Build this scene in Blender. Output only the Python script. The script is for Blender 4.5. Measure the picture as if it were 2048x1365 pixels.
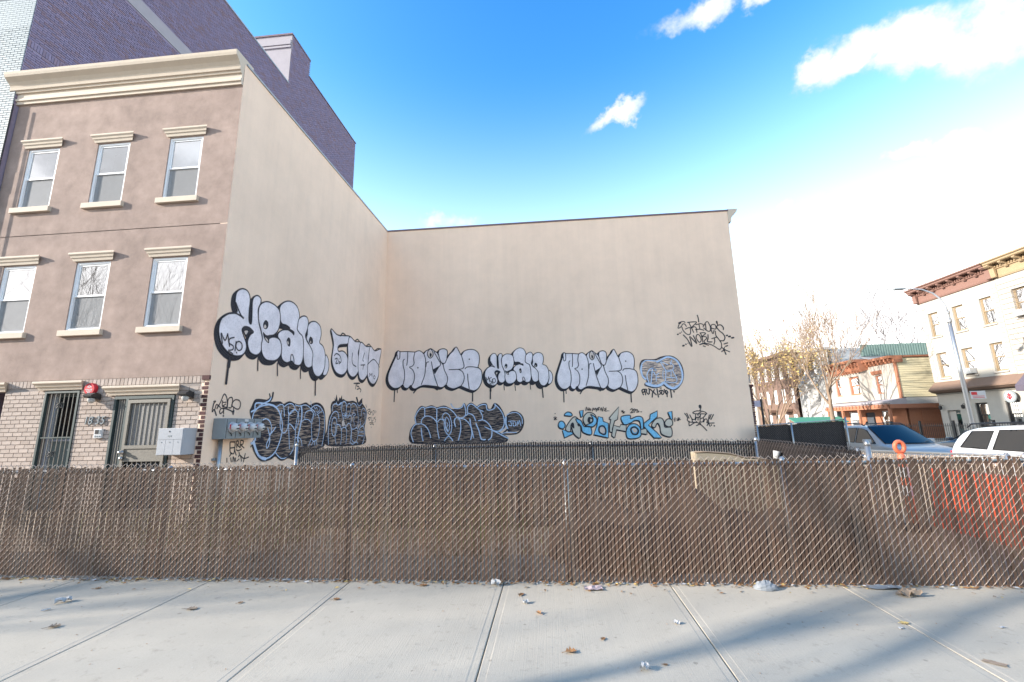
import bpy, bmesh, math, random
from mathutils import Vector, Matrix, Quaternion
from mathutils.geometry import tessellate_polygon
random.seed(7)
for o in list(bpy.data.objects): bpy.data.objects.remove(o)
SC = bpy.context.scene
COL = SC.collection
# ------------------------------------------------------------------ camera
CAMH = 1.5068
YAW, PIT, ROL = 0.0860, 0.1945, -0.0219
cy, sy, cp, sp = math.cos(YAW), math.sin(YAW), math.cos(PIT), math.sin(PIT)
FW = Vector((-sy*cp, cy*cp, sp)); R0 = Vector((cy, sy, 0)); U0 = R0.cross(FW)
RT = R0*math.cos(ROL)+U0*math.sin(ROL); UP = U0*math.cos(ROL)-R0*math.sin(ROL)
cd = bpy.data.cameras.new('camera'); cam = bpy.data.objects.new('camera', cd); COL.objects.link(cam)
cam.matrix_world = Matrix(((RT.x, UP.x, -FW.x, 0), (RT.y, UP.y, -FW.y, 0), (RT.z, UP.z, -FW.z, CAMH), (0, 0, 0, 1)))
cd.sensor_width = 36.0; cd.lens = 867.56*36/2048; cd.clip_end = 2000; cd.clip_start = .05
SC.camera = cam
# ------------------------------------------------------------------ light
SUN_TRAVEL = Vector((1.0, .33, -.40)).normalized()
SUN_EL = math.asin(-SUN_TRAVEL.z); SUN_AZ = math.atan2(-SUN_TRAVEL.x, -SUN_TRAVEL.y)
sl = bpy.data.lights.new('sun', 'SUN'); sl.energy = 2.0; sl.angle = math.radians(.8); sl.color = (1, .93, .84)
so = bpy.data.objects.new('sun', sl); COL.objects.link(so)
so.rotation_euler = SUN_TRAVEL.to_track_quat('-Z', 'Y').to_euler(); so.location = (-30, -10, 30)
W = bpy.data.worlds.new('World'); SC.world = W; W.use_nodes = True
SC.view_settings.view_transform = 'Standard'; SC.view_settings.look = 'None'
SC.view_settings.exposure = 2.38; SC.view_settings.gamma = 1.0
def make_world():
    nt = W.node_tree; nt.nodes.clear(); N = nt.nodes.new; L = nt.links.new
    out = N('ShaderNodeOutputWorld'); bg = N('ShaderNodeBackground'); bg.inputs[1].default_value = .15
    sky = N('ShaderNodeTexSky'); sky.sky_type = 'NISHITA'; sky.sun_disc = False
    sky.sun_elevation = SUN_EL; sky.sun_rotation = SUN_AZ
    sky.air_density = 1.0; sky.dust_density = .6; sky.ozone_density = 1.0
    # photographic grade of the whole sky: deeper blue overhead, paler towards the horizon
    sep = N('ShaderNodeSeparateColor'); L(sky.outputs[0], sep.inputs[0]); cmb = N('ShaderNodeCombineColor')
    for i, (g_, p_) in enumerate(((.72, 1.5), (.70, 1.4), (.68, 1.1))):
        m1 = N('ShaderNodeMath'); m1.operation = 'MULTIPLY'; m1.inputs[1].default_value = g_*.714; L(sep.outputs[i], m1.inputs[0])
        m2 = N('ShaderNodeMath'); m2.operation = 'POWER'; m2.inputs[1].default_value = p_; L(m1.outputs[0], m2.inputs[0])
        m3 = N('ShaderNodeMath'); m3.operation = 'MULTIPLY'; m3.inputs[1].default_value = 1.4; L(m2.outputs[0], m3.inputs[0]); L(m3.outputs[0], cmb.inputs[i])
    hs = N('ShaderNodeHueSaturation'); hs.inputs['Saturation'].default_value = 1.2; L(cmb.outputs[0], hs.inputs['Color'])
    tc = N('ShaderNodeTexCoord')
    # pale haze towards the horizon, the same all round
    sx = N('ShaderNodeSeparateXYZ'); L(tc.outputs['Generated'], sx.inputs[0])
    hz = N('ShaderNodeMapRange'); hz.inputs['From Min'].default_value = -.06; hz.inputs['From Max'].default_value = .70; hz.inputs['To Min'].default_value = 1; hz.inputs['To Max'].default_value = 0; L(sx.outputs['Z'], hz.inputs['Value'])
    hm = N('ShaderNodeMix'); hm.data_type = 'RGBA'; hp = N('ShaderNodeMath'); hp.operation = 'POWER'; hp.inputs[1].default_value = 2.0; hp.use_clamp = True; L(hz.outputs[0], hp.inputs[0]); L(hp.outputs[0], hm.inputs['Factor']); dk = N('ShaderNodeMix'); dk.data_type = 'RGBA'; dk.blend_type = 'DARKEN'; dk.inputs['Factor'].default_value = 1; L(hs.outputs[0], dk.inputs['A']); dk.inputs['B'].default_value = (2.4, 2.5, 2.7, 1); L(dk.outputs['Result'], hm.inputs['A']); hm.inputs['B'].default_value = (4.9, 4.6, 4.3, 1)
    def vm(op, a, b=None):
        n = N('ShaderNodeVectorMath'); n.operation = op
        for i, v in enumerate((a, b)):
            if v is None: continue
            if isinstance(v, (tuple, Vector)): n.inputs[i].default_value = tuple(v)
            else: L(v, n.inputs[i])
        return n
    def ma(op, a, b=None, clamp=False):
        n = N('ShaderNodeMath'); n.operation = op; n.use_clamp = clamp
        for i, v in enumerate((a, b)):
            if v is None: continue
            if isinstance(v, (int, float)): n.inputs[i].default_value = v
            else: L(v, n.inputs[i])
        return n.outputs[0]
    nz = N('ShaderNodeTexNoise'); nz.inputs['Scale'].default_value = 13; nz.inputs['Detail'].default_value = 8; nz.inputs['Roughness'].default_value = .62
    L(tc.outputs['Generated'], nz.inputs['Vector'])
    wn = N('ShaderNodeTexNoise'); wn.inputs['Scale'].default_value = 7; wn.inputs['Detail'].default_value = 6; wn.inputs['Roughness'].default_value = .6
    L(tc.outputs['Generated'], wn.inputs['Vector'])
    wv = vm('SUBTRACT', wn.outputs['Color'], (.5, .5, .5)); ws = N('ShaderNodeVectorMath'); ws.operation = 'SCALE'; ws.inputs['Scale'].default_value = .15
    L(wv.outputs[0], ws.inputs[0])
    dv = vm('ADD', tc.outputs['Generated'], ws.outputs[0]).outputs[0]
    total = None
    for (d, su, sv, tilt, dens) in CLOUDS:
        d = Vector(d).normalized(); r = d.cross(Vector((0, 0, 1))).normalized(); u = r.cross(d)
        r2 = r*math.cos(tilt)+u*math.sin(tilt); u2 = u*math.cos(tilt)-r*math.sin(tilt)
        df = vm('SUBTRACT', dv, d).outputs[0]
        a = ma('DIVIDE', vm('DOT_PRODUCT', df, r2).outputs['Value'], su)
        b = ma('DIVIDE', vm('DOT_PRODUCT', df, u2).outputs['Value'], sv)
        rr = ma('ADD', ma('MULTIPLY', a, a), ma('MULTIPLY', b, b))
        # keep the mirror direction out
        fr = ma('GREATER_THAN', vm('DOT_PRODUCT', tc.outputs['Generated'], d).outputs['Value'], .2)
        m = ma('MULTIPLY', ma('MULTIPLY', ma('SUBTRACT', 1.0, rr, True), dens), fr)
        total = m if total is None else ma('MAXIMUM', total, m)
    s = ma('ADD', ma('MULTIPLY', total, 1.15), ma('MULTIPLY', nz.outputs[0], 2.2))
    mr = N('ShaderNodeMapRange'); mr.interpolation_type = 'SMOOTHSTEP'; mr.inputs['From Min'].default_value = 1.22; mr.inputs['From Max'].default_value = 2.35
    L(s, mr.inputs['Value'])
    gate = ma('MULTIPLY', mr.outputs[0], ma('MULTIPLY', total, 2.2, True))
    mx = N('ShaderNodeMix'); mx.data_type = 'RGBA'; L(gate, mx.inputs['Factor'])
    L(hm.outputs['Result'], mx.inputs['A'])
    cs = N('ShaderNodeMix'); cs.data_type = 'RGBA'; cs.inputs['A'].default_value = (1.02, 1.10, 1.28, 1); cs.inputs['B'].default_value = CLOUD_COL; L(mr.outputs[0], cs.inputs['Factor']); L(cs.outputs['Result'], mx.inputs['B'])
    L(mx.outputs['Result'], bg.inputs[0]); L(bg.outputs[0], out.inputs[0])
CLOUD_COL = (1.65, 1.68, 1.75, 1)
CLOUDS = [((0.628, 0.566, 0.534), 0.099, 0.069, 0.1, 1),
  ((0.577, 0.604, 0.55), 0.076, 0.05, 0, 1),
  ((0.522, 0.631, 0.574), 0.098, 0.043, -0.05, 1),
  ((0.468, 0.664, 0.584), 0.054, 0.031, 0.5, 0.95),
  ((0.305, 0.645, 0.7), 0.151, 0.029, 0.0, 0.85),
  ((0.135, 0.787, 0.602), 0.087, 0.023, 0.42, 1),
  ((0.622, 0.661, 0.419), 0.061, 0.03, 0, 1),
  ((0.576, 0.697, 0.428), 0.03, 0.022, 0, 1),
  ((0.591, 0.715, 0.372), 0.06, 0.032, 0, 1),
  ((-0.216, 0.866, 0.451), 0.081, 0.023, 0, 0.75),
  ((0.531, 0.753, 0.389), 0.032, 0.009, 0, 0.6),
  ((0.468, 0.795, 0.386), 0.036, 0.013, 0, 0.55),
  ((-0.62, -0.55, 0.38), 0.22, 0.1, 0.3, 1),
  ((-0.75, -0.55, 0.62), 0.16, 0.09, 0.2, 1),
  ((0.3, -0.8, 0.4), 0.25, 0.1, 0, 1),
  ((-0.2, -0.7, 0.6), 0.2, 0.1, 0.1, 0.9),
  ((0.8, -0.2, 0.5), 0.2, 0.09, 0, 0.9),
  ((-0.8, 0.3, 0.5), 0.18, 0.08, 0, 0.9),
  ((-0.68, -0.5, 0.52), 0.12, 0.07, 0.2, 1)]
make_world()
# ------------------------------------------------------------------ helpers
ORG = {}
def props(o, label=None, cat=None, group=None, kind=None):
    if label: o['label'] = label
    if cat: o['category'] = cat
    if group: o['group'] = group
    if kind: o['kind'] = kind
    return o
def thing(name, label, cat, loc=(0, 0, 0), rz=0.0, group=None):
    o = bpy.data.objects.new(name, None); COL.objects.link(o); o.empty_display_size = .2
    o.location = loc; o.rotation_euler = (0, 0, rz); ORG[o.name] = Vector(loc) if rz == 0 else Vector((0, 0, 0))
    return props(o, label, cat, group)
def org(p):
    return ORG.get(p.name, Vector((0, 0, 0))) if p else Vector((0, 0, 0))
class MB:
    def __init__(s): s.v = []; s.f = []; s.m = []; s.uv = None
    def add(s, vs, fs, m=0):
        b = len(s.v); s.v += [tuple(p) for p in vs]; s.f += [tuple(b+i for i in f) for f in fs]; s.m += [m]*len(fs); return s
    def box(s, x0, x1, y0, y1, z0, z1, m=0, M=None):
        P = [(x0, y0, z0), (x1, y0, z0), (x1, y1, z0), (x0, y1, z0), (x0, y0, z1), (x1, y0, z1), (x1, y1, z1), (x0, y1, z1)]
        if M: P = [M(*p) for p in P]
        return s.add(P, [(0, 3, 2, 1), (4, 5, 6, 7), (0, 1, 5, 4), (1, 2, 6, 5), (2, 3, 7, 6), (3, 0, 4, 7)], m)
    def quad(s, a, b, c, d, m=0): return s.add([a, b, c, d], [(0, 1, 2, 3)], m)
    def tube(s, pts, rad, n=6, m=0, caps=True, closed=False):
        pts = [Vector(p) for p in pts]; k = len(pts)
        if not isinstance(rad, (list, tuple)): rad = [rad]*k
        base = len(s.v); ref = None
        for i, p in enumerate(pts):
            t = (pts[(i+1) % k]-pts[i-1]) if closed else (pts[min(i+1, k-1)]-pts[max(i-1, 0)])
            if t.length < 1e-9: t = Vector((0, 0, 1))
            t.normalize()
            if ref is None: ref = t.orthogonal().normalized()
            ref = ref-t*ref.dot(t)
            if ref.length < 1e-6: ref = t.orthogonal()
            ref.normalize(); q = t.cross(ref)
            for j in range(n):
                a = 2*math.pi*j/n; s.v.append(tuple(p+(ref*math.cos(a)+q*math.sin(a))*rad[i]))
        for i in range(k if closed else k-1):
            for j in range(n):
                a = base+i*n+j; b = base+i*n+(j+1) % n; i2 = (i+1) % k; c = base+i2*n+(j+1) % n; d = base+i2*n+j
                s.f.append((a, b, c, d)); s.m.append(m)
        if caps and not closed:
            s.f.append(tuple(base+j for j in range(n))[::-1]); s.f.append(tuple(base+(k-1)*n+j for j in range(n))); s.m += [m, m]
        return s
    def lathe(s, c, axis, prof, n=16, m=0):
        c = Vector(c); ax = Vector(axis).normalized(); r = ax.orthogonal().normalized(); q = ax.cross(r); base = len(s.v)
        for (rad, h) in prof:
            for j in range(n):
                a = 2*math.pi*j/n; s.v.append(tuple(c+ax*h+(r*math.cos(a)+q*math.sin(a))*rad))
        for i in range(len(prof)-1):
            for j in range(n):
                s.f.append((base+i*n+j, base+i*n+(j+1) % n, base+(i+1)*n+(j+1) % n, base+(i+1)*n+j)); s.m.append(m)
        s.f.append(tuple(base+j for j in range(n))[::-1]); s.f.append(tuple(base+(len(prof)-1)*n+j for j in range(n))); s.m += [m, m]
        return s
    def prism(s, poly, M, w0, w1, m=0):
        n = len(poly); P = [M(u, v, w0) for u, v in poly]+[M(u, v, w1) for u, v in poly]
        return s.add(P, [tuple(range(n))[::-1], tuple(range(n, 2*n))]+[(i, (i+1) % n, n+(i+1) % n, n+i) for i in range(n)], m)
    def extr(s, prof, M, u0, u1, m=0):
        """profile (v, w) swept along u"""
        n = len(prof); P = [M(u0, v, w) for v, w in prof]+[M(u1, v, w) for v, w in prof]
        return s.add(P, [tuple(range(n))[::-1], tuple(range(n, 2*n))]+[(i, (i+1) % n, n+(i+1) % n, n+i) for i in range(n)], m)
    def build(s, name, mats, parent=None, smooth=False, recalc=True, bevel=0):
        me = bpy.data.meshes.new(name); o_ = org(parent)
        me.from_pydata([(x-o_.x, y-o_.y, z-o_.z) for x, y, z in s.v], [], s.f)
        if not isinstance(mats, (list, tuple)): mats = [mats]
        for mm in mats: me.materials.append(mm)
        if len(mats) > 1: me.polygons.foreach_set('material_index', s.m)
        if recalc or bevel:
            bm = bmesh.new(); bm.from_mesh(me)
            if recalc: bmesh.ops.recalc_face_normals(bm, faces=bm.faces[:])
            if bevel:
                es = [e for e in bm.edges if len(e.link_faces) == 2 and e.calc_face_angle(0) > .6]
                bmesh.ops.bevel(bm, geom=es, offset=bevel, segments=2, affect='EDGES', profile=.6)
            bm.to_mesh(me); bm.free()
        if smooth: me.polygons.foreach_set('use_smooth', [True]*len(me.polygons))
        o = bpy.data.objects.new(name, me); COL.objects.link(o)
        if parent: o.parent = parent; ORG[o.name] = o_
        return o
def inst(name, me, loc, parent, rot=(0, 0, 0), scale=(1, 1, 1)):
    o = bpy.data.objects.new(name, me); COL.objects.link(o); o_ = org(parent)
    o.location = Vector(loc)-o_; o.rotation_euler = rot; o.scale = scale
    if parent: o.parent = parent
    return o
def MY(Y):      # wall facing -Y : u=X v=Z w=depth inward
    return lambda u, v, w: (u, Y+w, v)
def MXm(X):     # wall facing -X : u=Y
    return lambda u, v, w: (X+w, u, v)
def MXp(X):     # wall facing +X
    return lambda u, v, w: (X-w, u, v)
def wall_open(mb, M, u0, u1, v0, v1, ops, rev=.15, m=0, mr=None):
    us = sorted({u0, u1, *[a for o in ops for a in o[:2]]}); vs = sorted({v0, v1, *[a for o in ops for a in o[2:4]]})
    us = [u for u in us if u0 <= u <= u1]; vs = [v for v in vs if v0 <= v <= v1]
    for i in range(len(us)-1):
        for j in range(len(vs)-1):
            cu, cv = (us[i]+us[i+1])/2, (vs[j]+vs[j+1])/2
            if any(o[0] < cu < o[1] and o[2] < cv < o[3] for o in ops): continue
            mb.quad(M(us[i], vs[j], 0), M(us[i+1], vs[j], 0), M(us[i+1], vs[j+1], 0), M(us[i], vs[j+1], 0), m)
    for o in ops:
        a, b, c, d = o[:4]; k = m if mr is None else mr
        for p, q in (((a, c), (a, d)), ((b, c), (b, d)), ((a, c), (b, c)), ((a, d), (b, d))):
            mb.quad(M(*p, 0), M(*q, 0), M(*q, rev), M(*p, rev), k)
# ------------------------------------------------------------------ materials
def mat(name, col, rough=.8, var=.12, vscale=6, fine=0, bump=0, bscale=60, metal=0, spec=.3, rnd=0, island=False, stretch=None, hue=None, coat=0, big=0, bigscale=.5, streak=0):
    m = bpy.data.materials.new(name); m.use_nodes = True; nt = m.node_tree; N = nt.nodes.new; L = nt.links.new
    b = nt.nodes['Principled BSDF']; b.inputs['Roughness'].default_value = rough; b.inputs['Metallic'].default_value = metal
    b.inputs['Specular IOR Level'].default_value = spec
    if coat: b.inputs['Coat Weight'].default_value = coat; b.inputs['Coat Roughness'].default_value = .05
    b.inputs['Base Color'].default_value = (*col, 1)
    tc = N('ShaderNodeTexCoord'); vec = tc.outputs['Object']
    if stretch:
        mp = N('ShaderNodeMapping'); mp.inputs['Scale'].default_value = stretch; L(vec, mp.inputs['Vector']); vec = mp.outputs[0]
    cur = None
    def mul(fac_out, lo, hi, cur):
        r = N('ShaderNodeMapRange'); r.inputs['From Min'].default_value = .25; r.inputs['From Max'].default_value = .75
        r.inputs['To Min'].default_value = lo; r.inputs['To Max'].default_value = hi; L(fac_out, r.inputs['Value'])
        x = N('ShaderNodeMix'); x.data_type = 'RGBA'; x.blend_type = 'MULTIPLY'; x.inputs['Factor'].default_value = 1
        if cur is None: x.inputs['A'].default_value = (*col, 1)
        else: L(cur, x.inputs['A'])
        L(r.outputs[0], x.inputs['B']); return x.outputs['Result']
    if var:
        n = N('ShaderNodeTexNoise'); n.inputs['Scale'].default_value = vscale; n.inputs['Detail'].default_value = 6; n.inputs['Roughness'].default_value = .65; L(vec, n.inputs['Vector'])
        cur = mul(n.outputs[0], 1-var, 1+var, cur)
    if big:
        n = N('ShaderNodeTexNoise'); n.inputs['Scale'].default_value = bigscale; n.inputs['Detail'].default_value = 3; L(tc.outputs['Object'], n.inputs['Vector'])
        cur = mul(n.outputs[0], 1-big, 1+big, cur)
    if streak:
        mp2 = N('ShaderNodeMapping'); mp2.inputs['Scale'].default_value = (2.6, 2.6, .10); L(tc.outputs['Object'], mp2.inputs['Vector'])
        n = N('ShaderNodeTexNoise'); n.inputs['Scale'].default_value = 1; n.inputs['Detail'].default_value = 5; n.inputs['Roughness'].default_value = .7; L(mp2.outputs[0], n.inputs['Vector'])
        cur = mul(n.outputs[0], 1-streak, 1+streak*.6, cur)
    if fine:
        n = N('ShaderNodeTexNoise'); n.inputs['Scale'].default_value = bscale*1.7; n.inputs['Detail'].default_value = 3; L(vec, n.inputs['Vector'])
        cur = mul(n.outputs[0], 1-fine, 1+fine, cur)
    if rnd:
        if island: g = N('ShaderNodeNewGeometry'); ro = g.outputs['Random Per Island']
        else: g = N('ShaderNodeObjectInfo'); ro = g.outputs['Random']
        r = N('ShaderNodeMapRange'); r.inputs['To Min'].default_value = .25; r.inputs['To Max'].default_value = .75; L(ro, r.inputs['Value'])
        cur = mul(r.outputs[0], 1-rnd, 1+rnd, cur)
        if hue:
            x = N('ShaderNodeMix'); x.data_type = 'RGBA'
            w = N('ShaderNodeTexWhiteNoise'); w.noise_dimensions = '1D'; L(ro, w.inputs['W'])
            pw = N('ShaderNodeMath'); pw.operation = 'POWER'; L(w.outputs['Value'], pw.inputs[0]); pw.inputs[1].default_value = 3
            L(pw.outputs[0], x.inputs['Factor']); L(cur, x.inputs['A']); x.inputs['B'].default_value = (*hue, 1); cur = x.outputs['Result']
    if cur is not None: L(cur, b.inputs['Base Color'])
    if bump:
        n = N('ShaderNodeTexNoise'); n.inputs['Scale'].default_value = bscale; n.inputs['Detail'].default_value = 5; L(vec, n.inputs['Vector'])
        bp = N('ShaderNodeBump'); bp.inputs['Strength'].default_value = bump; bp.inputs['Distance'].default_value = .01; L(n.outputs[0], bp.inputs['Height']); L(bp.outputs[0], b.inputs['Normal'])
    return m
def glass(name, tint=(.75, .82, .9), refl=.45, rough=.01, top=.95):
    m = bpy.data.materials.new(name); m.use_nodes = True; nt = m.node_tree; nt.nodes.clear(); N = nt.nodes.new; L = nt.links.new
    o = N('ShaderNodeOutputMaterial'); mx = N('ShaderNodeMixShader'); t = N('ShaderNodeBsdfTransparent'); g = N('ShaderNodeBsdfGlossy')
    t.inputs[0].default_value = (*tint, 1); g.inputs['Roughness'].default_value = rough
    lw = N('ShaderNodeLayerWeight'); lw.inputs['Blend'].default_value = .35
    mr = N('ShaderNodeMapRange'); mr.inputs['To Min'].default_value = refl; mr.inputs['To Max'].default_value = top; L(lw.outputs['Fresnel'], mr.inputs['Value'])
    L(mr.outputs[0], mx.inputs[0]); L(t.outputs[0], mx.inputs[1]); L(g.outputs[0], mx.inputs[2]); L(mx.outputs[0], o.inputs[0]); return m
M = {}
M['stucco_beige'] = mat('stucco_beige', (.85, .65, .50), .9, .06, 1.2, .07, .35, 90, big=.07, bigscale=.22, streak=.05, spec=.15)
M['stucco_brown'] = mat('stucco_brown', (.33, .25, .212), .92, .22, 3.0, .28, .6, 110, big=.14, bigscale=.8, spec=.15)
M['trim'] = mat('cornice_plaster', (.56, .475, .38), .8, .06, 5, .05, .1, 80)
M['cream_brick'] = mat('cream_brick', (.43, .355, .305), .85, .10, 12, .1, .3, 90, rnd=.09, hue=(.36, .29, .245))
M['red_brick'] = mat('red_brick', (.085, .040, .038), .85, .12, 20, .1, .3, 90, rnd=.25)
M['mortar'] = mat('mortar', (.29, .25, .225), .95, .1, 15, 0, .3, 120)
M['white_brick'] = mat('glazed_white_brick', (.30, .34, .355), .6, .05, 12, 0, .1, 60, rnd=.09, spec=.2)
M['mortar_white'] = mat('pale_mortar', (.140, .165, .180), .9, .1, 15)
M['purple_brick'] = mat('purple_brown_brick', (.225, .185, .27), .75, .12, 10, 0, .3, 70, rnd=.12, island=True, hue=(.23, .15, .17), spec=.4)
M['mortar_purple'] = mat('grey_mortar', (.28, .24, .32), .95, .1, 15)
M['coping'] = mat('metal_coping', (.400, .400, .410), .45, .05, 4, metal=.3)
M['coping_dark'] = mat('dark_coping', (.17, .12, .13), .6, .05, 4)
M['slab_band'] = mat('concrete_band', (.36, .33, .345), .9, .06, 3)
M['vinyl'] = mat('white_vinyl', (.78, .79, .80), .4, .02, 4)
M['pane'] = glass('window_glass', (.60, .70, .78), .52, top=.8)
M['pane_dark'] = glass('dark_glass', (.25, .3, .33), .06)
M['screen'] = mat('insect_screen', (.280, .280, .280), .8, .06, 8); M['screen'].node_tree.nodes['Principled BSDF'].inputs['Alpha'].default_value = .62
M['blind'] = mat('roller_blind', (.420, .410, .390), .9, .05, 3)
M['room'] = mat('dim_room', (.06, .07, .085), .9, .1, 2)  # dark colour standing for unlit rooms behind windows and doors, shade painted in
M['iron_green'] = mat('dark_green_iron', (.035, .055, .055), .5, .2, 20, spec=.5)
M['iron_worn'] = mat('worn_iron', (.170, .155, .130), .55, .2, 20, spec=.5)
M['iron_black'] = mat('black_iron', (.02, .02, .022), .5, .1, 20, spec=.5)
M['door_panel'] = mat('grey_green_door', (.110, .135, .130), .5, .12, 6)
M['galv'] = mat('galvanised_steel', (.380, .380, .380), .38, .10, 30, metal=.75, spec=.5)
M['wire'] = mat('galvanised_wire', (.50, .405, .34), .5, .14, 40, metal=.15, spec=.4)
M['wire_dark'] = mat('dull_wire', (.130, .115, .110), .55, .14, 40, metal=.35, spec=.4)
M['slat'] = mat('brown_slat', (.112, .064, .041), .6, .16, 5, .10, .15, 60, rnd=.20, hue=(.13, .09, .065), stretch=(3, 3, .6), spec=.35)
M['slat_dark'] = mat('dark_brown_slat', (.020, .016, .016), .6, .14, 5, rnd=.2, island=True, spec=.35)
M['slat_tan'] = mat('tan_slat', (.240, .185, .140), .6, .14, 5, rnd=.2, island=True, spec=.3)
M['graymetal'] = mat('painted_grey_steel', (.220, .245, .255), .45, .06, 8, spec=.4)
M['lightgrey'] = mat('pale_grey_enamel', (.360, .375, .400), .4, .05, 8, spec=.5)
M['white'] = mat('white_plastic', (.550, .550, .550), .45, .03, 8)
M['red'] = mat('red_plastic', (.55, .03, .04), .4, .05, 8)
M['orange'] = mat('orange_plastic', (.600, .075, .030), .45, .08, 6)
M['orange_pale'] = mat('fluorescent_orange', (.68, .17, .085), .45, .05, 6)  # paler orange of the delineator post
M['black'] = mat('black_rubber', (.018, .018, .02), .7, .1, 20)
M['asphalt'] = mat('asphalt', (.055, .055, .058), .9, .2, 30, .2, .4, 120)
M['dirt'] = mat('dry_dirt', (.40, .30, .21), .95, .30, 2.5, .2, .8, 20, big=.2, bigscale=.5)
M['soil'] = mat('heap_dark', (.055, .042, .035), .95, .3, 6, .2, 1.0, 25)  # only for the added heap, dark so the slat gaps darken
M['ground'] = mat('far_ground', (.12, .11, .09), .95, .2, .5)
M['bark'] = mat('bark', (.130, .095, .075), .9, .2, 14, .15, .6, 40)
M['bark_pale'] = mat('pale_twigs', (.09, .08, .08), .9, .2, 10)
M['leaf_yellow'] = mat('autumn_leaf', (.55, .39, .14), .7, .2, 10, rnd=.35, island=True)
M['leaf_dry'] = mat('dry_leaf', (.240, .120, .050), .7, .25, 30, rnd=.3)
M['paper'] = mat('white_paper', (.420, .420, .420), .8, .06, 40)
M['card'] = mat('brown_card', (.250, .190, .140), .85, .12, 30)
# concrete with broom finish
def concrete():
    m = mat('broomed_concrete', (.425, .378, .308), .9, .05, 3.5, .05, 0, 60, big=.05, bigscale=.9, spec=.2)
    nt = m.node_tree; N = nt.nodes.new; L = nt.links.new; b = nt.nodes['Principled BSDF']
    tc = N('ShaderNodeTexCoord'); mp = N('ShaderNodeMapping'); mp.inputs['Scale'].default_value = (110, 2.2, 1); L(tc.outputs['Object'], mp.inputs[0])
    n = N('ShaderNodeTexNoise'); n.inputs['Scale'].default_value = 1; n.inputs['Detail'].default_value = 3; L(mp.outputs[0], n.inputs['Vector'])
    n2 = N('ShaderNodeTexNoise'); n2.inputs['Scale'].default_value = 160; L(tc.outputs['Object'], n2.inputs['Vector'])
    a = N('ShaderNodeMath'); a.operation = 'ADD'; L(n.outputs[0], a.inputs[0]); L(n2.outputs[0], a.inputs[1])
    bp = N('ShaderNodeBump'); bp.inputs['Strength'].default_value = .35; bp.inputs['Distance'].default_value = .004; L(a.outputs[0], bp.inputs['Height']); L(bp.outputs[0], b.inputs['Normal'])
    # stains: soft darker blotches
    n3 = N('ShaderNodeTexNoise'); n3.inputs['Scale'].default_value = 14; n3.inputs['Detail'].default_value = 6; n3.inputs['Roughness'].default_value = .7; L(tc.outputs['Object'], n3.inputs['Vector'])
    mr = N('ShaderNodeMapRange'); mr.inputs['From Min'].default_value = .56; mr.inputs['From Max'].default_value = .78; mr.inputs['To Min'].default_value = 1; mr.inputs['To Max'].default_value = .68; L(n3.outputs[0], mr.inputs['Value'])
    x = N('ShaderNodeMix'); x.data_type = 'RGBA'; x.blend_type = 'MULTIPLY'; x.inputs['Factor'].default_value = 1
    L(b.inputs['Base Color'].links[0].from_socket, x.inputs['A']); L(mr.outputs[0], x.inputs['B'])
    # old chewing gum and drip spots
    vo = N('ShaderNodeTexVoronoi'); vo.inputs['Scale'].default_value = 4.6; vo.inputs['Randomness'].default_value = 1; L(tc.outputs['Object'], vo.inputs['Vector'])
    sz = N('ShaderNodeSeparateColor'); L(vo.outputs['Color'], sz.inputs[0])
    th = N('ShaderNodeMath'); th.operation = 'MULTIPLY'; th.inputs[1].default_value = .075; L(sz.outputs[0], th.inputs[0])
    df = N('ShaderNodeMath'); df.operation = 'SUBTRACT'; L(vo.outputs['Distance'], df.inputs[0]); L(th.outputs[0], df.inputs[1])
    m2 = N('ShaderNodeMapRange'); m2.inputs['From Min'].default_value = -.01; m2.inputs['From Max'].default_value = .012; m2.inputs['To Min'].default_value = .70; m2.inputs['To Max'].default_value = 1; L(df.outputs[0], m2.inputs['Value'])
    x2 = N('ShaderNodeMix'); x2.data_type = 'RGBA'; x2.blend_type = 'MULTIPLY'; x2.inputs['Factor'].default_value = 1; L(x.outputs['Result'], x2.inputs['A']); L(m2.outputs[0], x2.inputs['B']); L(x2.outputs['Result'], b.inputs['Base Color'])
    return m
M['concrete'] = concrete()
M['kerb'] = mat('kerb_concrete', (.280, .270, .260), .9, .1, 5)
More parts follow.
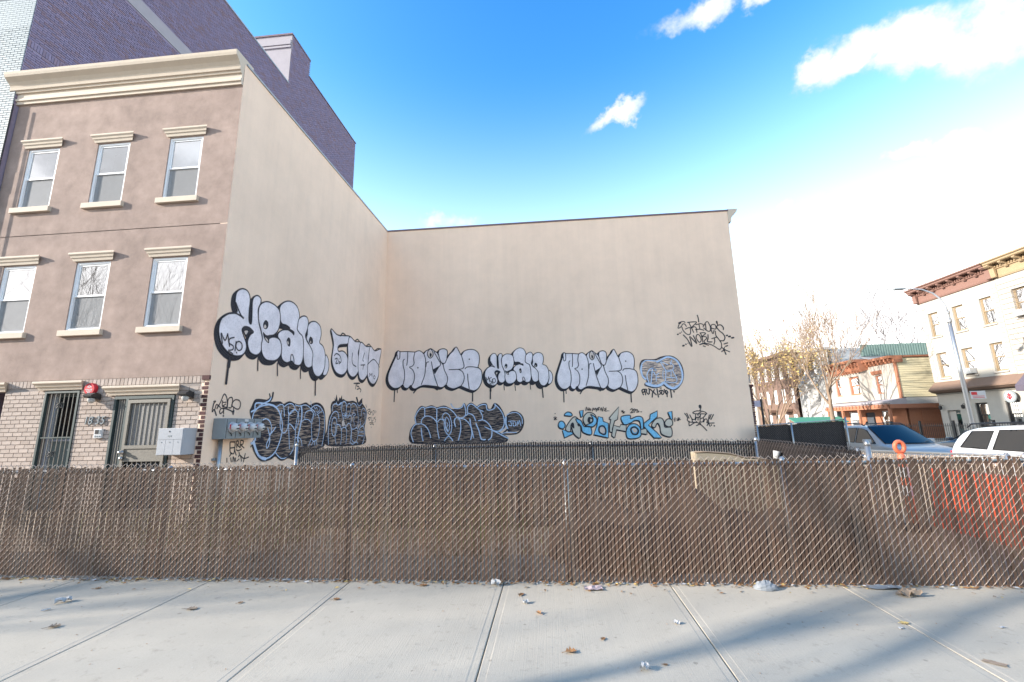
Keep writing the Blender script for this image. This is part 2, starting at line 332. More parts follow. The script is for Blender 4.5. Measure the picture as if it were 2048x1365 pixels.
# spray paints (soft edge from the vertex attribute "a")
def paint(name, col, hatch=None, cover=0):
    m = bpy.data.materials.new(name); m.use_nodes = True; nt = m.node_tree; N = nt.nodes.new; L = nt.links.new; b = nt.nodes['Principled BSDF']
    b.inputs['Roughness'].default_value = .6; b.inputs['Base Color'].default_value = (*col, 1); b.inputs['Specular IOR Level'].default_value = .25
    at = N('ShaderNodeAttribute'); at.attribute_name = 'a'; al = at.outputs['Fac']
    tc = N('ShaderNodeTexCoord')
    if hatch:
        mp = N('ShaderNodeMapping'); mp.inputs['Scale'].default_value = hatch[0]; L(tc.outputs['Object'], mp.inputs[0])
        n = N('ShaderNodeTexNoise'); n.inputs['Scale'].default_value = 1; n.inputs['Detail'].default_value = 3; n.inputs['Roughness'].default_value = .6; L(mp.outputs[0], n.inputs['Vector'])
        mr = N('ShaderNodeMapRange'); mr.inputs['From Min'].default_value = hatch[1]; mr.inputs['From Max'].default_value = hatch[2]; mr.inputs['To Min'].default_value = hatch[3]; mr.inputs['To Max'].default_value = 1; L(n.outputs[0], mr.inputs['Value'])
        mm = N('ShaderNodeMath'); mm.operation = 'MULTIPLY'; L(al, mm.inputs[0]); L(mr.outputs[0], mm.inputs[1]); al = mm.outputs[0]
    else:
        n = N('ShaderNodeTexNoise'); n.inputs['Scale'].default_value = 3; n.inputs['Detail'].default_value = 5; L(tc.outputs['Object'], n.inputs['Vector'])
        mr = N('ShaderNodeMapRange'); mr.inputs['From Min'].default_value = .3; mr.inputs['From Max'].default_value = .7; mr.inputs['To Min'].default_value = .86; mr.inputs['To Max'].default_value = 1.08; L(n.outputs[0], mr.inputs['Value'])
        x = N('ShaderNodeMix'); x.data_type = 'RGBA'; x.blend_type = 'MULTIPLY'; x.inputs['Factor'].default_value = 1; x.inputs['A'].default_value = (*col, 1); L(mr.outputs[0], x.inputs['B']); L(x.outputs['Result'], b.inputs['Base Color'])
    if cover:
        n4 = N('ShaderNodeTexNoise'); n4.inputs['Scale'].default_value = 22; n4.inputs['Detail'].default_value = 6; n4.inputs['Roughness'].default_value = .75; L(tc.outputs['Object'], n4.inputs['Vector'])
        m4 = N('ShaderNodeMapRange'); m4.inputs['From Min'].default_value = .32; m4.inputs['From Max'].default_value = .52; m4.inputs['To Min'].default_value = cover; m4.inputs['To Max'].default_value = 1; L(n4.outputs[0], m4.inputs['Value'])
        mm4 = N('ShaderNodeMath'); mm4.operation = 'MULTIPLY'; L(al, mm4.inputs[0]); L(m4.outputs[0], mm4.inputs[1]); al = mm4.outputs[0]
    L(al, b.inputs['Alpha']); return m
PAINTS = ['K', 'S', 'B', 'C', 'P', 'T', 'D', 'E', 'H']
PM = [paint('black_spray', (.035, .034, .042), cover=.86), paint('silver_spray', (.80, .745, .775), cover=.78), paint('pale_blue_spray', (.50, .62, .80), cover=.75), paint('cyan_spray', (.22, .55, .80), cover=.6), paint('pale_cream_spray', (.58, .54, .46)), paint('bare_wall_tone', (.62, .53, .47)),
      paint('hatched_black', (.03, .03, .04), ((3, 3, 40), .40, .54, .34)), paint('hatched_grey', (.10, .11, .15), ((3, 3, 34), .46, .58, .05)), paint('faint_black', (.04, .04, .045))]

# ================================================================== the setting
YFR, YF, YB, XS, XR = 4.632, 8.616, 18.156, -7.226, 7.92
def struct(o): o['kind'] = 'structure'; return o
struct(MB().box(-900, 900, -900, 900, -1.2, -.72).build('terrain', M['ground']))
# street behind the camera and the side street on the right
struct(MB().box(-120, 11.3, -14, -.95, -.6, -.22).build('road', M['asphalt']))
struct(MB().box(11.3, 26.9, -60, 140, -.65, -.50).build('side_street', M['asphalt']))
def side_z(x, y): return -.40
g = MB()
for i in range(44):
    y0 = 15.5+i*1.55
    if i < 14: pass
s_ = struct(MB().box(7.96, 11.12, 12, 140, -.6, -.395).build('side_pavement', M['concrete']))
struct(MB().box(11.12, 11.3, -.9, 140, -.6, -.385).build('kerb', M['kerb']))
struct(MB().box(26.72, 26.9, -60, 140, -.6, -.375).build('far_kerb', M['kerb']))
struct(MB().box(26.9, 60, -60, 140, -.6, -.30).build('far_pavement', M['concrete']))
# front pavement : slabs with tooled joints
SLOPE = .0176
def pz(y): return SLOPE*(y-YFR)
pav = struct(MB().box(-60, 9.5, -.7, YFR+.05, -.5, -.13).build('pavement', M['mortar']))
ORG[pav.name] = Vector((0, 0, 0))
joints = [-9.75, -8.2, -6.68, -5.13, -3.60, -2.10, -.53, 1.06, 2.60, 4.15, 5.70, 7.25, 8.8]
def slab(x0, x1, y0, y1):
    mb = MB(); g = .003; mg = .055; prof = [(x0+g, -.13), (x0+g, -.010), (x0+g+.003, -.003), (x0+g+.007, -.0015), (x0+mg, -.0015), (x0+mg+.008, 0), (x1-mg-.008, 0), (x1-mg, -.0015), (x1-g-.007, -.0015), (x1-g-.003, -.003), (x1-g, -.010), (x1-g, -.13)]
    ys = [y0+.004, y0+.010, y1-.010, y1-.004]; dz = [-.006, 0, 0, -.006]; n = len(prof)
    for y, d in zip(ys, dz): mb.v += [(x, y, z+pz(y)+(d if z > -.1 else 0)) for x, z in prof]
    for k in range(3):
        for i in range(n-1): mb.f.append((k*n+i, k*n+i+1, (k+1)*n+i+1, (k+1)*n+i)); mb.m.append(0)
    mb.f.append(tuple(range(n))); mb.f.append(tuple(range(3*n, 4*n))[::-1]); mb.m += [0, 0]
    return mb.build('slab', M['concrete'], pav)
for i in range(len(joints)-1):
    for (y0, y1) in ((-.7, .95), (.95, 2.5), (2.5, YFR+.02)):
        if y0 < 2: slab(joints[i], joints[i+1], y0, y1)
        else:
            if y0 == 2.5: slab(joints[i], joints[i+1], 2.5, YFR+.02)
            else: slab(joints[i], joints[i+1], y0, y1)
MB_ = MB(); MB_.box(-60, joints[0], -.7, YFR+.02, -.13, -.02); MB_.build('slab', M['concrete'], pav)
struct(MB().box(-60, 9.5, -.95, -.7, -.6, -.09).build('front_kerb', M['kerb']))
# the lot behind the fence
def lot_z(x, y):
    t = min(1, max(0, (x-4.5)/4.5)); t = t*t*(3-2*t)
    t2 = min(1, max(0, (y-6)/9)); 
    z = -.02-.40*t*(.35+.65*t2)
    return z+.03*math.sin(x*1.7+y*.6)*math.cos(y*1.3-x*.4)+.012*math.sin(x*7.1)*math.sin(y*6.3)
mb = MB(); nx, ny = 110, 90
for j in range(ny+1):
    for i in range(nx+1):
        x = -13.3+(11.3+10)*i/nx; y = YFR+.03+(18.2-YFR)*j/ny
        if x > 8: pass
        mb.v.append((x, y, lot_z(x, y) if y > YFR+.1 else -.04))
for j in range(ny):
    for i in range(nx):
        a = j*(nx+1)+i; mb.f.append((a, a+1, a+nx+2, a+nx+1)); mb.m.append(0)
struct(mb.build('lot_ground', M['dirt'], smooth=True))
# dry grass and weeds on the lot
mb = MB(); rg = random.Random(3)
for k in range(5200):
    x = rg.uniform(-6.8, 7.2); y = rg.uniform(4.95, 9.5)
    if math.sin(x*1.3+2)*math.cos(y*1.1) + rg.uniform(-.8, .8) < .1: continue
    z = lot_z(x, y); h = rg.uniform(.03, .14); a = rg.uniform(0, 6.28); w = rg.uniform(.004, .009); lx, ly = rg.uniform(-.05, .05), rg.uniform(-.05, .05)
    mb.add([(x-w*math.cos(a), y-w*math.sin(a), z-.01), (x+w*math.cos(a), y+w*math.sin(a), z-.01), (x+lx, y+ly, z+h)], [(0, 1, 2)])
M['drygrass'] = mat('dry_grass', (.240, .180, .085), .9, .2, 5, rnd=.35, island=True, hue=(.16, .20, .07))
props(mb.build('dry_grass', M['drygrass'], recalc=False), 'sparse dry grass growing on the lot behind the fence', 'grass', kind='stuff')
# tall dry weeds between the fence and the houses
mb = MB(); rg = random.Random(13)
for k in range(1500):
    cx_ = rg.choice((-5.9, -5.2, -4.6, -3.7, -2.6, -1.5, -.9)); x = cx_+rg.gauss(0, .32); y = rg.uniform(5.2, 8.2); z = lot_z(x, y); h = abs(rg.gauss(.38, .22)); lx, ly = rg.gauss(0, .09), rg.gauss(0, .09); w = .004
    mb.add([(x-w, y, z-.01), (x+w, y, z-.01), (x+lx+w*.4, y+ly, z+h), (x+lx-w*.4, y+ly, z+h)], [(0, 1, 2, 3)])
    for q in range(3):
        t_ = rg.uniform(.4, 1); px, py, pz_ = x+lx*t_, y+ly*t_, z+h*t_; a = rg.uniform(0, 6.28); s_ = rg.uniform(.02, .05)
        mb.add([(px, py, pz_), (px+s_*math.cos(a), py+s_*math.sin(a), pz_+s_*.4), (px+s_*.9*math.cos(a+.5), py+s_*.9*math.sin(a+.5), pz_+s_*.1)], [(0, 1, 2)])
props(mb.build('dry_weeds', M['drygrass'], recalc=False), 'tall dry weeds standing behind the left part of the front fence', 'weeds', kind='stuff')
# ================================================================== left row house
RH = thing('rowhouse', 'three-storey brown stucco row house with cream brick ground floor and graffitied beige side wall', 'house', (-10.3, YF, 0))
XL = -13.33
WX = [-12.34, -10.44, -8.53]; WW = .435
WZ = [(6.95, 8.555), (3.84, 5.465)]
ops = [(x-WW, x+WW, a, b) for (a, b) in WZ for x in WX]
mb = MB(); wall_open(mb, MY(YF), XL, XS-.004, 2.72, 6.215, [o for o in ops if o[2] < 5], .16)
wall_open(mb, MY(YF), XL, XS-.004, 6.235, 10.3, [o for o in ops if o[2] > 5], .16)
mb.box(XL, XS-.004, YF+.015, YF+.2, 6.2, 6.25)   # recessed joint back
# bottom return of the stucco
mb.quad((XL, YF, 2.72), (XS-.004, YF, 2.72), (XS-.004, YF+.1, 2.72), (XL, YF+.1, 2.72))
mb.build('facade', M['stucco_brown'], RH, recalc=False)
mb = MB()   # side wall, beige, with a thin front return
mb.box(XS-.18, XS, YF+.003, YB+.3, -.3, 10.46)
mb.build('side_wall', M['stucco_beige'], RH)
mb = MB().box(XL, XS-.18, YF+1.2, YB-.01, -.2, 10.1)
mb.box(XL, XS-.18, YF+.5, YF+1.2, 2.75, 3.2).box(XL, XS-.18, YF+.5, YF+1.2, 9.6, 10.1)
mb.build('roof', M['coping'], RH)
mb = MB(); mb.box(XS-.2, XS+.03, YF+.05, YB, 10.462, 10.51); mb.build('coping', M['coping'], RH)
# main cornice
prof = [(9.86, .02), (9.86, -.05), (9.93, -.055), (9.94, -.085), (9.99, -.085), (10.03, -.06), (10.14, -.06), (10.15, -.10), (10.20, -.105), (10.21, -.14), (10.25, -.15), (10.27, -.13), (10.33, -.15), (10.40, -.20), (10.48, -.29), (10.54, -.31), (10.60, -.32), (10.62, -.30), (10.62, .3), (10.45, .3), (10.45, .02)]
mb = MB(); mb.extr(prof, MY(YF), -13.5, XS-.01); mb.build('cornice', M['trim'], RH)
def lintel(u0, u1, z0, z1, M_=MY(YF), par=RH, d=.11, m='trim'):
    h = z1-z0
    for_prof = [(z0, .0), (z0, -.3*d), (z0+.35*h, -.45*d), (z0+.4*h, -.62*d), (z0+.62*h, -.72*d), (z0+.78*h, -.95*d), (z0+.82*h, -d), (z1, -d), (z1+.012, -.9*d), (z1+.015, .0)]
    b = MB(); n = len(for_prof); k = len(b.v)
    P = []
    for (v, w) in for_prof: P.append(M_(u0+.10*(1+w/d), v, w))
    for (v, w) in for_prof: P.append(M_(u1-.10*(1+w/d), v, w))
    b.add(P, [tuple(range(n))[::-1], tuple(range(n, 2*n))]+[(i, (i+1) % n, n+(i+1) % n, n+i) for i in range(n)])
    return b.build('lintel', M[m], par)
for (a, b_) in WZ:
    for x in WX:
        lintel(x-.575, x+.575, b_+.02, b_+.205, d=.10)
        MB().box(x-.525, x+.525, YF-.075, YF+.10, a-.135, a-.003).build('sill', M['trim'], RH, bevel=.008)
def sash_window(par, Mw, a, b, c, d, w0=.075, kind=0, fr='vinyl', mid=None, glassm='pane', low='screen', back=True, t=.062):
    """double hung window: frame > sashes and panes"""
    mb = MB(); f = t*.75
    mb.box(a, a+f, c, d, w0, w0+.09, M=lambda u, v, w: Mw(u, v, w)); mb.box(b-f, b, c, d, w0, w0+.09, M=Mw)
    mb.box(a+f, b-f, d-f, d, w0, w0+.09, M=Mw); mb.box(a+f, b-f, c, c+f, w0, w0+.09, M=Mw)
    win = mb.build('window', M[fr], par)
    mid = mid if mid else (c+d)/2
    def sash(nm, z0, z1, w):
        s = MB(); k = t*.62
        s.box(a+f, a+f+k, z0, z1, w, w+.03, M=Mw).box(b-f-k, b-f, z0, z1, w, w+.03, M=Mw).box(a+f+k, b-f-k, z0, z0+k, w, w+.03, M=Mw).box(a+f+k, b-f-k, z1-k, z1, w, w+.03, M=Mw)
        s.build(nm, M[fr], win)
        p = MB(); p.quad(Mw(a+f+k, z0+k, w+.015), Mw(b-f-k, z0+k, w+.015), Mw(b-f-k, z1-k, w+.015), Mw(a+f+k, z1-k, w+.015)); p.build('pane', M[glassm], win, recalc=False)
    sash('upper_sash', mid-.015, d-f, w0+.02); sash('lower_sash', c+f, mid+.015, w0+.055)
    if low == 'screen' and fr == 'vinyl':
        z0, z1 = (c+f, mid-.01)
        MB().quad(Mw(a+f, z0, w0+.045), Mw(b-f, z0, w0+.045), Mw(b-f, z1, w0+.045), Mw(a+f, z1, w0+.045)).build('insect_screen', M['screen'], win, recalc=False)
    if back:
        q = MB()
        if kind == 0:   # blind down in the lower half, sky mirrored above
            q.quad(Mw(a+f, c+f, w0+.14), Mw(b-f, c+f, w0+.14), Mw(b-f, mid, w0+.14), Mw(a+f, mid, w0+.14)); q.build('blind', M['blind'], win, recalc=False)
            q = MB(); q.quad(Mw(a, mid, w0+.4), Mw(b, mid, w0+.4), Mw(b, d, w0+.4), Mw(a, d, w0+.4)); q.build('room', M['room'], win, recalc=False)
        elif kind == 1:
            q.quad(Mw(a+f, mid, w0+.12), Mw(b-f, mid, w0+.12), Mw(b-f, d-f, w0+.12), Mw(a+f, d-f, w0+.12)); q.build('blind', M['blind'], win, recalc=False)
            q = MB(); q.quad(Mw(a, c, w0+.4), Mw(b, c, w0+.4), Mw(b, mid, w0+.4), Mw(a, mid, w0+.4)); q.build('room', M['room'], win, recalc=False)
        else:
            q.quad(Mw(a, c, w0+.4), Mw(b, c, w0+.4), Mw(b, d, w0+.4), Mw(a, d, w0+.4)); q.build('room', M['room'], win, recalc=False)
    return win
for k, (a, b_) in enumerate(WZ):
    for i, x in enumerate(WX):
        sash_window(RH, MY(YF), x-WW, x+WW, a, b_, .022, 1 if (k == 0 and i == 2) else 0)
# ground floor : brick with two iron-barred doors
D1 = (-11.045, -10.215, .0, 2.48); D2 = (-9.345, -7.965, .0, 2.32); D0 = (-13.2, -12.05, .0, 2.5)
mb = MB(); wall_open(mb, MY(YF+.012), XL, -7.30, -.2, 2.72, [D0, D1, D2], .2); mb.build('mortar_bed', M['mortar'], RH, recalc=False)
lintel(-11.26, -10.07, 2.50, 2.675, d=.14); lintel(-9.57, -7.79, 2.345, 2.53, d=.14); lintel(-13.3, -11.93, 2.50, 2.685, d=.14)
BL, BH, BJ = .222, .0885, .010
bm_ = bpy.data.meshes.new('brick')
def brick_mesh(nm, l, h, d, matl, ch=.004):
    b = MB(); b.box(-l/2, l/2, -d, 0, -h/2, h/2); o = b.build(nm, matl, None, bevel=0); me = o.data; bpy.data.objects.remove(o); return me
brick_cache = {}
def brickobj(x0, x1, z0, z1, matl, par, Y, nm='brick', pr=.010):
    key = (round(x1-x0, 3), round(z1-z0, 3), matl.name)
    if key not in brick_cache:
        l, h = x1-x0, z1-z0; c = .003
        b = MB(); v = [(-l/2, 0, -h/2), (l/2, 0, -h/2), (l/2, 0, h/2), (-l/2, 0, h/2), (-l/2+c, -pr-.004, -h/2+c), (l/2-c, -pr-.004, -h/2+c), (l/2-c, -pr-.004, h/2-c), (-l/2+c, -pr-.004, h/2-c)]
        b.add(v, [(4, 5, 6, 7), (0, 1, 5, 4), (1, 2, 6, 5), (2, 3, 7, 6), (3, 0, 4, 7)]); o = b.build(nm, matl, None); brick_cache[key] = o.data; bpy.data.objects.remove(o)
    return inst(nm, brick_cache[key], ((x0+x1)/2, Y+.012+random.uniform(-.0015, .0015), (z0+z1)/2), par)
def in_ops(x0, x1, z0, z1, O):
    return any(x1 > o[0]+.001 and x0 < o[1]-.001 and z1 > o[2]+.001 and z0 < o[3]-.001 for o in O)
cand = []
rows = int(2.535/BH)
for r in range(-2, rows+1):
    z0 = r*BH+.02+BJ/2; z1 = z0+BH-BJ
    if z1 > 2.555: break
    off = (r % 2)*BL/2
    # spans between openings
    spans = [(XL, -7.38)]
    for o in (D0, D1, D2):
        if z1 > o[2]+.001 and z0 < o[3]+.0:
            ns = []
            for a, b in spans:
                if o[1] <= a or o[0] >= b: ns.append((a, b)); continue
                if o[0] > a: ns.append((a, o[0]))
                if o[1] < b: ns.append((o[1], b))
            spans = ns
    for a, b in spans:
        k0 = math.floor((a-XL-off)/BL)
        for k in range(k0, k0+60):
            x0 = max(a, XL+off+k*BL)+BJ/2; x1 = min(b, XL+off+(k+1)*BL)-BJ/2
            if x0 >= b: break
            if x1-x0 < .03: continue
            cand.append((round(x0, 3), round(x1, 3), z0, z1))
# soldier course on top
x = XL+.01
while x < -7.40:
    cand.append((round(x, 3), round(x+.082, 3), 2.565, 2.715)); x += .0935
vis = [c for c in cand if c[2] > .83 and c[0] > -12.35]
vis.sort(key=lambda c: -(c[2]))
def lint_hide(c): return in_ops(c[0], c[1], c[2], c[3], [(-11.2, -10.12, 2.5, 2.67), (-9.5, -7.85, 2.34, 2.52)]) and False
vset = set(vis[:300]); 
for c in vis[:300]: brickobj(*c, M['cream_brick'], RH, YF)
M['cream_brick_far'] = mat('cream_brick_rest', (.43, .355, .305), .85, .10, 12, .1, .3, 90, rnd=.09, island=True, hue=(.36, .29, .245))
mb = MB()
for c in cand:
    if c in vset: continue
    mb.box(c[0], c[1], YF-.002, YF+.01, c[2], c[3])
o = mb.build('brickwork', M['cream_brick_far'], RH); o['kind'] = 'stuff'
# dark quoin bricks at the corner
r = 0; z = .02
while z+BH-.01 < 2.62:
    wid = .13 if r % 2 else .085
    brickobj(-7.375 if r % 2 else -7.33, -7.236, z+.006, z+BH-.006, M['red_brick'], RH, YF, 'quoin_brick', .012); z += BH; r += 1
MB().box(-7.385, -7.215, YF-.03, YF+.012, 2.625, 2.72).build('quoin_cap', M['red_brick'], RH)
# door 1 : iron grille door over a panelled door
def grille_door1():
    a, b, c, d = D1
    dr = MB().box(a+.02, b-.02, YF+.16, YF+.19, c, d-.02).build('door', M['door_panel'], RH)
    MB().box(a+.02, a+.14, YF+.13, YF+.159, c, d-.02).build('door_jamb', M['lightgrey'], dr)
    MB().box(a+.16, b-.08, YF+.14, YF+.159, 1.40, 1.44).build('door_rail', M['lightgrey'], dr)
    MB().box(a+.20, b-.10, YF+.15, YF+.158, 1.5, d-.12).build('pane', M['pane_dark'], dr)
    MB().lathe((b-.16, YF+.14, 1.22), (0, -1, 0), [(.03, 0), (.035, .02), (.02, .03), (.03, .05), (.02, .07)], 10).build('handle', M['galv'], dr)
    g = MB(); g.box(a, a+.045, YF-.02, YF+.04, c, d).box(b-.045, b, YF-.02, YF+.04, c, d).box(a+.045, b-.045, YF-.02, YF+.04, d-.045, d)
    g.box(a+.045, b-.045, YF-.01, YF+.03, 1.47, 1.495)
    gd = g.build('grille_frame', M['iron_green'], RH)
    for i in range(1, 7):
        x = a+.045+(b-a-.09)*i/7; MB().tube([(x, YF+.005, c+.02), (x, YF+.005, d-.04)], .009, 6).build('bar', M['iron_worn'], gd)
    for (zc, xc) in ((2.17, -10.66), (1.14, -10.66)):
        s = MB()
        for q in (-1, 1):
            for q2 in (-1, 1):
                s.tube([(xc+q*(.02+.045*(1-math.cos(t))/2+.02*math.sin(t)), YF-.012, zc+q2*(.05*math.sin(t)*.9+.012)) for t in [i*.6 for i in range(9)]], .007, 5)
        s.build('scroll', M['iron_black'], gd)
grille_door1()
def grille_door2():
    a, b, c, d = D2; m_ = -9.005
    MB().box(a+.02, b-.02, YF+.165, YF+.19, c, d-.02).build('door', M['room'], RH)
    fr = MB().box(a, a+.05, YF-.03, YF+.05, c, d).box(b-.05, b, YF-.03, YF+.05, c, d).box(a+.05, b-.05, YF-.03, YF+.05, d-.06, d).box(m_-.06, m_, YF-.03, YF+.05, c, d-.06).build('grille_frame', M['iron_green'], RH)
    for i in range(1, 4):
        x = a+.05+(m_-a-.11)*i/4; MB().tube([(x, YF+.0, c+.02), (x, YF+.0, d-.05)], .009, 6).build('bar', M['iron_worn'], fr)
    lf = MB(); x0, x1 = m_+.01, b-.06
    lf.box(x0, x0+.06, YF-.05, YF-.005, c, d-.08).box(x1-.06, x1, YF-.05, YF-.005, c, d-.08).box(x0+.06, x1-.06, YF-.05, YF-.005, d-.15, d-.08).box(x0+.06, x1-.06, YF-.05, YF-.005, 1.22, 1.29).box(x0+.06, x1-.06, YF-.045, YF-.01, .96, 1.00)
    lf.box(x0+.06, x1-.06, YF-.03, YF-.012, 1.0, 1.22)
    leaf = lf.build('gate_leaf', M['iron_worn'], RH)
    for i in range(1, 8):
        x = x0+.06+(x1-x0-.12)*i/8; MB().tube([(x, YF-.028, 1.29), (x, YF-.028, d-.15)], .008, 6).build('bar', M['iron_worn'], leaf)
        MB().tube([(x, YF-.028, .5), (x, YF-.028, .96)], .008, 6).build('bar', M['iron_worn'], leaf)
    # perforated sheet behind the bars
    MB().quad((x0+.06, YF+.005, 1.29), (x1-.06, YF+.005, 1.29), (x1-.06, YF+.005, d-.15), (x0+.06, YF+.005, d-.15)).build('mesh_sheet', M['perf'], leaf, recalc=False)
    MB().quad((a+.05, YF+.045, c), (m_-.06, YF+.045, c), (m_-.06, YF+.045, d-.06), (a+.05, YF+.045, d-.06)).build('mesh_sheet', M['perf'], fr, recalc=False)
    MB().lathe((m_+.05, YF-.05, 1.15), (0, -1, 0), [(.045, 0), (.045, .03), (.025, .04), (.035, .07), (.02, .09)], 12).build('door_knob', M['galv'], leaf, smooth=True)
    MB().lathe((m_+.05, YF-.05, 1.03), (0, -1, 0), [(.04, 0), (.04, .03), (.02, .05)], 12).build('lock', M['galv'], leaf, smooth=True)
M['perf'] = mat('perforated_sheet', (.220, .210, .200), .6, .1, 40, .35, .3, 45)
grille_door2()
# house number
def text_mesh(txt, size, matl, name, parent, M_, ext=.012, slant=0):
    cu = bpy.data.curves.new(name, 'FONT'); cu.body = txt; cu.size = size; cu.extrude = ext; cu.shear = slant
    o = bpy.data.objects.new(name, cu); COL.objects.link(o); bpy.context.view_layer.update()
    me = bpy.data.meshes.new_from_object(o); bpy.data.objects.remove(o)
    o_ = org(parent)
    for v in me.vertices:
        p = M_(v.co.x, v.co.y, -v.co.z); v.co = Vector(p)-o_
    me.materials.clear(); me.materials.append(matl)
    ob = bpy.data.objects.new(name, me); COL.objects.link(ob)
    if parent: ob.parent = parent; ORG[ob.name] = o_
    return ob
for ch, ux in (('1', -9.99), ('8', -9.885), ('3', -9.72), ('5', -9.60)):
    text_mesh(ch, .24, M['graymetal'], 'house_number', RH, lambda u, v, w, ux=ux: (ux+u*.8, YF-.022+w, 1.745+v), .014, .15)
# ------------------------------------------------------------------ fixtures on the row house
def wall_light(x, z, label):
    t = thing('wall_light', label, 'wall light', (x, YF, z), group='wall lights by the doors')
    MB().box(x-.08, x+.08, YF-.04, YF-.003, z-.06, z+.07).build('back_plate', M['iron_black'], t, bevel=.006)
    mb = MB(); mb.extr([(z+.07, -.04), (z+.09, -.15), (z+.04, -.24), (z+.01, -.235), (z-.02, -.14), (z-.06, -.04)], MY(YF), x-.10, x+.10); mb.build('hood', M['iron_black'], t)
    MB().lathe((x, YF-.13, z-.02), (0, 0, -1), [(.06, 0), (.07, .04), (.05, .09), (.02, .11)], 12).build('lamp_glass', M['blind'], t, smooth=True)
wall_light(-9.775, 2.315, 'black wall light under the red alarm disc'); wall_light(-7.62, 2.30, 'wall light at the right end of the doorway lintel by the corner')
t = thing('alarm_sign', 'round red alarm sounder with white print above the entrance', 'alarm', (-9.93, YF, 2.5))
MB().lathe((-9.93, YF-.003, 2.5), (0, -1, 0), [(.13, 0), (.13, .05), (.12, .075)], 24).build('disc', M['red'], t)
sg = MB(); Yq = YF-.080
def stroke_box(mb, p, q, w, Y): 
    p, q = Vector((p[0], 0, p[1])), Vector((q[0], 0, q[1])); d = (q-p).normalized(); n = Vector((-d.z, 0, d.x))*w/2
    mb.add([(p.x+n.x, Y, p.z+n.z), (q.x+n.x, Y, q.z+n.z), (q.x-n.x, Y, q.z-n.z), (p.x-n.x, Y, p.z-n.z)], [(0, 1, 2, 3)])
for p, q in (((-9.985, 2.53), (-9.93, 2.58)), ((-9.93, 2.58), (-9.875, 2.53)), ((-9.96, 2.535), (-9.90, 2.535))): stroke_box(sg, p, q, .014, Yq)
for zz, (u0, u1) in ((2.49, (-10.01, -9.85)), (2.455, (-9.985, -9.875)), (2.425, (-9.96, -9.9))):
    x = u0
    while x < u1: stroke_box(sg, (x, zz), (x+.022, zz), .022, Yq); x += .033
sg.build('print', M['white'], t, recalc=False)
t = thing('intercom', 'white door intercom on the brick between the two doors', 'intercom', (-9.59, YF, 1.45))
MB().box(-9.685, -9.505, YF-.05, YF-.003, 1.45, 1.645).build('case', M['white'], t, bevel=.008)
MB().box(-9.655, -9.575, YF-.056, YF-.049, 1.54, 1.625).build('screen', M['black'], t); MB().box(-9.565, -9.525, YF-.056, YF-.049, 1.54, 1.625).build('speaker', M['graymetal'], t)
for i in range(3): MB().box(-9.655+i*.045, -9.625+i*.045, YF-.058, YF-.049, 1.475, 1.505).build('button', M['graymetal'], t)
t = thing('mailbox', 'pale grey steel apartment mailbox on the brick by the building corner', 'mailbox', (-7.6, YF, 1.1))
X0, X1, Y0, Z0, Z1 = -7.93, -7.385, YF-.33, 1.09, 1.62
MB().box(X0, X1, Y0, YF-.003, Z0, Z1).build('box', M['lightgrey'], t, bevel=.006)
MB().box(X0+.01, X1-.01, Y0-.008, Y0-.001, 1.40, Z1-.01).build('upper_panel', M['lightgrey'], t)
for i in range(3):
    a = X0+.01+i*(X1-X0-.02)/3; d_ = MB().box(a+.003, a+(X1-X0-.02)/3-.003, Y0-.008, Y0-.001, Z0+.01, 1.394).build('letter_door', M['lightgrey'], t)
    MB().lathe((a+.09, Y0-.008, 1.345), (0, -1, 0), [(.010, 0), (.010, .006)], 8).build('lock', M['graymetal'], d_)
MB().box(X0+.22, X0+.30, Y0-.012, Y0-.008, 1.45, 1.48).build('badge', M['graymetal'], t); MB().lathe((X0+.25, Y0-.008, 1.555), (0, -1, 0), [(.014, 0), (.014, .006)], 8).build('lock', M['black'], t)
# electricity meters on the side wall
t = thing('meter_bank', 'grey bank of four electricity meters on the beige side wall', 'meter', (XS, 9.4, 1.38))
MB().box(XS+.003, XS+.30, 8.84, 10.02, 1.375, 1.815).build('cabinet', M['graymetal'], t, bevel=.008)
for i in range(5): MB().box(XS+.30, XS+.306, 8.86+i*.287, 8.866+i*.287, 1.39, 1.80).build('seam', M['black'], t)
for i in range(4):
    yc = 8.86+.145+i*.287
    mt = MB().lathe((XS+.30, yc, 1.62), (1, 0, 0), [(.115, 0), (.12, .03), (.105, .04)], 20).build('meter', M['lightgrey'], t, smooth=False)
    MB().lathe((XS+.335, yc, 1.62), (1, 0, 0), [(.088, 0), (.09, .05), (.08, .10), (.05, .12)], 18).build('glass_cover', M['white'], mt, smooth=True)
    MB().box(XS+.336, XS+.350, yc-.100, yc-.075, 1.58, 1.68).build('red_mark', M['red'], mt)
    MB().box(XS+.452, XS+.459, yc-.04, yc+.04, 1.575, 1.60).build('label_plate', M['iron_green'], mt); MB().box(XS+.452, XS+.459, yc-.01, yc+.035, 1.65, 1.675).build('dial', M['black'], mt)
    MB().tube([(XS+.31, yc-.03, 1.5), (XS+.33, yc-.01, 1.47), (XS+.31, yc+.02, 1.44)], .008, 5).build('seal', M['black'], mt)
MB().box(XS+.301, XS+.309, 9.40, 9.52, 1.745, 1.80).build('sticker', M['white'], t)
t = thing('conduit', 'grey steel conduit pipe running down below the electricity meters', 'pipe', (XS, 9.0, -.2))
MB().tube([(XS+.09, 9.0, 1.375), (XS+.09, 9.0, -.2)], .045, 10).build('pipe', M['galv'], t, smooth=True)
MB().box(XS, XS+.05, 8.90, 9.10, .93, .98).build('clamp', M['graymetal'], t)
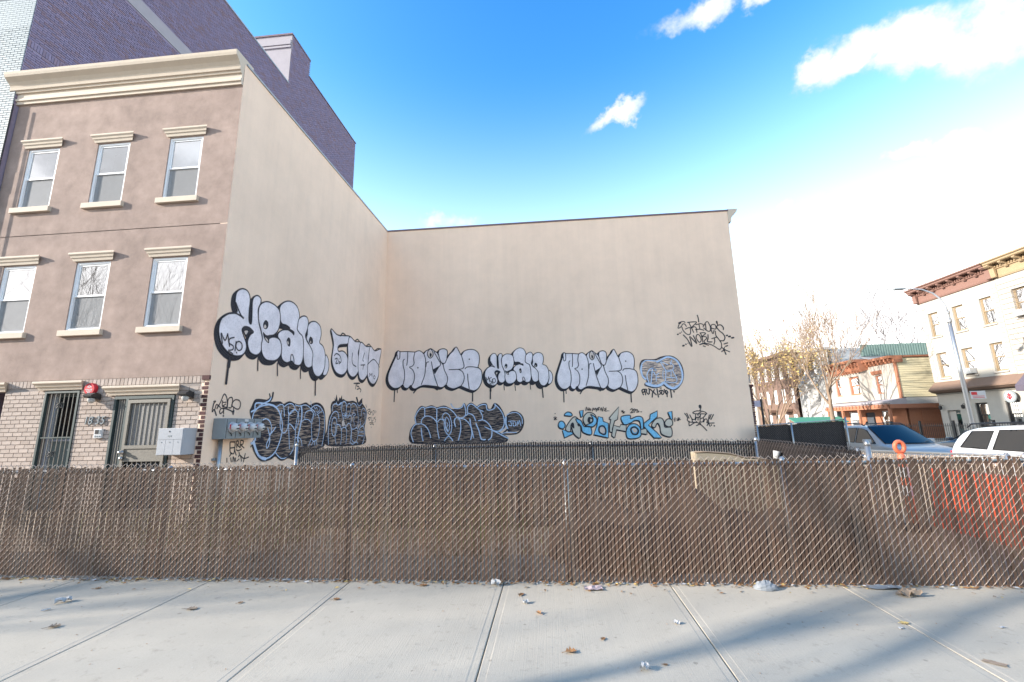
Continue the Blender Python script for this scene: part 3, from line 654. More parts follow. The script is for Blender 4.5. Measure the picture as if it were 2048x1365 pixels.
# ================================================================== corner building behind
CB = thing('corner_building', 'beige stucco building closing the lot with long graffitied rear wall', 'building', (0, YB, 0))
MB().box(XS-.12, XR, YB, YB+8, -.6, 10.46).build('rear_wall', M['stucco_beige'], CB)
MB().box(XS+.02, XR+.04, YB-.03, YB+.25, 10.463, 10.53).build('coping', M['coping_dark'], CB)
prof = [(9.95, .0), (9.95, -.10), (10.1, -.12), (10.3, -.22), (10.42, -.38), (10.55, -.42), (10.55, 0)]
MB().extr(prof, MXp(XR), YB-.02, YB+9).build('cornice', M['trim'], CB)
z = -.4; r = 0
cbr = MB()
while z < 2.85:
    MB().box(XR+.004, XR+.12, YB+.02 if r % 2 else YB+.05, YB+.24, z+.006, z+.0825).build('brick', M['red_brick'], CB); z += .0885; r += 1
MB().box(XR-.01, XR+.16, YB-.015, YB+.3, 2.86, 2.95).build('brick_cap', M['red_brick'], CB)
# faint construction joints in the rear wall stucco
for zz in (4.62,):
    pass
# ================================================================== tall building behind left
XT, YT = -13.35, 8.50
TB = thing('tall_building', 'tall purple-brown brick apartment building with white glazed brick front behind the row house', 'building', (XT-2, YT, 0))
MB().box(XT-9, XT-.012, YT+.012, 19.0, -.3, 19.78).build('front_block', M['mortar_purple'], TB)
MB().box(XT-9, XT-.012, 19.0, 26.9, -.3, 21.78).build('rear_block', M['mortar_purple'], TB)
MB().box(XT-2.2, XT-.012, 19.02, 20.75, 21.78, 22.85).build('bulkhead', M['slab_band'], TB)
MB().box(XT-2.15, XT-.012, 18.99, 19.02, 19.78, 22.85).build('bulkhead_face', M['slab_band'], TB)
mb = MB(); mb.box(XT-2.25, XT+.02, 18.94, 20.8, 22.85, 22.95); mb.build('bulkhead_coping', M['coping_dark'], TB)
MB().box(XT-2.15, XT-.03, 18.90, 18.99, 22.2, 22.5).build('bulkhead_trim', M['slab_band'], TB)
MB().box(XT-2.15, XT-.03, 18.93, 18.99, 22.04, 22.16).build('bulkhead_trim', M['slab_band'], TB)
MB().box(XT-.3, XT+.03, YT, 18.98, 19.785, 19.86).build('coping', M['coping'], TB)
MB().box(XT-.3, XT+.03, 20.76, 26.93, 21.785, 21.86).build('coping', M['coping_dark'], TB)
MB().box(XT-.01, XT+.012, YT+.3, 26.9, 15.50, 15.98).build('floor_band', M['slab_band'], TB)
# side brickwork (joined, thousands of bricks)
mb = MB(); rb = random.Random(5); cl, chh, j = .203, .0677, .010
zr = 9.9; r = 0
while zr < 22.8:
    top = zr+chh-j; off = (r % 2)*cl/2; y = YT-.05+off
    sold = abs(zr-11.6) < .01
    while y < 26.85:
        y1 = min(y+cl-j, 26.88); ok = True
        zlim = 19.78 if y < 18.95 else (22.85 if y < 20.73 else 21.78)
        if top > zlim: ok = False
        if top > 15.48 and zr < 16.0: ok = False
        if zr < min(1.5+.93*y, 17.3): ok = False
        if 11.62 < (zr+top)/2 < 11.82: ok = False
        if ok and y1-y > .04:
            d = rb.uniform(.0, .004); ys = max(y, YT+.02)
            if y1 > ys+.02: mb.add([(XT-.012, ys, zr), (XT-.012, y1, zr), (XT-.012, y1, top), (XT-.012, ys, top), (XT+d, ys+.003, zr+.003), (XT+d, y1-.003, zr+.003), (XT+d, y1-.003, top-.003), (XT+d, ys+.003, top-.003)], [(4, 5, 6, 7), (0, 1, 5, 4), (1, 2, 6, 5), (2, 3, 7, 6), (3, 0, 4, 7)])
        y += cl
    zr += chh; r += 1
y = YT+.02
while y < 15:      # soldier course
    mb.box(XT-.012, XT+.005, y, y+.058, 11.62, 11.815); y += .0677
o = mb.build('brickwork', M['purple_brick'], TB, recalc=False); o['kind'] = 'stuff'
# white glazed brick front : single bricks where the photograph shows them
MB().box(XT-3.2, XT-.004, YT+.004, YT+.011, 7.5, 13.2).build('mortar_bed', M['mortar_white'], TB)
cnt = 0; zr = 8.1; r = 0; rest = MB()
while zr < 13.1:
    off = (r % 2)*cl/2; x = XT-off if off else XT
    x1 = XT
    k = 0
    while x1 > XT-1.75:
        x0 = XT-(k+1)*cl+(cl/2 if r % 2 else 0); 
        lim = -13.35-.27*(max(0, zr-8.2))-.32
        if x1-x0 > .03:
            if x1 > lim and cnt < 298: brickobj(round(x0+j/2, 3), round(x1-j/2, 3), zr, zr+chh-j, M['white_brick'], TB, YT-.008, 'white_brick', .008); cnt += 1
            else: rest.box(x0+j/2, x1-j/2, YT-.006, YT+.004, zr, zr+chh-j)
        x1 = x0; k += 1
    zr += chh; r += 1
o = rest.build('white_brickwork', M['white_brick'], TB); o['kind'] = 'stuff'
MB().tube([(XT+.06, YT-.03, 2), (XT+.06, YT-.03, 9.8)], .018, 8).build('downpipe', M['iron_black'], TB)

# ================================================================== graffiti (paint films lying on the walls)
GRAF = [
 ('large silver bubble-letter graffiti reading HEAN with black shadow and drips, beside the building corner','S',[
  ('X','K:-0.098:-0.106',0.032,[9.095,4.527,9.119,4.731,9.282,4.863,9.471,4.859,9.579,4.703,9.584,4.397,9.607,4.165,9.665,4.095,9.707,4.139,9.692,4.391,9.669,4.661,9.724,4.799,9.842,4.862,9.962,4.817,9.968,4.694,9.902,4.535,9.919,4.381,9.991,4.154,10.095,3.967,10.163,3.772,10.155,3.526,10.045,3.398,9.898,3.371,9.744,3.422,9.652,3.572,9.643,3.703,9.711,3.835,9.806,3.926,9.616,3.992,9.477,3.977,9.41,3.893,9.456,3.798,9.592,3.594,9.605,3.432,9.503,3.3,9.287,3.243,9.068,3.277,8.841,3.422,8.717,3.641,8.698,3.851,8.772,4.039,8.92,4.156,9.104,4.22,9.192,4.285,9.13,4.406]),
  ('X','K:-0.116:-0.114',0.032,[9.919,4.486,9.95,4.636,10.09,4.765,10.3,4.826,10.588,4.796,10.769,4.675,10.815,4.422,10.758,4.184,10.606,4.022,10.418,3.958,10.315,3.908,10.376,3.863,10.532,3.938,10.729,3.963,10.897,3.896,10.971,3.704,10.937,3.513,10.78,3.371,10.56,3.317,10.341,3.33,10.19,3.463,10.137,3.662,10.154,3.84,10.055,4.064,9.952,4.25]),
  ('X','K:-0.136:-0.127',0.032,[10.74,4.762,10.809,4.915,11.037,5.066,11.289,5.111,11.533,5.039,11.677,4.833,11.68,4.59,11.614,4.413,11.729,4.318,11.915,4.235,12.004,3.926,12.01,3.603,11.915,3.409,11.75,3.359,11.58,3.382,11.474,3.444,11.261,3.368,11.071,3.404,10.983,3.52,10.966,3.741,10.883,3.912,10.765,4,10.796,4.118,10.962,4.229,11.203,4.29,11.258,4.353,11.094,4.393,10.91,4.388,10.822,4.462,10.791,4.605]),
  ('X','K:-0.158:-0.132',0.032,[11.624,4.496,11.665,4.708,11.872,4.85,12.051,4.866,12.153,4.765,12.159,4.598,12.105,4.44,12.055,4.264,12.26,4.097,12.513,3.891,12.604,3.652,12.529,3.453,12.315,3.363,12.124,3.438,12.021,3.686,11.994,4.006,11.915,4.235,11.729,4.318,11.623,4.395]),
  ('X','K:-0.172:-0.135',0.032,[12.151,4.367,12.157,4.619,12.324,4.785,12.59,4.841,12.844,4.755,12.929,4.531,12.894,4.348,12.867,4.233,13.082,4.163,13.233,3.968,13.292,3.623,13.182,3.346,12.995,3.186,12.797,3.172,12.628,3.278,12.521,3.515,12.518,3.849,12.26,4.097,12.078,4.248]),
  ('X','K:-0.203:-0.138',0.032,[13.283,3.91,13.473,3.783,13.53,3.522,13.402,3.284,13.192,3.26,13.269,3.532]),
  ('O','S',0.032,[9.095,4.527,9.119,4.731,9.282,4.863,9.471,4.859,9.579,4.703,9.584,4.397,9.607,4.165,9.665,4.095,9.707,4.139,9.692,4.391,9.669,4.661,9.724,4.799,9.842,4.862,9.962,4.817,9.968,4.694,9.902,4.535,9.919,4.381,9.991,4.154,10.095,3.967,10.163,3.772,10.155,3.526,10.045,3.398,9.898,3.371,9.744,3.422,9.652,3.572,9.643,3.703,9.711,3.835,9.806,3.926,9.616,3.992,9.477,3.977,9.41,3.893,9.456,3.798,9.592,3.594,9.605,3.432,9.503,3.3,9.287,3.243,9.068,3.277,8.841,3.422,8.717,3.641,8.698,3.851,8.772,4.039,8.92,4.156,9.104,4.22,9.192,4.285,9.13,4.406]),
  ('O','S',0.032,[9.919,4.486,9.95,4.636,10.09,4.765,10.3,4.826,10.588,4.796,10.769,4.675,10.815,4.422,10.758,4.184,10.606,4.022,10.418,3.958,10.315,3.908,10.376,3.863,10.532,3.938,10.729,3.963,10.897,3.896,10.971,3.704,10.937,3.513,10.78,3.371,10.56,3.317,10.341,3.33,10.19,3.463,10.137,3.662,10.154,3.84,10.055,4.064,9.952,4.25]),
  ('O','S',0.032,[10.74,4.762,10.809,4.915,11.037,5.066,11.289,5.111,11.533,5.039,11.677,4.833,11.68,4.59,11.614,4.413,11.729,4.318,11.915,4.235,12.004,3.926,12.01,3.603,11.915,3.409,11.75,3.359,11.58,3.382,11.474,3.444,11.261,3.368,11.071,3.404,10.983,3.52,10.966,3.741,10.883,3.912,10.765,4,10.796,4.118,10.962,4.229,11.203,4.29,11.258,4.353,11.094,4.393,10.91,4.388,10.822,4.462,10.791,4.605]),
  ('O','S',0.032,[11.624,4.496,11.665,4.708,11.872,4.85,12.051,4.866,12.153,4.765,12.159,4.598,12.105,4.44,12.055,4.264,12.26,4.097,12.513,3.891,12.604,3.652,12.529,3.453,12.315,3.363,12.124,3.438,12.021,3.686,11.994,4.006,11.915,4.235,11.729,4.318,11.623,4.395]),
  ('O','S',0.032,[12.151,4.367,12.157,4.619,12.324,4.785,12.59,4.841,12.844,4.755,12.929,4.531,12.894,4.348,12.867,4.233,13.082,4.163,13.233,3.968,13.292,3.623,13.182,3.346,12.995,3.186,12.797,3.172,12.628,3.278,12.521,3.515,12.518,3.849,12.26,4.097,12.078,4.248]),
  ('O','S',0.032,[13.283,3.91,13.473,3.783,13.53,3.522,13.402,3.284,13.192,3.26,13.269,3.532]),
  ('L','K',0.039,[8.772,4.039,8.92,4.156,9.104,4.22,9.283,4.211,9.416,4.175]),
  ('L','K',0.039,[9.121,4.469,9.221,4.333,9.327,4.222,9.416,4.175]),
  ('F','K',0,[9.41,3.893,9.497,3.998,9.662,4.009,9.806,3.926,9.683,3.862,9.583,3.725,9.487,3.804]),
  ('F','T',0,[9.492,3.871,9.581,3.907,9.608,3.88,9.549,3.801]),
  ('F','K',0,[10.215,4.324,10.318,4.285,10.333,4.18,10.263,4.093,10.16,4.105,10.134,4.216]),
  ('F','T',0,[10.2,4.203,10.259,4.163,10.234,4.111,10.169,4.118]),
  ('F','K',0,[10.153,3.998,10.283,3.944,10.474,3.955,10.421,3.857,10.418,3.757,10.306,3.782,10.203,3.867]),
  ('F','T',0,[10.255,3.878,10.351,3.844,10.387,3.779,10.301,3.816]),
  ('F','K',0,[10.882,4.37,11.133,4.336,11.461,4.3,11.477,4.177,11.372,4.222,11.142,4.269,10.957,4.266]),
  ('F','K',0,[11.231,4.076,11.334,4.019,11.325,3.843,11.23,3.845,11.157,3.965]),
  ('F','T',0,[11.212,3.976,11.265,3.909,11.232,3.873,11.188,3.925]),
  ('L','K',0.032,[11.413,3.416,11.41,3.588,11.484,3.62,11.565,3.496,11.58,3.382]),
  ('F','K',0,[12.307,4.315,12.449,4.281,12.479,4.159,12.372,4.097,12.252,4.158]),
  ('F','T',0,[12.337,4.195,12.388,4.155,12.331,4.127]),
  ('L','K',0.036,[12.151,4.367,12.115,4.193,12.262,4.076]),
  ('L','K',0.029,[8.843,3.459,8.771,3.678,8.906,3.533,8.965,3.7]),
  ('L','K',0.029,[8.965,3.7,9.059,3.425]),
  ('L','K',0.029,[9.176,3.658,9.043,3.597,9.044,3.497,9.17,3.457,9.165,3.371,9.039,3.334]),
  ('L','K',0.029,[9.248,3.577,9.245,3.354]),
  ('C','K',0.029,[9.348,3.596,9.445,3.55,9.452,3.437,9.356,3.382,9.266,3.453,9.27,3.549]),
  ('L','K',0.025,[9.043,3.303,9.115,3.3,9.188,3.271]),
  ('L','K',0.032,[9.292,3.33,9.303,3.316]),
  ('L','K',0.093,[9.106,3.158,9.099,2.972]),
  ('L','K',0.064,[9.09,3.032,9.076,2.587]),
  ('L','K',0.036,[10.055,3.321,10.084,3.002]),
  ('L','K',0.036,[10.836,3.296,10.881,2.964]),
  ('L','K',0.036,[11.921,3.311,11.953,3.006]),
  ('L','K',0.057,[12.763,3.126,12.807,2.588]),
 ]),
 ('silver graffiti reading SCOT with black outline next to the inner corner','S',[
  ('X','K:-0.028:-0.071',0.04,[13.552,4.839,13.958,4.725,14.395,4.782,14.913,4.849,14.803,4.576,14.431,4.467,14.189,4.403,14.066,4.295,14.138,4.175,14.428,4.234,14.724,4.157,14.88,3.895,14.789,3.58,14.503,3.402,14.111,3.412,13.859,3.565,13.71,3.818,13.744,4.145,13.763,4.38,13.64,4.635]),
  ('X','K:-0.035:-0.078',0.04,[14.913,4.849,15.368,4.76,15.835,4.798,15.643,4.368,15.833,4.032,15.72,3.654,15.401,3.429,15.069,3.452,14.839,3.694,14.853,4.138,14.788,4.524]),
  ('X','K:-0.040:-0.082',0.04,[15.834,4.813,16.339,4.746,16.729,4.783,16.579,4.304,16.635,3.766,16.228,3.399,15.859,3.454,15.698,3.858,15.706,4.327]),
  ('X','K:-0.045:-0.086',0.04,[16.726,4.81,17.217,4.715,17.858,4.896,17.753,4.425,17.679,4.124,17.674,3.719,17.283,3.351,16.873,3.372,16.582,3.651,16.59,4.196]),
  ('O','S',0.04,[13.552,4.839,13.958,4.725,14.395,4.782,14.913,4.849,14.803,4.576,14.431,4.467,14.189,4.403,14.066,4.295,14.138,4.175,14.428,4.234,14.724,4.157,14.88,3.895,14.789,3.58,14.503,3.402,14.111,3.412,13.859,3.565,13.71,3.818,13.744,4.145,13.763,4.38,13.64,4.635]),
  ('O','S',0.04,[14.913,4.849,15.368,4.76,15.835,4.798,15.643,4.368,15.833,4.032,15.72,3.654,15.401,3.429,15.069,3.452,14.839,3.694,14.853,4.138,14.788,4.524]),
  ('O','S',0.04,[15.834,4.813,16.339,4.746,16.729,4.783,16.579,4.304,16.635,3.766,16.228,3.399,15.859,3.454,15.698,3.858,15.706,4.327]),
  ('O','S',0.04,[16.726,4.81,17.217,4.715,17.858,4.896,17.753,4.425,17.679,4.124,17.674,3.719,17.283,3.351,16.873,3.372,16.582,3.651,16.59,4.196]),
  ('L','K',0.04,[13.857,3.979,13.987,4.07,14.232,4.039,14.35,3.867,14.216,3.753]),
  ('L','K',0.035,[13.916,3.872,14.071,3.919,14.019,3.795,13.98,3.729,14.147,3.766]),
  ('L','K',0.035,[14.194,3.938,14.179,3.818,14.256,3.829]),
  ('L','K',0.04,[15.194,4.294,15.167,4.037,15.273,3.876,15.527,3.835]),
  ('L','K',0.04,[16.204,4.461,16.085,4.175,16.151,4.131]),
  ('L','K',0.04,[15.927,3.941,16.29,4.001]),
  ('L','K',0.04,[16.168,3.974,16.124,3.809]),
  ('L','K',0.04,[16.54,4.052,16.916,4.272,17.184,4.34,17.553,4.222,17.74,4.103]),
  ('l','K',0.03,[16.77,3.727,16.758,3.589]),
  ('L','K',0.03,[16.797,3.72,16.91,3.661,17.009,3.756,17.022,3.619]),
  ('C','K',0.03,[17.25,3.683,17.353,3.638,17.263,3.55,17.161,3.606]),
  ('L','K',0.045,[14.201,4.727,14.337,4.853,14.542,4.847]),
  ('L','K',0.045,[15.312,4.75,15.53,4.87,15.712,4.827]),
  ('L','K',0.045,[16.338,4.756,16.585,4.885,16.765,4.823]),
  ('L','K',0.045,[17.216,4.732,17.49,4.861,17.858,4.902]),
 ]),
 ('small black tag reading T5 below the SCOT graffiti','S',[
  ('L','K',0.04,[15.427,3.191,15.846,3.246]),
  ('L','K',0.04,[15.618,3.209,15.594,3.005]),
  ('L','K',0.04,[15.942,3.24,15.711,3.203,15.697,3.115,15.86,3.114,15.846,3.026,15.709,3]),
  ('L','K',0.04,[15.902,3.056,16.062,3.008,16,2.92]),
 ]),
 ('dark hatched graffiti with pale blue outlines, behind the utility meters','S',[
  ('C','K',0.061,[9.976,2.005,10.037,2.075,10.096,2.243,10.216,2.284,10.434,2.275,10.641,2.243,10.874,2.248,11.114,2.267,11.272,2.214,11.42,2.268,11.575,2.294,11.771,2.253,12.028,2.233,12.343,2.306,12.567,2.241,12.749,2.3,12.941,2.335,13.18,2.303,13.407,2.152,13.521,1.796,13.564,1.44,13.528,1.159,13.475,1.021,12.611,0.913,12.051,0.742,11.664,0.816,11.364,0.77,11.103,0.897,10.879,0.827,10.569,0.815,10.337,0.961,10.158,1.211,10.219,1.357,10.182,1.629,10.063,1.818]),
  ('F','D',0,[9.976,2.005,10.037,2.075,10.096,2.243,10.216,2.284,10.434,2.275,10.641,2.243,10.874,2.248,11.114,2.267,11.272,2.214,11.42,2.268,11.575,2.294,11.771,2.253,12.028,2.233,12.343,2.306,12.567,2.241,12.749,2.3,12.941,2.335,13.18,2.303,13.407,2.152,13.521,1.796,13.564,1.44,13.528,1.159,13.475,1.021,12.611,0.913,12.051,0.742,11.664,0.816,11.364,0.77,11.103,0.897,10.879,0.827,10.569,0.815,10.337,0.961,10.158,1.211,10.219,1.357,10.182,1.629,10.063,1.818]),
  ('L','K',0.076,[10.002,2.033,10.1,2.215,10.24,2.264,10.592,2.269]),
  ('L','K',0.069,[10.262,2.266,10.591,2.277,10.742,2.351,10.78,2.5]),
  ('L','K',0.046,[10.634,2.461,10.671,2.361,10.545,2.281]),
  ('L','B',0.04,[10.008,1.993,10.183,2.067,10.38,2.187,10.635,2.286,10.715,2.378]),
  ('L','B',0.04,[10.133,2.052,10.126,2.175,10.226,2.215,10.6,2.205,10.885,2.167,11.097,2.027,11.255,1.775,11.291,1.506,11.225,1.255,11.088,1.013,10.895,0.883,10.631,0.838,10.452,0.885,10.304,1.043,10.224,1.249,10.231,1.424,10.159,1.493]),
  ('L','B',0.076,[10.189,1.277,10.325,1.042,10.472,0.898,10.698,0.838]),
  ('L','B',0.034,[10.063,1.818,10.112,1.982,10.283,2.113,10.603,2.184,10.837,2.165,11.042,2.069,11.189,1.894]),
  ('L','B',0.03,[10.256,1.315,10.228,1.519,10.317,1.711,10.497,1.817,10.63,1.826,10.753,1.756,10.828,1.627,10.825,1.483,10.764,1.342,10.683,1.19,10.718,1.097,10.785,1.185,10.798,1.341,10.744,1.484,10.683,1.599]),
  ('L','B',0.03,[10.796,1.441,10.922,1.539,11.005,1.626]),
  ('L','B',0.03,[11.202,2.075,11.172,1.834,11.2,1.625,11.319,1.483,11.445,1.488,11.531,1.624,11.54,1.855,11.531,2.024]),
  ('L','B',0.027,[10.96,2.141,11.074,2.198,11.234,2.213,11.303,2.079,11.338,1.912]),
  ('L','B',0.027,[11.482,2.193,11.539,1.963,11.79,2.111,11.813,2.144,11.689,2.25,11.5,2.256,11.304,2.17]),
  ('L','B',0.027,[11.539,1.963,11.685,2.076,11.847,2.097,11.988,1.99,12.029,1.782,11.889,1.56,11.711,1.67,11.573,1.701,11.604,1.471,11.687,1.041]),
  ('L','B',0.027,[12.038,2.153,11.956,1.909,11.909,1.623,11.922,1.309,11.914,1.154,11.852,1.002,11.662,0.831,11.385,0.798,11.202,0.876,11.082,0.971]),
  ('L','B',0.061,[12.118,2.205,12.17,2.027,12.158,1.784,12.094,1.495,12.048,1.306,12.088,1.21]),
  ('L','B',0.024,[11.801,2.239,12.03,2.217,12.318,2.263,12.507,2.221,12.642,2.142,12.785,2.011,12.686,1.789]),
  ('L','B',0.024,[12.341,1.851,12.348,2.032,12.582,2.115,12.747,2.061,12.824,1.96,12.726,1.722,12.76,1.453,12.817,1.251,12.935,1.196,13.105,1.276,13.19,1.533,13.175,1.793,13.086,1.966,12.98,2.016]),
  ('L','B',0.024,[12.162,1.751,12.313,1.834,12.524,1.837,12.69,1.755]),
  ('L','B',0.024,[11.922,1.309,12.058,1.337,12.226,1.253,12.29,1.09]),
  ('L','B',0.027,[12.637,2.176,12.841,2.081,12.921,1.962]),
  ('L','B',0.03,[12.667,2.194,12.914,2.282,13.191,2.215,13.425,2.009,13.49,1.618,13.475,1.301,13.403,1.041]),
  ('L','B',0.021,[13.046,2.017,13.305,2.13]),
  ('L','B',0.021,[12.62,1.076,12.781,1.285]),
  ('L','B',0.021,[12.79,1.085,12.887,1.198]),
  ('L','B',0.021,[12.982,1.077,12.951,1.196]),
  ('L','B',0.021,[13.095,1.089,13.031,1.21]),
  ('L','B',0.021,[12.809,2.208,12.879,2.168,12.939,2.213,12.996,2.155]),
  ('L','B',0.021,[12.955,2.084,13.023,2.069,13.103,2.106,13.128,2.177]),
  ('L','B',0.021,[12.594,2.395,12.645,2.244]),
  ('f','B',0,[10.077,1.281,10.221,1.269,10.23,1.208,10.076,1.221]),
  ('L','K',0.027,[10.094,1.161,10.15,1.192,10.24,1.06,10.386,0.903,10.547,0.817]),
  ('L','K',0.027,[11.077,0.913,11.262,0.792,11.49,0.768,11.762,0.87,11.853,0.787]),
 ]),
 ('dark spiky-topped graffiti with pale blue outlines at the end of the side wall','S',[
  ('C','K',0.062,[13.754,1.058,13.709,1.544,13.765,1.909,13.888,2.082,13.85,2.281,13.937,2.415,14.142,2.455,14.27,2.403,14.483,2.459,14.667,2.544,14.87,2.494,15.108,2.491,15.421,2.524,15.68,2.489,15.947,2.453,16.217,2.466,16.513,2.31,16.676,2.129,16.602,1.856,16.508,1.588,16.573,1.354,16.491,0.993]),
  ('F','D',0,[13.754,1.058,13.709,1.544,13.765,1.909,13.888,2.082,13.85,2.281,13.937,2.415,14.142,2.455,14.27,2.403,14.483,2.459,14.667,2.544,14.87,2.494,15.108,2.491,15.421,2.524,15.68,2.489,15.947,2.453,16.217,2.466,16.513,2.31,16.676,2.129,16.602,1.856,16.508,1.588,16.573,1.354,16.491,0.993]),
  ('f','K',0,[14.02,2.595,14.105,2.512,14.173,2.708,14.294,2.463,14.401,2.619,14.469,2.578,14.551,2.704,14.625,2.481,14.46,2.382,14.152,2.368]),
  ('f','K',0,[15.639,2.698,15.766,2.722,15.902,2.517,16.081,2.642,16.211,2.709,16.249,2.35,15.834,2.448]),
  ('L','B',0.034,[13.823,1.069,13.768,1.404,13.807,1.797,13.979,2.056,14.179,2.135,14.339,2.081,14.421,1.905]),
  ('L','B',0.031,[13.925,2.141,13.937,2.285,14.032,2.362,14.18,2.384,14.293,2.345,14.46,2.382,14.58,2.448]),
  ('L','B',0.028,[14.174,2.442,14.308,2.345,14.548,2.447,14.535,2.281,14.659,2.044,14.78,1.836,14.972,1.594]),
  ('C','B',0.031,[14.112,1.937,14.276,1.83,14.31,1.539,14.212,1.339,14.046,1.371,13.96,1.599,13.977,1.827]),
  ('L','B',0.025,[14.137,1.728,14.24,1.612,14.206,1.396,14.261,1.18,14.337,1.048]),
  ('L','B',0.031,[14.291,1.699,14.478,1.685,14.618,1.566,14.679,1.314,14.647,1.036]),
  ('L','B',0.031,[14.653,1.536,14.806,1.61,15.012,1.534,15.055,1.305,15.036,1.035]),
  ('L','B',0.031,[14.971,1.61,15.157,1.747,15.342,1.639,15.406,1.375,15.34,1.038]),
  ('L','B',0.034,[14.599,2.283,14.643,2.467,14.804,2.491,14.916,2.389,14.935,2.22,14.927,1.99]),
  ('L','B',0.028,[14.939,2.328,15.114,2.445,15.261,2.373,15.247,2.184,15.16,2.026]),
  ('L','B',0.028,[15.069,1.931,15.264,2.028,15.381,1.921,15.33,1.748,15.421,1.561,15.637,1.544,15.884,1.639,15.936,1.849,15.867,2.139,15.729,2.378,15.464,2.462,15.261,2.373]),
  ('L','B',0.022,[14.751,2.092,15.035,1.931]),
  ('L','B',0.022,[15.016,2.099,14.77,1.926]),
  ('L','B',0.022,[14.879,2.126,14.905,1.898]),
  ('L','B',0.022,[14.664,1.999,15.128,2.01]),
  ('L','B',0.022,[15.521,2.273,15.536,2.13,15.369,2.031]),
  ('L','B',0.022,[15.574,2.115,15.69,2.054,15.514,2.002,15.597,1.908,15.55,1.844,15.618,1.718,15.594,1.608]),
  ('L','B',0.031,[15.424,1.53,15.441,1.219,15.617,1.074,15.833,1.082,15.959,1.285,15.933,1.526,15.816,1.575]),
  ('L','B',0.028,[15.754,2.493,15.954,2.388,16.174,2.497]),
  ('L','B',0.031,[16.186,2.016,16.202,2.232,16.351,2.321,16.563,2.227,16.625,2.026,16.529,1.772,16.303,1.655]),
  ('L','B',0.022,[16.333,2.12,16.409,2.155,16.498,2.073,16.472,1.938]),
  ('L','B',0.034,[16.088,1.85,16.186,1.655,16.427,1.605,16.533,1.355,16.479,1.108,16.374,0.981]),
  ('L','B',0.025,[15.981,1.429,16.486,1.422]),
  ('L','B',0.025,[15.995,1.3,16.461,1.273]),
  ('L','B',0.028,[16.026,1.364,16.046,1.525,16.228,1.622]),
  ('L','B',0.025,[15.406,1.066,15.554,0.998,15.872,1.064,15.99,0.996]),
  ('F','T',0,[14.654,1.804,14.746,1.85,14.856,1.746,14.833,1.655,14.671,1.655]),
  ('f','T',0,[15.924,1.606,16.026,1.72,16.072,1.638,15.967,1.558]),
 ]),
 ('small black two-line scrawl beside the spiky-topped dark graffiti','S',[
  ('L','K',0.028,[16.559,2.465,16.631,2.366]),
  ('L','K',0.028,[16.726,2.25,16.888,2.307,16.98,2.241,16.776,2.166,16.994,2.103,17.113,2.21]),
  ('L','K',0.028,[16.971,2.328,17.03,2.173,17.156,2.212]),
  ('L','K',0.024,[17.254,2.109,17.284,2.251,17.42,2.238,17.343,2.111,17.258,2.074]),
  ('L','K',0.021,[17.506,2.276,17.496,2.151]),
  ('L','K',0.021,[17.599,2.261,17.583,2.189]),
  ('L','K',0.028,[16.799,1.944,17.049,1.982,16.934,1.86,16.883,1.945]),
  ('L','K',0.024,[17.134,2.001,17.171,1.845,17.323,1.864]),
  ('L','K',0.024,[17.311,1.987,17.323,1.864]),
  ('L','K',0.024,[17.533,2.009,17.403,1.954,17.589,1.903,17.509,1.796]),
  ('L','K',0.024,[16.944,1.757,17.198,1.793,17.378,1.759]),
  ('L','K',0.028,[17.035,1.706,17.248,1.733,17.407,1.689]),
  ('L','K',0.028,[17.152,1.611,17.167,1.585]),
 ]),
 ('black curly tag on the side wall above the utility meters','S',[
  ('L','K',0.031,[8.795,2.17,8.84,2.178,8.795,2.117,8.78,1.953,8.827,2.002,8.907,1.881]),
  ('L','K',0.026,[8.849,2.014,8.874,2.109,8.925,2.088,8.903,2.022]),
  ('L','K',0.026,[8.902,2.028,8.992,2.175,9.065,2.348,9.148,2.293,9.189,2.185,9.189,2.063]),
  ('L','K',0.026,[9.002,2.05,8.923,2.1]),
  ('L','K',0.024,[9.045,2.201,9.053,2.094,9.146,2.134]),
  ('L','K',0.022,[9.067,2.166,9.156,2.177]),
  ('L','K',0.024,[9.054,2.082,9.208,2.052]),
  ('L','K',0.026,[9.206,2.064,9.213,2.248,9.31,2.291,9.346,2.218,9.325,2.069,9.249,2.059]),
  ('C','K',0.026,[9.456,2.249,9.567,2.23,9.614,2.157,9.583,2.054,9.504,2.038,9.411,2.072,9.335,2.118,9.374,2.207]),
  ('L','K',0.026,[8.983,1.96,9.029,2.033,9.161,2.032,9.318,1.995,9.39,1.972,9.404,2.059]),
  ('L','K',0.026,[8.983,1.96,9.021,1.919,9.101,1.987,9.095,2.029,9.114,1.922]),
  ('L','K',0.026,[9.363,1.984,9.408,1.911,9.422,1.998]),
  ('L','K',0.031,[9.107,1.886,9.111,1.862]),
 ]),
 ('black scrawl reading ERR on the side wall below the utility meters','S',[
  ('L','K',0.027,[9.402,1.289,9.43,1.095,9.489,1.044,9.557,1.052,9.569,1.209,9.559,1.283]),
  ('L','K',0.025,[9.409,1.301,9.557,1.295]),
  ('L','K',0.025,[9.428,1.167,9.557,1.173]),
  ('L','K',0.025,[9.63,1.158,9.608,1.306,9.662,1.304,9.671,1.242,9.628,1.231,9.736,1.165]),
  ('L','K',0.025,[9.745,1.164,9.733,1.314,9.826,1.305,9.817,1.236,9.755,1.226,9.877,1.145]),
  ('L','K',0.025,[9.487,1.056,9.428,0.988]),
  ('L','K',0.025,[9.564,1.124,9.635,0.998]),
  ('L','K',0.025,[9.617,1.122,9.692,1.093,9.796,1.131]),
  ('L','K',0.025,[9.716,1.055,9.741,1.004,9.712,0.957]),
  ('L','K',0.025,[9.35,0.952,9.366,0.862]),
  ('L','K',0.025,[9.468,0.949,9.497,0.863]),
  ('L','K',0.025,[9.55,0.859,9.543,0.968,9.62,0.854,9.617,0.939]),
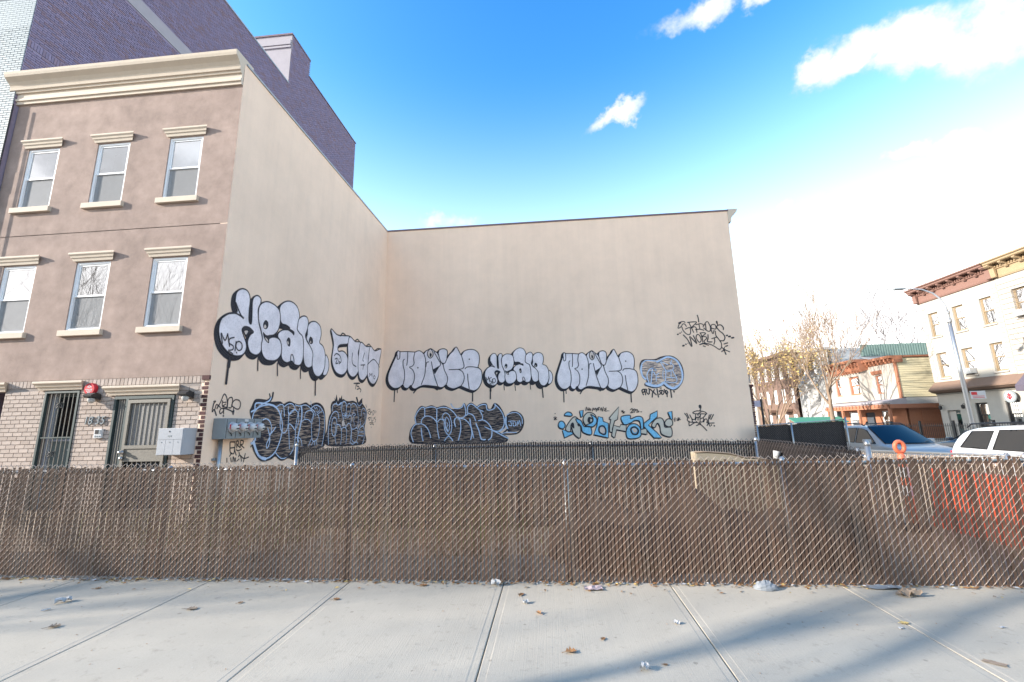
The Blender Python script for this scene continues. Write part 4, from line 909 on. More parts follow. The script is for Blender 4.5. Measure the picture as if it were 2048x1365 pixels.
  ('L','K',0.022,[9.672,0.862,9.737,0.906]),
  ('L','K',0.022,[9.781,0.977,9.826,0.85]),
  ('L','K',0.025,[9.761,0.99,9.901,0.906,10.058,0.927]),
  ('L','K',0.025,[9.932,1.017,9.893,0.832]),
 ]),
 ('left silver NOTICE bubble-letter graffiti beside the inner wall corner','B',[
  ('X','K:-0.081:-0.072',0.033,[-6.567,4.857,-6.453,4.815,-6.132,4.804,-5.812,4.773,-5.719,4.807,-5.606,4.821,-5.474,4.742,-5.417,4.685,-5.325,4.793,-5.196,4.862,-5.103,4.896,-4.933,4.778,-4.783,4.698,-4.729,4.826,-4.544,4.875,-4.395,4.795,-4.375,4.628,-4.392,4.445,-4.264,4.624,-4.117,4.766,-3.988,4.928,-3.859,4.72,-3.766,4.569,-3.638,4.73,-3.417,4.796,-3.197,4.769,-3.033,4.634,-2.98,4.431,-3,4.177,-3.037,4.015,-2.911,3.885,-2.869,3.668,-2.897,3.382,-3.025,3.137,-3.205,3.028,-3.367,3.058,-3.602,3.153,-3.783,3.23,-3.928,3.181,-4.109,3.133,-4.328,3.21,-4.42,3.303,-4.547,3.217,-4.675,3.203,-4.785,3.242,-5.097,3.287,-5.392,3.314,-5.575,3.265,-5.758,3.18,-5.888,3.22,-5.964,3.331,-6.091,3.208,-6.24,3.249,-6.318,3.359,-6.463,3.255,-6.686,3.226,-6.876,3.358,-6.977,3.579,-6.968,3.835,-6.865,4.125,-6.725,4.453,-6.637,4.654,-6.603,4.784]),
  ('O','S',0.033,[-6.567,4.857,-6.453,4.815,-6.132,4.804,-5.812,4.773,-5.719,4.807,-5.606,4.821,-5.474,4.742,-5.417,4.685,-5.325,4.793,-5.196,4.862,-5.103,4.896,-4.933,4.778,-4.783,4.698,-4.729,4.826,-4.544,4.875,-4.395,4.795,-4.375,4.628,-4.392,4.445,-4.264,4.624,-4.117,4.766,-3.988,4.928,-3.859,4.72,-3.766,4.569,-3.638,4.73,-3.417,4.796,-3.197,4.769,-3.033,4.634,-2.98,4.431,-3,4.177,-3.037,4.015,-2.911,3.885,-2.869,3.668,-2.897,3.382,-3.025,3.137,-3.205,3.028,-3.367,3.058,-3.602,3.153,-3.783,3.23,-3.928,3.181,-4.109,3.133,-4.328,3.21,-4.42,3.303,-4.547,3.217,-4.675,3.203,-4.785,3.242,-5.097,3.287,-5.392,3.314,-5.575,3.265,-5.758,3.18,-5.888,3.22,-5.964,3.331,-6.091,3.208,-6.24,3.249,-6.318,3.359,-6.463,3.255,-6.686,3.226,-6.876,3.358,-6.977,3.579,-6.968,3.835,-6.865,4.125,-6.725,4.453,-6.637,4.654,-6.603,4.784]),
  ('L','K',0.033,[-6.599,4.672,-6.594,4.504,-6.537,4.484,-6.483,4.556,-6.479,4.816]),
  ('L','K',0.033,[-6.131,4.785,-6.132,4.507,-6.155,4.249,-6.173,4.205]),
  ('L','K',0.033,[-6.274,4.474,-6.328,4.402,-6.322,4.181,-6.26,3.958,-6.251,3.629,-6.317,3.341]),
  ('L','K',0.033,[-5.812,4.773,-5.862,4.497,-5.838,4.275,-5.928,4.149,-6.04,4.116,-5.887,3.983,-5.808,3.761,-5.838,3.472,-5.945,3.294]),
  ('L','K',0.051,[-5.666,4.093,-5.666,4.071]),
  ('L','K',0.033,[-5.417,4.685,-5.338,4.442,-5.332,4.111,-5.363,3.747,-5.503,3.353]),
  ('L','K',0.033,[-5.313,4.11,-5.279,4.292,-5.187,4.318]),
  ('F','T',0,[-5.231,4.752,-5.139,4.823,-5.025,4.707,-5.042,4.56,-5.134,4.501,-5.221,4.585]),
  ('C','K',0.033,[-5.25,4.753,-5.121,4.878,-5.007,4.707,-5.023,4.559,-5.134,4.479,-5.236,4.586]),
  ('F','K',0,[-5.137,4.711,-5.062,4.635,-5.116,4.526,-5.154,4.601]),
  ('L','K',0.033,[-5.076,4.322,-4.957,3.77,-4.766,3.223]),
  ('L','K',0.033,[-4.97,4.761,-4.78,4.422,-4.667,4.198,-4.813,4.038,-4.996,3.972]),
  ('f','K',0,[-5.004,3.983,-4.685,4.155,-4.775,4.001,-4.92,3.769]),
  ('L','K',0.033,[-4.783,4.698,-4.706,4.419,-4.631,4.27,-4.483,4.246,-4.374,4.481]),
  ('f','K',0,[-4.877,4.757,-4.776,4.735,-4.775,4.587]),
  ('f','K',0,[-4.356,4.591,-4.154,4.786,-4.374,4.481]),
  ('f','K',0,[-4.63,4.233,-4.501,4.236,-4.563,4.151]),
  ('L','K',0.033,[-4.556,4.176,-4.498,3.937,-4.368,3.643,-4.384,3.391,-4.492,3.233]),
  ('L','K',0.033,[-3.766,4.569,-3.693,4.31,-3.645,4.09,-3.711,3.984,-3.893,3.953,-4.297,3.949]),
  ('L','K',0.033,[-3.893,3.953,-3.711,3.839,-3.638,3.62,-3.674,3.406,-3.783,3.23]),
  ('L','K',0.033,[-3.601,3.962,-3.528,4.032,-3.31,4.043,-3.019,3.99]),
  ('L','K',0.033,[-3.492,3.741,-3.475,3.471,-3.421,3.113]),
  ('L','K',0.051,[-3.418,4.381,-3.418,4.363]),
  ('L','K',0.047,[-6.666,3.207,-6.671,2.991,-6.675,2.661]),
  ('L','K',0.033,[-6.546,3.167,-6.542,3.023]),
  ('L','K',0.051,[-3.277,2.966,-3.286,2.586]),
  ('L','K',0.051,[-5.827,3.003,-5.683,3.16,-5.391,3.285,-5.097,3.269,-4.801,3.099]),
 ]),
 ('right silver NOTICE bubble-letter graffiti near the round hatched graffiti','B',('REF',8,0.8029,5.889,0.9392,-0.048)),
 ('small silver HEAN bubble-letter graffiti between the two NOTICE pieces','B',('REF',0,0.5917,-7.898,0.8400,0.489)),
 ('wide dark hatched graffiti with pale blue outlines and a JDM disc at the foot of the rear wall','B',[
  ('C','K',0.063,[-5.896,0.969,-5.942,1.305,-5.86,1.545,-5.699,1.711,-5.728,1.857,-5.719,2.028,-5.623,2.27,-5.473,2.414,-5.295,2.365,-5.043,2.427,-4.814,2.343,-4.512,2.401,-4.311,2.323,-4.16,2.246,-3.935,2.265,-3.735,2.345,-3.635,2.489,-3.561,2.292,-3.486,2.412,-3.336,2.493,-3.113,2.342,-2.938,2.434,-2.715,2.453,-2.643,2.245,-2.495,2.229,-2.344,2.455,-2.125,2.28,-1.96,1.915,-1.942,1.557,-2.091,1.37,-2.336,1.34,-2.046,1.18,-1.855,1.035,-2.1,0.876,-3.808,0.86,-5.294,0.886]),
  ('F','D',0,[-5.896,0.969,-5.942,1.305,-5.86,1.545,-5.699,1.711,-5.728,1.857,-5.719,2.028,-5.623,2.27,-5.473,2.414,-5.295,2.365,-5.043,2.427,-4.814,2.343,-4.512,2.401,-4.311,2.323,-4.16,2.246,-3.935,2.265,-3.735,2.345,-3.635,2.489,-3.561,2.292,-3.486,2.412,-3.336,2.493,-3.113,2.342,-2.938,2.434,-2.715,2.453,-2.643,2.245,-2.495,2.229,-2.344,2.455,-2.125,2.28,-1.96,1.915,-1.942,1.557,-2.091,1.37,-2.336,1.34,-2.046,1.18,-1.855,1.035,-2.1,0.876,-3.808,0.86,-5.294,0.886]),
  ('F','D',0,[-1.852,1.841,-1.689,2.053,-1.468,2.084,-1.253,1.947,-1.175,1.683,-1.267,1.401,-1.462,1.298,-1.801,1.294,-1.846,1.508]),
  ('C','K',0.063,[-1.864,1.841,-1.688,2.065,-1.468,2.095,-1.241,1.946,-1.163,1.683,-1.255,1.389,-1.488,1.216,-1.997,1.227,-1.823,1.436]),
  ('L','B',0.043,[-5.796,0.967,-5.904,1.305,-5.834,1.544,-5.686,1.686,-5.409,1.68,-5.205,1.507,-5.101,1.289,-5.061,1.12]),
  ('L','B',0.043,[-5.743,1.955,-5.699,1.711]),
  ('L','B',0.048,[-5.755,1.955,-5.646,2.197,-5.472,2.377,-5.345,2.337,-5.327,2.018]),
  ('L','B',0.043,[-5.472,1.706,-5.438,1.899,-5.238,2.016,-4.985,1.937,-4.807,1.74,-4.778,1.474,-4.699,1.09]),
  ('L','B',0.043,[-5.345,2.337,-5.067,2.391,-4.839,2.324,-4.811,2.055,-4.807,1.74]),
  ('L','B',0.043,[-4.839,2.3,-4.562,2.366,-4.311,2.311,-4.109,2.16,-3.934,1.937]),
  ('L','B',0.048,[-5.468,1.512,-5.438,1.247,-5.384,1.007]),
  ('L','B',0.038,[-4.769,1.763,-4.658,1.869,-4.507,1.805,-4.43,1.611,-4.454,1.419,-4.303,1.201,-4.129,1.007]),
  ('C','B',0.034,[-4.435,2.131,-4.259,1.993,-4.169,1.629,-4.205,1.318,-4.328,1.225,-4.454,1.419,-4.494,1.709,-4.457,1.853,-4.558,1.879,-4.559,2.025]),
  ('C','B',0.029,[-4.396,1.948,-4.282,1.8,-4.268,1.511,-4.329,1.345,-4.417,1.538,-4.432,1.78]),
  ('L','B',0.029,[-4.382,1.73,-4.331,1.633,-4.38,1.514,-4.329,1.393]),
  ('L','B',0.043,[-4.475,0.99,-4.327,1.154,-4.203,1.104,-4.128,0.984]),
  ('L','B',0.043,[-4.212,2.504,-4.085,2.33,-3.91,2.289,-3.735,2.345,-3.648,2.489,-3.573,2.171,-3.611,1.978,-3.76,1.909,-3.934,1.937]),
  ('L','B',0.048,[-4.007,1.554,-4.058,1.771,-4.008,1.891,-3.859,1.923,-3.784,1.597,-3.808,1.31,-3.882,1.003]),
  ('L','B',0.043,[-3.909,1.864,-3.66,1.859,-3.413,1.637,-3.315,1.3,-3.365,1.017]),
  ('L','B',0.048,[-3.4,1.853,-3.339,1.492,-3.243,1.085]),
  ('L','B',0.043,[-3.561,2.001,-3.437,2.071,-3.263,1.994,-3.153,1.775]),
  ('L','B',0.043,[-3.486,2.072,-3.498,2.339,-3.361,2.47,-3.187,2.38,-3.014,2.23,-2.842,2.153]),
  ('L','B',0.043,[-2.965,2.156,-2.868,1.961,-2.894,1.817,-3.042,1.772]),
  ('L','B',0.043,[-3.042,1.772,-2.82,1.791,-2.601,1.619,-2.481,1.378,-2.509,1.095,-2.632,0.98]),
  ('L','B',0.053,[-3.141,1.655,-3.02,1.366,-2.925,1.032,-2.754,1.005]),
  ('L','B',0.043,[-3.076,2.328,-2.914,2.422,-2.716,2.416,-2.668,2.221,-2.496,2.205,-2.347,2.286,-2.332,2.443]),
  ('L','B',0.043,[-2.345,2.431,-2.127,2.208,-1.984,1.916,-1.966,1.605,-2.091,1.394,-2.287,1.327,-2.53,1.403,-2.774,1.515]),
  ('L','B',0.048,[-2.506,1.403,-2.095,1.181,-1.807,1.035]),
  ('L','B',0.067,[-1.887,1.89,-1.892,1.627,-1.823,1.436]),
  ('L','B',0.034,[-2.19,1.301,-1.92,1.45]),
  ('L','B',0.034,[-2.07,1.228,-1.85,1.271,-1.463,1.263]),
  ('L','B',0.034,[-1.837,1.984,-1.64,2.064,-1.396,2.046,-1.231,1.851,-1.213,1.612]),
  ('L','B',0.029,[-1.793,1.72,-1.622,1.729]),
  ('L','B',0.029,[-1.696,1.718,-1.651,1.527,-1.771,1.577]),
  ('L','B',0.029,[-1.598,1.716,-1.578,1.526,-1.48,1.571,-1.502,1.69,-1.586,1.728]),
  ('L','B',0.029,[-1.433,1.522,-1.404,1.712,-1.371,1.592,-1.33,1.758,-1.276,1.519]),
 ]),
 ('blue and cream graffiti lettering with NO MOTIVE written above it on the rear wall','B',[
  ('F','K',0,[0.227,1.504,0.31,1.63,0.439,1.615,0.51,1.473,0.426,1.335,0.274,1.376]),
  ('F','K',0,[0.489,1.882,0.611,1.995,0.764,1.965,0.81,1.849,0.655,1.84]),
  ('f','K',0,[0.386,1.298,0.779,1.189,0.801,1.113,0.462,0.968]),
  ('F','K',0,[0.531,1.371,0.697,1.622,0.885,1.796,1.036,1.716,1.123,1.409,1.087,0.956,0.852,1.112,0.763,1.391,0.741,1.468,0.703,1.216,0.551,1.244]),
  ('F','K',0,[0.959,1.718,1.16,1.637,1.276,1.406,1.529,1.375,1.538,1.073,1.213,1.18,1.148,1.409,1.002,1.564]),
  ('f','K',0,[1.116,2.034,1.272,2.056,1.232,1.801,1.155,1.79]),
  ('F','K',0,[1.27,1.787,1.459,1.961,1.711,1.879,1.798,1.622,1.658,1.398,1.403,1.403,1.26,1.584]),
  ('F','K',0,[1.557,1.882,1.778,1.724,1.767,1.522,1.606,1.386,1.355,1.455,1.59,1.551,1.649,1.702]),
  ('f','K',0,[1.859,1.786,2.034,1.744,2.05,1.592,2.248,1.511,2.212,0.935,1.639,1.071,1.788,1.446]),
  ('f','K',0,[2.71,2.161,2.625,1.655,2.508,1.607,2.384,1.257,2.426,1.131,2.278,1.184,2.294,1.435,2.359,1.661,2.287,1.713]),
  ('f','K',0,[2.446,1.431,2.693,1.351,2.737,1.45,2.949,1.421,2.931,1.171,2.56,1.253,2.463,0.93,2.344,1.032]),
  ('F','K',0,[2.77,1.752,3.128,1.807,3.143,1.668,3.426,1.763,3.621,1.682,3.616,1.306,3.534,1.208,3.486,1.56,3.288,1.589,3.157,1.517,2.875,1.447]),
  ('F','K',0,[2.963,1.27,3.101,1.443,3.328,1.463,3.492,1.309,3.523,1.059,3.387,0.913,3.012,0.895,2.924,1.071]),
  ('f','K',0,[3.511,1.234,3.739,1.279,3.745,1.042,3.5,1.085]),
  ('f','K',0,[3.655,1.481,3.893,1.651,3.933,1.826,4.218,1.958,4.198,1.719,3.958,1.524,3.823,1.402,4.123,1.122,4.302,0.896,4.006,0.901,3.758,1.204,3.645,1.356]),
  ('F','K',0,[3.948,1.399,4.115,1.621,4.319,1.679,4.434,1.564,4.462,1.314,4.706,1.284,4.675,0.938,4.315,1.044,4.266,1.343,4.177,1.469,4.064,1.297]),
  ('F','K',0,[4.479,1.513,4.614,1.635,4.758,1.581,4.767,1.407,4.635,1.322,4.493,1.388]),
  ('f','K',0,[4.625,1.898,4.789,1.932,4.784,1.606,4.713,1.632]),
  ('O','C',0.038,[0.255,1.545,0.338,1.67,0.466,1.655,0.537,1.513,0.454,1.375,0.301,1.416]),
  ('O','C',0.038,[0.517,1.922,0.638,2.035,0.792,2.006,0.838,1.889,0.683,1.88]),
  ('o','C',0.038,[0.414,1.338,0.807,1.229,0.829,1.152,0.489,1.008]),
  ('O','P',0.038,[0.558,1.411,0.724,1.662,0.913,1.836,1.063,1.756,1.15,1.449,1.114,0.996,0.88,1.151,0.791,1.431,0.769,1.508,0.731,1.255,0.578,1.284]),
  ('O','C',0.038,[0.986,1.758,1.188,1.677,1.303,1.446,1.557,1.415,1.565,1.113,1.24,1.22,1.176,1.449,1.03,1.604]),
  ('o','C',0.038,[1.144,2.074,1.299,2.096,1.26,1.841,1.183,1.83]),
  ('O','P',0.038,[1.298,1.827,1.487,2.002,1.739,1.919,1.826,1.662,1.685,1.438,1.431,1.443,1.287,1.624]),
  ('O','C',0.038,[1.585,1.923,1.806,1.764,1.794,1.562,1.634,1.426,1.383,1.495,1.618,1.591,1.677,1.742]),
  ('o','C',0.038,[1.886,1.826,2.062,1.784,2.078,1.631,2.276,1.551,2.24,0.975,1.667,1.111,1.815,1.485]),
  ('o','P',0.038,[2.738,2.201,2.653,1.694,2.536,1.646,2.412,1.296,2.454,1.17,2.306,1.223,2.322,1.474,2.387,1.7,2.314,1.753]),
  ('o','P',0.038,[2.474,1.471,2.72,1.39,2.765,1.49,2.977,1.46,2.959,1.21,2.588,1.293,2.491,0.97,2.372,1.072]),
  ('O','C',0.038,[2.798,1.792,3.156,1.847,3.171,1.708,3.454,1.802,3.649,1.722,3.644,1.346,3.562,1.248,3.514,1.599,3.316,1.629,3.185,1.556,2.903,1.487]),
  ('O','C',0.038,[2.991,1.309,3.129,1.482,3.356,1.502,3.52,1.348,3.55,1.098,3.415,0.952,3.039,0.934,2.952,1.11]),
  ('o','P',0.038,[3.539,1.273,3.767,1.318,3.773,1.082,3.528,1.124]),
  ('o','C',0.038,[3.683,1.52,3.922,1.691,3.961,1.866,4.247,1.998,4.227,1.759,3.986,1.564,3.852,1.441,4.152,1.161,4.33,0.935,4.034,0.94,3.786,1.243,3.673,1.395]),
  ('O','P',0.038,[3.976,1.439,4.144,1.66,4.348,1.719,4.462,1.603,4.49,1.353,4.734,1.323,4.703,0.977,4.343,1.083,4.294,1.382,4.206,1.509,4.092,1.336]),
  ('O','P',0.038,[4.507,1.552,4.642,1.674,4.786,1.621,4.795,1.446,4.664,1.362,4.521,1.427]),
  ('o','C',0.038,[4.653,1.938,4.817,1.971,4.813,1.645,4.741,1.672]),
  ('F','T',0,[1.936,1.382,2.064,1.404,2.131,1.252,2.049,1.153,1.927,1.231]),
  ('C','K',0.061,[1.912,1.408,2.067,1.442,2.158,1.277,2.097,1.115,1.9,1.206]),
  ('F','K',0,[1.503,1.822,1.653,1.768,1.672,1.641,1.514,1.568,1.443,1.671]),
  ('F','P',0,[1.575,1.744,1.636,1.692,1.568,1.617]),
  ('C','K',0.066,[3.168,1.331,3.322,1.378,3.437,1.25,3.376,1.102,3.227,1.105,3.159,1.206]),
  ('F','T',0,[3.204,1.305,3.318,1.328,3.386,1.226,3.28,1.154]),
  ('F','K',0,[0.771,1.559,0.876,1.607,0.903,1.378,0.816,1.431]),
  ('F','K',0,[1.026,1.528,1.106,1.577,1.152,1.474,1.074,1.451]),
  ('F','C',0,[0.472,1.21,0.627,1.22,0.647,1.106,0.517,1.058]),
  ('L','K',0.03,[0.139,1.867,0.138,1.726]),
  ('L','K',0.03,[0.085,1.83,0.207,1.75]),
  ('L','K',0.03,[0.203,1.84,0.095,1.74]),
  ('L','K',0.035,[0.144,1.996,0.149,1.983]),
  ('L','K',0.03,[2.893,2.057,2.884,1.93]),
  ('L','K',0.03,[2.825,1.995,2.964,1.991]),
  ('L','K',0.03,[2.841,2.045,2.935,1.941]),
  ('L','K',0.03,[5.042,1.715,5.043,1.59]),
  ('L','K',0.03,[4.975,1.666,5.12,1.626]),
  ('L','K',0.03,[5.102,1.701,4.981,1.591]),
  ('L','K',0.03,[4.872,1.619,4.918,1.718,4.892,1.568]),
  ('L','K',0.03,[1.401,2.068,1.435,2.221,1.491,2.078,1.536,2.193]),
  ('C','K',0.028,[1.572,2.153,1.601,2.114,1.573,2.076,1.545,2.116]),
  ('L','K',0.03,[1.656,2.049,1.702,2.176,1.736,2.098,1.792,2.174,1.822,2.032]),
  ('C','K',0.028,[1.868,2.159,1.891,2.12,1.866,2.082,1.842,2.121]),
  ('L','K',0.028,[1.895,2.184,1.972,2.195]),
  ('L','K',0.028,[1.934,2.191,1.922,2.081]),
  ('L','K',0.028,[2.001,2.156,1.996,2.079]),
  ('L','K',0.03,[2.035,2.18,2.065,2.039,2.113,2.204]),
  ('L','K',0.028,[2.239,2.162,2.16,2.139,2.222,2.099,2.144,2.075,2.218,2.03]),
  ('L','K',0.03,[2.262,2.054,2.267,2.049]),
  ('L','K',0.03,[2.321,2.053,2.326,2.048]),
  ('L','K',0.03,[3.184,2.062,3.251,2.112,3.284,2.047,3.188,1.948,3.29,1.958]),
  ('L','K',0.03,[3.309,2.046,3.351,2.096,3.397,2.044,3.331,2.008,3.34,1.957]),
  ('L','K',0.03,[3.398,2.057,3.462,2.068,3.446,2.018,3.52,2.003,3.492,1.966,3.417,1.968]),
  ('L','K',0.028,[3.581,1.976,3.631,1.975]),
 ]),
 ('round pale blue hatched graffiti right of the NOTICE lettering','B',[
  ('C','K',0.06,[3.713,3.844,3.786,4.025,3.909,4.082,4.116,4.074,4.353,4.081,4.566,4.165,4.805,4.203,5.023,4.18,5.217,4.051,5.355,3.819,5.402,3.546,5.38,3.307,5.302,3.101,5.109,2.884,4.945,2.83,4.748,2.895,4.571,3.034,4.375,2.95,4.17,2.941,3.956,3.007,3.844,3.07,3.959,3.217,3.808,3.357,3.736,3.57]),
  ('F','E',0,[3.713,3.844,3.786,4.025,3.909,4.082,4.116,4.074,4.353,4.081,4.566,4.165,4.805,4.203,5.023,4.18,5.217,4.051,5.355,3.819,5.402,3.546,5.38,3.307,5.302,3.101,5.109,2.884,4.945,2.83,4.748,2.895,4.571,3.034,4.375,2.95,4.17,2.941,3.956,3.007,3.844,3.07,3.959,3.217,3.808,3.357,3.736,3.57]),
  ('L','B',0.075,[3.773,3.857,3.736,3.661,3.783,3.418,3.891,3.294]),
  ('L','B',0.045,[3.777,3.903,3.936,4.05,4.187,4.041,4.377,4.019]),
  ('L','B',0.075,[4.404,3.988,4.557,4.059,4.802,4.172,4.977,4.151,5.158,4.053,5.274,3.882,5.352,3.623,5.364,3.368,5.291,3.131,5.114,2.943,4.95,2.889]),
  ('L','B',0.105,[3.906,3.113,4.09,3.033,4.291,2.997,4.47,3.037,4.608,3.122,4.756,2.983,4.95,2.889,5.115,2.958]),
  ('C','B',0.042,[4.205,3.721,4.316,3.642,4.319,3.672,4.192,3.737,4.052,3.651,3.964,3.472,3.977,3.261,4.08,3.093]),
  ('L','B',0.039,[4.549,3.968,4.624,3.813,4.711,3.629,4.707,3.418,4.675,3.225,4.592,3.108]),
  ('L','B',0.033,[4.58,3.982,4.693,3.932,4.818,3.852]),
  ('L','B',0.033,[4.238,3.584,4.314,3.446,4.438,3.517]),
  ('L','B',0.033,[4.322,3.446,4.308,3.191]),
  ('L','B',0.027,[4.336,3.355,4.438,3.352]),
  ('L','B',0.03,[4.915,3.955,5.062,3.799,5.002,3.62,5.073,3.437,5.131,3.285,5.103,3.137,4.912,3.113,4.713,3.164]),
  ('L','B',0.03,[4.995,4.028,4.935,3.848]),
  ('L','B',0.03,[4.725,3.629,4.871,3.624,5.018,3.634]),
  ('L','B',0.027,[4.748,3.553,4.925,3.577,4.908,3.382,4.956,3.276]),
  ('L','B',0.027,[4.744,3.342,5.133,3.3]),
  ('L','B',0.03,[4.623,3.632,4.59,3.422,4.622,3.286]),
 ]),
 ('black tag line under the round hatched graffiti','B',[
  ('L','K',0.05,[3.753,2.656,3.709,2.835,3.814,2.877,3.792,2.773,3.718,2.761]),
  ('L','K',0.044,[3.841,2.653,3.828,2.862,3.901,2.86,3.879,2.771,3.958,2.665]),
  ('L','K',0.044,[3.977,2.902,4.061,2.855]),
  ('L','K',0.044,[4.011,2.871,3.99,2.694]),
  ('L','K',0.047,[4.061,2.855,4.262,2.642]),
  ('L','K',0.047,[4.206,2.851,4.123,2.72,4.095,2.557]),
  ('L','K',0.05,[4.311,2.878,4.326,2.714,4.341,2.551]),
  ('L','K',0.044,[4.481,2.828,4.39,2.786,4.457,2.725,4.393,2.653]),
  ('C','K',0.041,[4.508,2.812,4.576,2.751,4.539,2.663,4.481,2.665]),
  ('L','K',0.044,[4.599,2.854,4.656,2.675]),
  ('C','K',0.041,[4.668,2.808,4.72,2.747,4.684,2.659,4.631,2.72]),
  ('L','K',0.047,[4.687,2.704,4.689,2.556]),
  ('L','K',0.05,[4.842,2.818,4.851,2.67,4.852,2.522]),
  ('L','K',0.059,[4.968,2.77,4.98,2.74]),
  ('L','K',0.033,[4.429,2.904,4.488,2.91]),
 ]),
 ('black two-line tag reading GRIDES WORLD high on the rear wall','B',[
  ('L','K',0.036,[5.68,5.599,5.63,5.637,5.48,5.608,5.378,5.373,5.503,5.424,5.58,5.533,5.66,5.53,5.717,5.429]),
  ('L','K',0.083,[5.438,5.581,5.492,5.593]),
  ('L','K',0.036,[5.535,5.408,5.58,5.252,5.699,5.107,5.816,5.082,5.867,5.198,5.866,5.324,5.845,5.381,5.666,5.318]),
  ('L','K',0.036,[5.773,5.595,5.973,5.608,6.145,5.593,6.012,5.458,5.895,5.351]),
  ('L','K',0.036,[5.837,5.578,5.911,5.378,5.983,5.165]),
  ('L','K',0.036,[5.908,5.35,6.033,5.401,6.106,5.342,6.114,5.16]),
  ('L','K',0.044,[6.201,5.887,6.228,5.759,6.231,5.597]),
  ('L','K',0.036,[6.107,5.482,6.297,5.523,6.409,5.455,6.388,5.386]),
  ('L','K',0.036,[6.23,5.519,6.247,5.294]),
  ('L','K',0.036,[6.073,5.274,6.233,5.288,6.4,5.239]),
  ('L','K',0.036,[6.42,5.441,6.57,5.603,6.667,5.402,6.663,5.235,6.591,5.182,6.492,5.242,6.409,5.329]),
  ('L','K',0.036,[6.492,5.494,6.492,5.242]),
  ('L','K',0.036,[6.692,5.387,6.739,5.455,6.845,5.465,6.89,5.393,6.876,5.268,6.711,5.317]),
  ('L','K',0.036,[6.704,5.373,6.699,5.206,6.751,5.078,6.805,5.215]),
  ('L','K',0.069,[6.95,5.586,6.956,5.516]),
  ('L','K',0.036,[6.969,5.516,6.968,5.446]),
  ('L','K',0.042,[7.174,5.228,7.184,5.325,7.104,5.426,6.999,5.43,6.925,5.35,7.013,5.193,7.142,5.062,7.203,4.908,7.136,4.773,6.993,4.778]),
  ('L','K',0.036,[6.854,5.185,6.851,5.033,6.881,4.948,6.97,4.807,7.033,4.666,7.031,4.529,6.981,4.435,6.902,4.425,6.758,4.54,6.574,4.643,6.343,4.693,6.167,4.638]),
  ('L','K',0.042,[5.563,5.071,5.704,4.884,5.845,4.574,5.84,4.796,5.813,4.991,5.95,4.833,6.055,4.697,6.018,4.858,5.956,5.027]),
  ('C','K',0.036,[6.132,5.076,6.217,5.003,6.253,4.835,6.19,4.74,6.117,4.799,6.061,4.953]),
  ('L','K',0.036,[6.23,5.127,6.389,5.135,6.45,5.091,6.28,4.972]),
  ('L','K',0.036,[6.255,5.113,6.302,4.93,6.308,4.736]),
  ('L','K',0.036,[6.278,4.959,6.424,4.967,6.482,4.895,6.366,4.789,6.408,4.691]),
  ('L','K',0.042,[6.544,5.045,6.534,4.893,6.494,4.756,6.675,4.735]),
  ('L','K',0.036,[6.677,4.873,6.893,4.934]),
  ('L','K',0.036,[6.782,4.883,6.782,4.759,6.736,4.637]),
  ('L','K',0.036,[6.181,4.644,6.34,4.666,6.516,4.597]),
  ('L','K',0.036,[6.306,4.584,6.393,4.547]),
  ('L','K',0.055,[5.327,5.101,5.361,5.114]),
  ('L','K',0.047,[5.424,5.149,5.445,5.157]),
  ('L','K',0.036,[5.495,5.195,5.503,5.199]),
  ('L','K',0.064,[5.493,4.615,5.547,4.627]),
  ('L','K',0.05,[5.618,4.677,5.638,4.682]),
  ('L','K',0.036,[5.707,4.714,5.714,4.717]),
  ('L','K',0.055,[7.269,4.974,7.31,4.986]),
  ('L','K',0.064,[7.355,4.929,7.415,4.941]),
  ('L','K',0.069,[7.472,4.87,7.539,4.881]),
  ('L','K',0.042,[7.133,4.628,7.281,4.671]),
  ('L','K',0.047,[7.187,4.53,7.268,4.561]),
  ('L','K',0.036,[7.028,4.502,7.109,4.417,7.316,4.3]),
  ('L','K',0.036,[7.138,4.498,7.108,4.403,7.007,4.311]),
  ('L','K',0.042,[7.108,4.403,7.162,4.197]),
 ]),
 ('small black spiky tag near the right edge of the rear wall','B',[
  ('L','H',0.11,[5.935,2.153,5.935,2.102]),
  ('L','K',0.036,[5.954,2.051,5.905,1.961]),
  ('C','K',0.036,[5.631,1.897,5.756,1.954,5.934,1.95,6.098,1.905,6.16,1.833,6.022,1.837,5.824,1.841,5.676,1.855]),
  ('L','K',0.036,[5.31,1.874,5.402,1.7,5.384,1.609,5.437,1.548]),
  ('L','K',0.036,[5.389,1.872,5.46,1.678]),
  ('L','K',0.036,[5.503,1.809,5.567,1.656,5.643,1.624,5.696,1.653,5.733,1.823]),
  ('L','K',0.036,[5.449,1.568,5.437,1.437,5.461,1.387,5.64,1.493,5.754,1.541]),
  ('L','K',0.036,[5.455,1.527,5.632,1.513,5.75,1.501,5.835,1.459]),
  ('L','K',0.036,[5.566,1.646,5.584,1.524]),
  ('L','K',0.036,[5.725,1.652,5.75,1.702,5.839,1.7,5.874,1.749]),
  ('L','K',0.036,[5.7,1.592,5.731,1.712]),
  ('L','K',0.036,[5.813,1.831,5.817,1.771]),
  ('L','K',0.036,[5.811,1.71,5.798,1.59]),
  ('L','K',0.036,[5.922,1.829,5.888,1.689,5.882,1.538,5.97,1.526,6.017,1.605,5.995,1.676,5.903,1.648]),
  ('L','K',0.036,[6.117,1.804,6.006,1.686]),
  ('L','K',0.036,[6.008,1.515,6.058,1.614,6.129,1.633,6.151,1.562,6.133,1.482]),
  ('L','K',0.036,[6.254,1.791,6.209,1.641,6.194,1.501]),
  ('L','K',0.036,[6.325,1.809,6.248,1.64]),
  ('L','K',0.036,[6.413,1.797,6.294,1.609]),
  ('L','K',0.036,[6.126,1.512,6.191,1.471,6.407,1.471]),
  ('L','K',0.036,[6.191,1.471,6.121,1.373]),
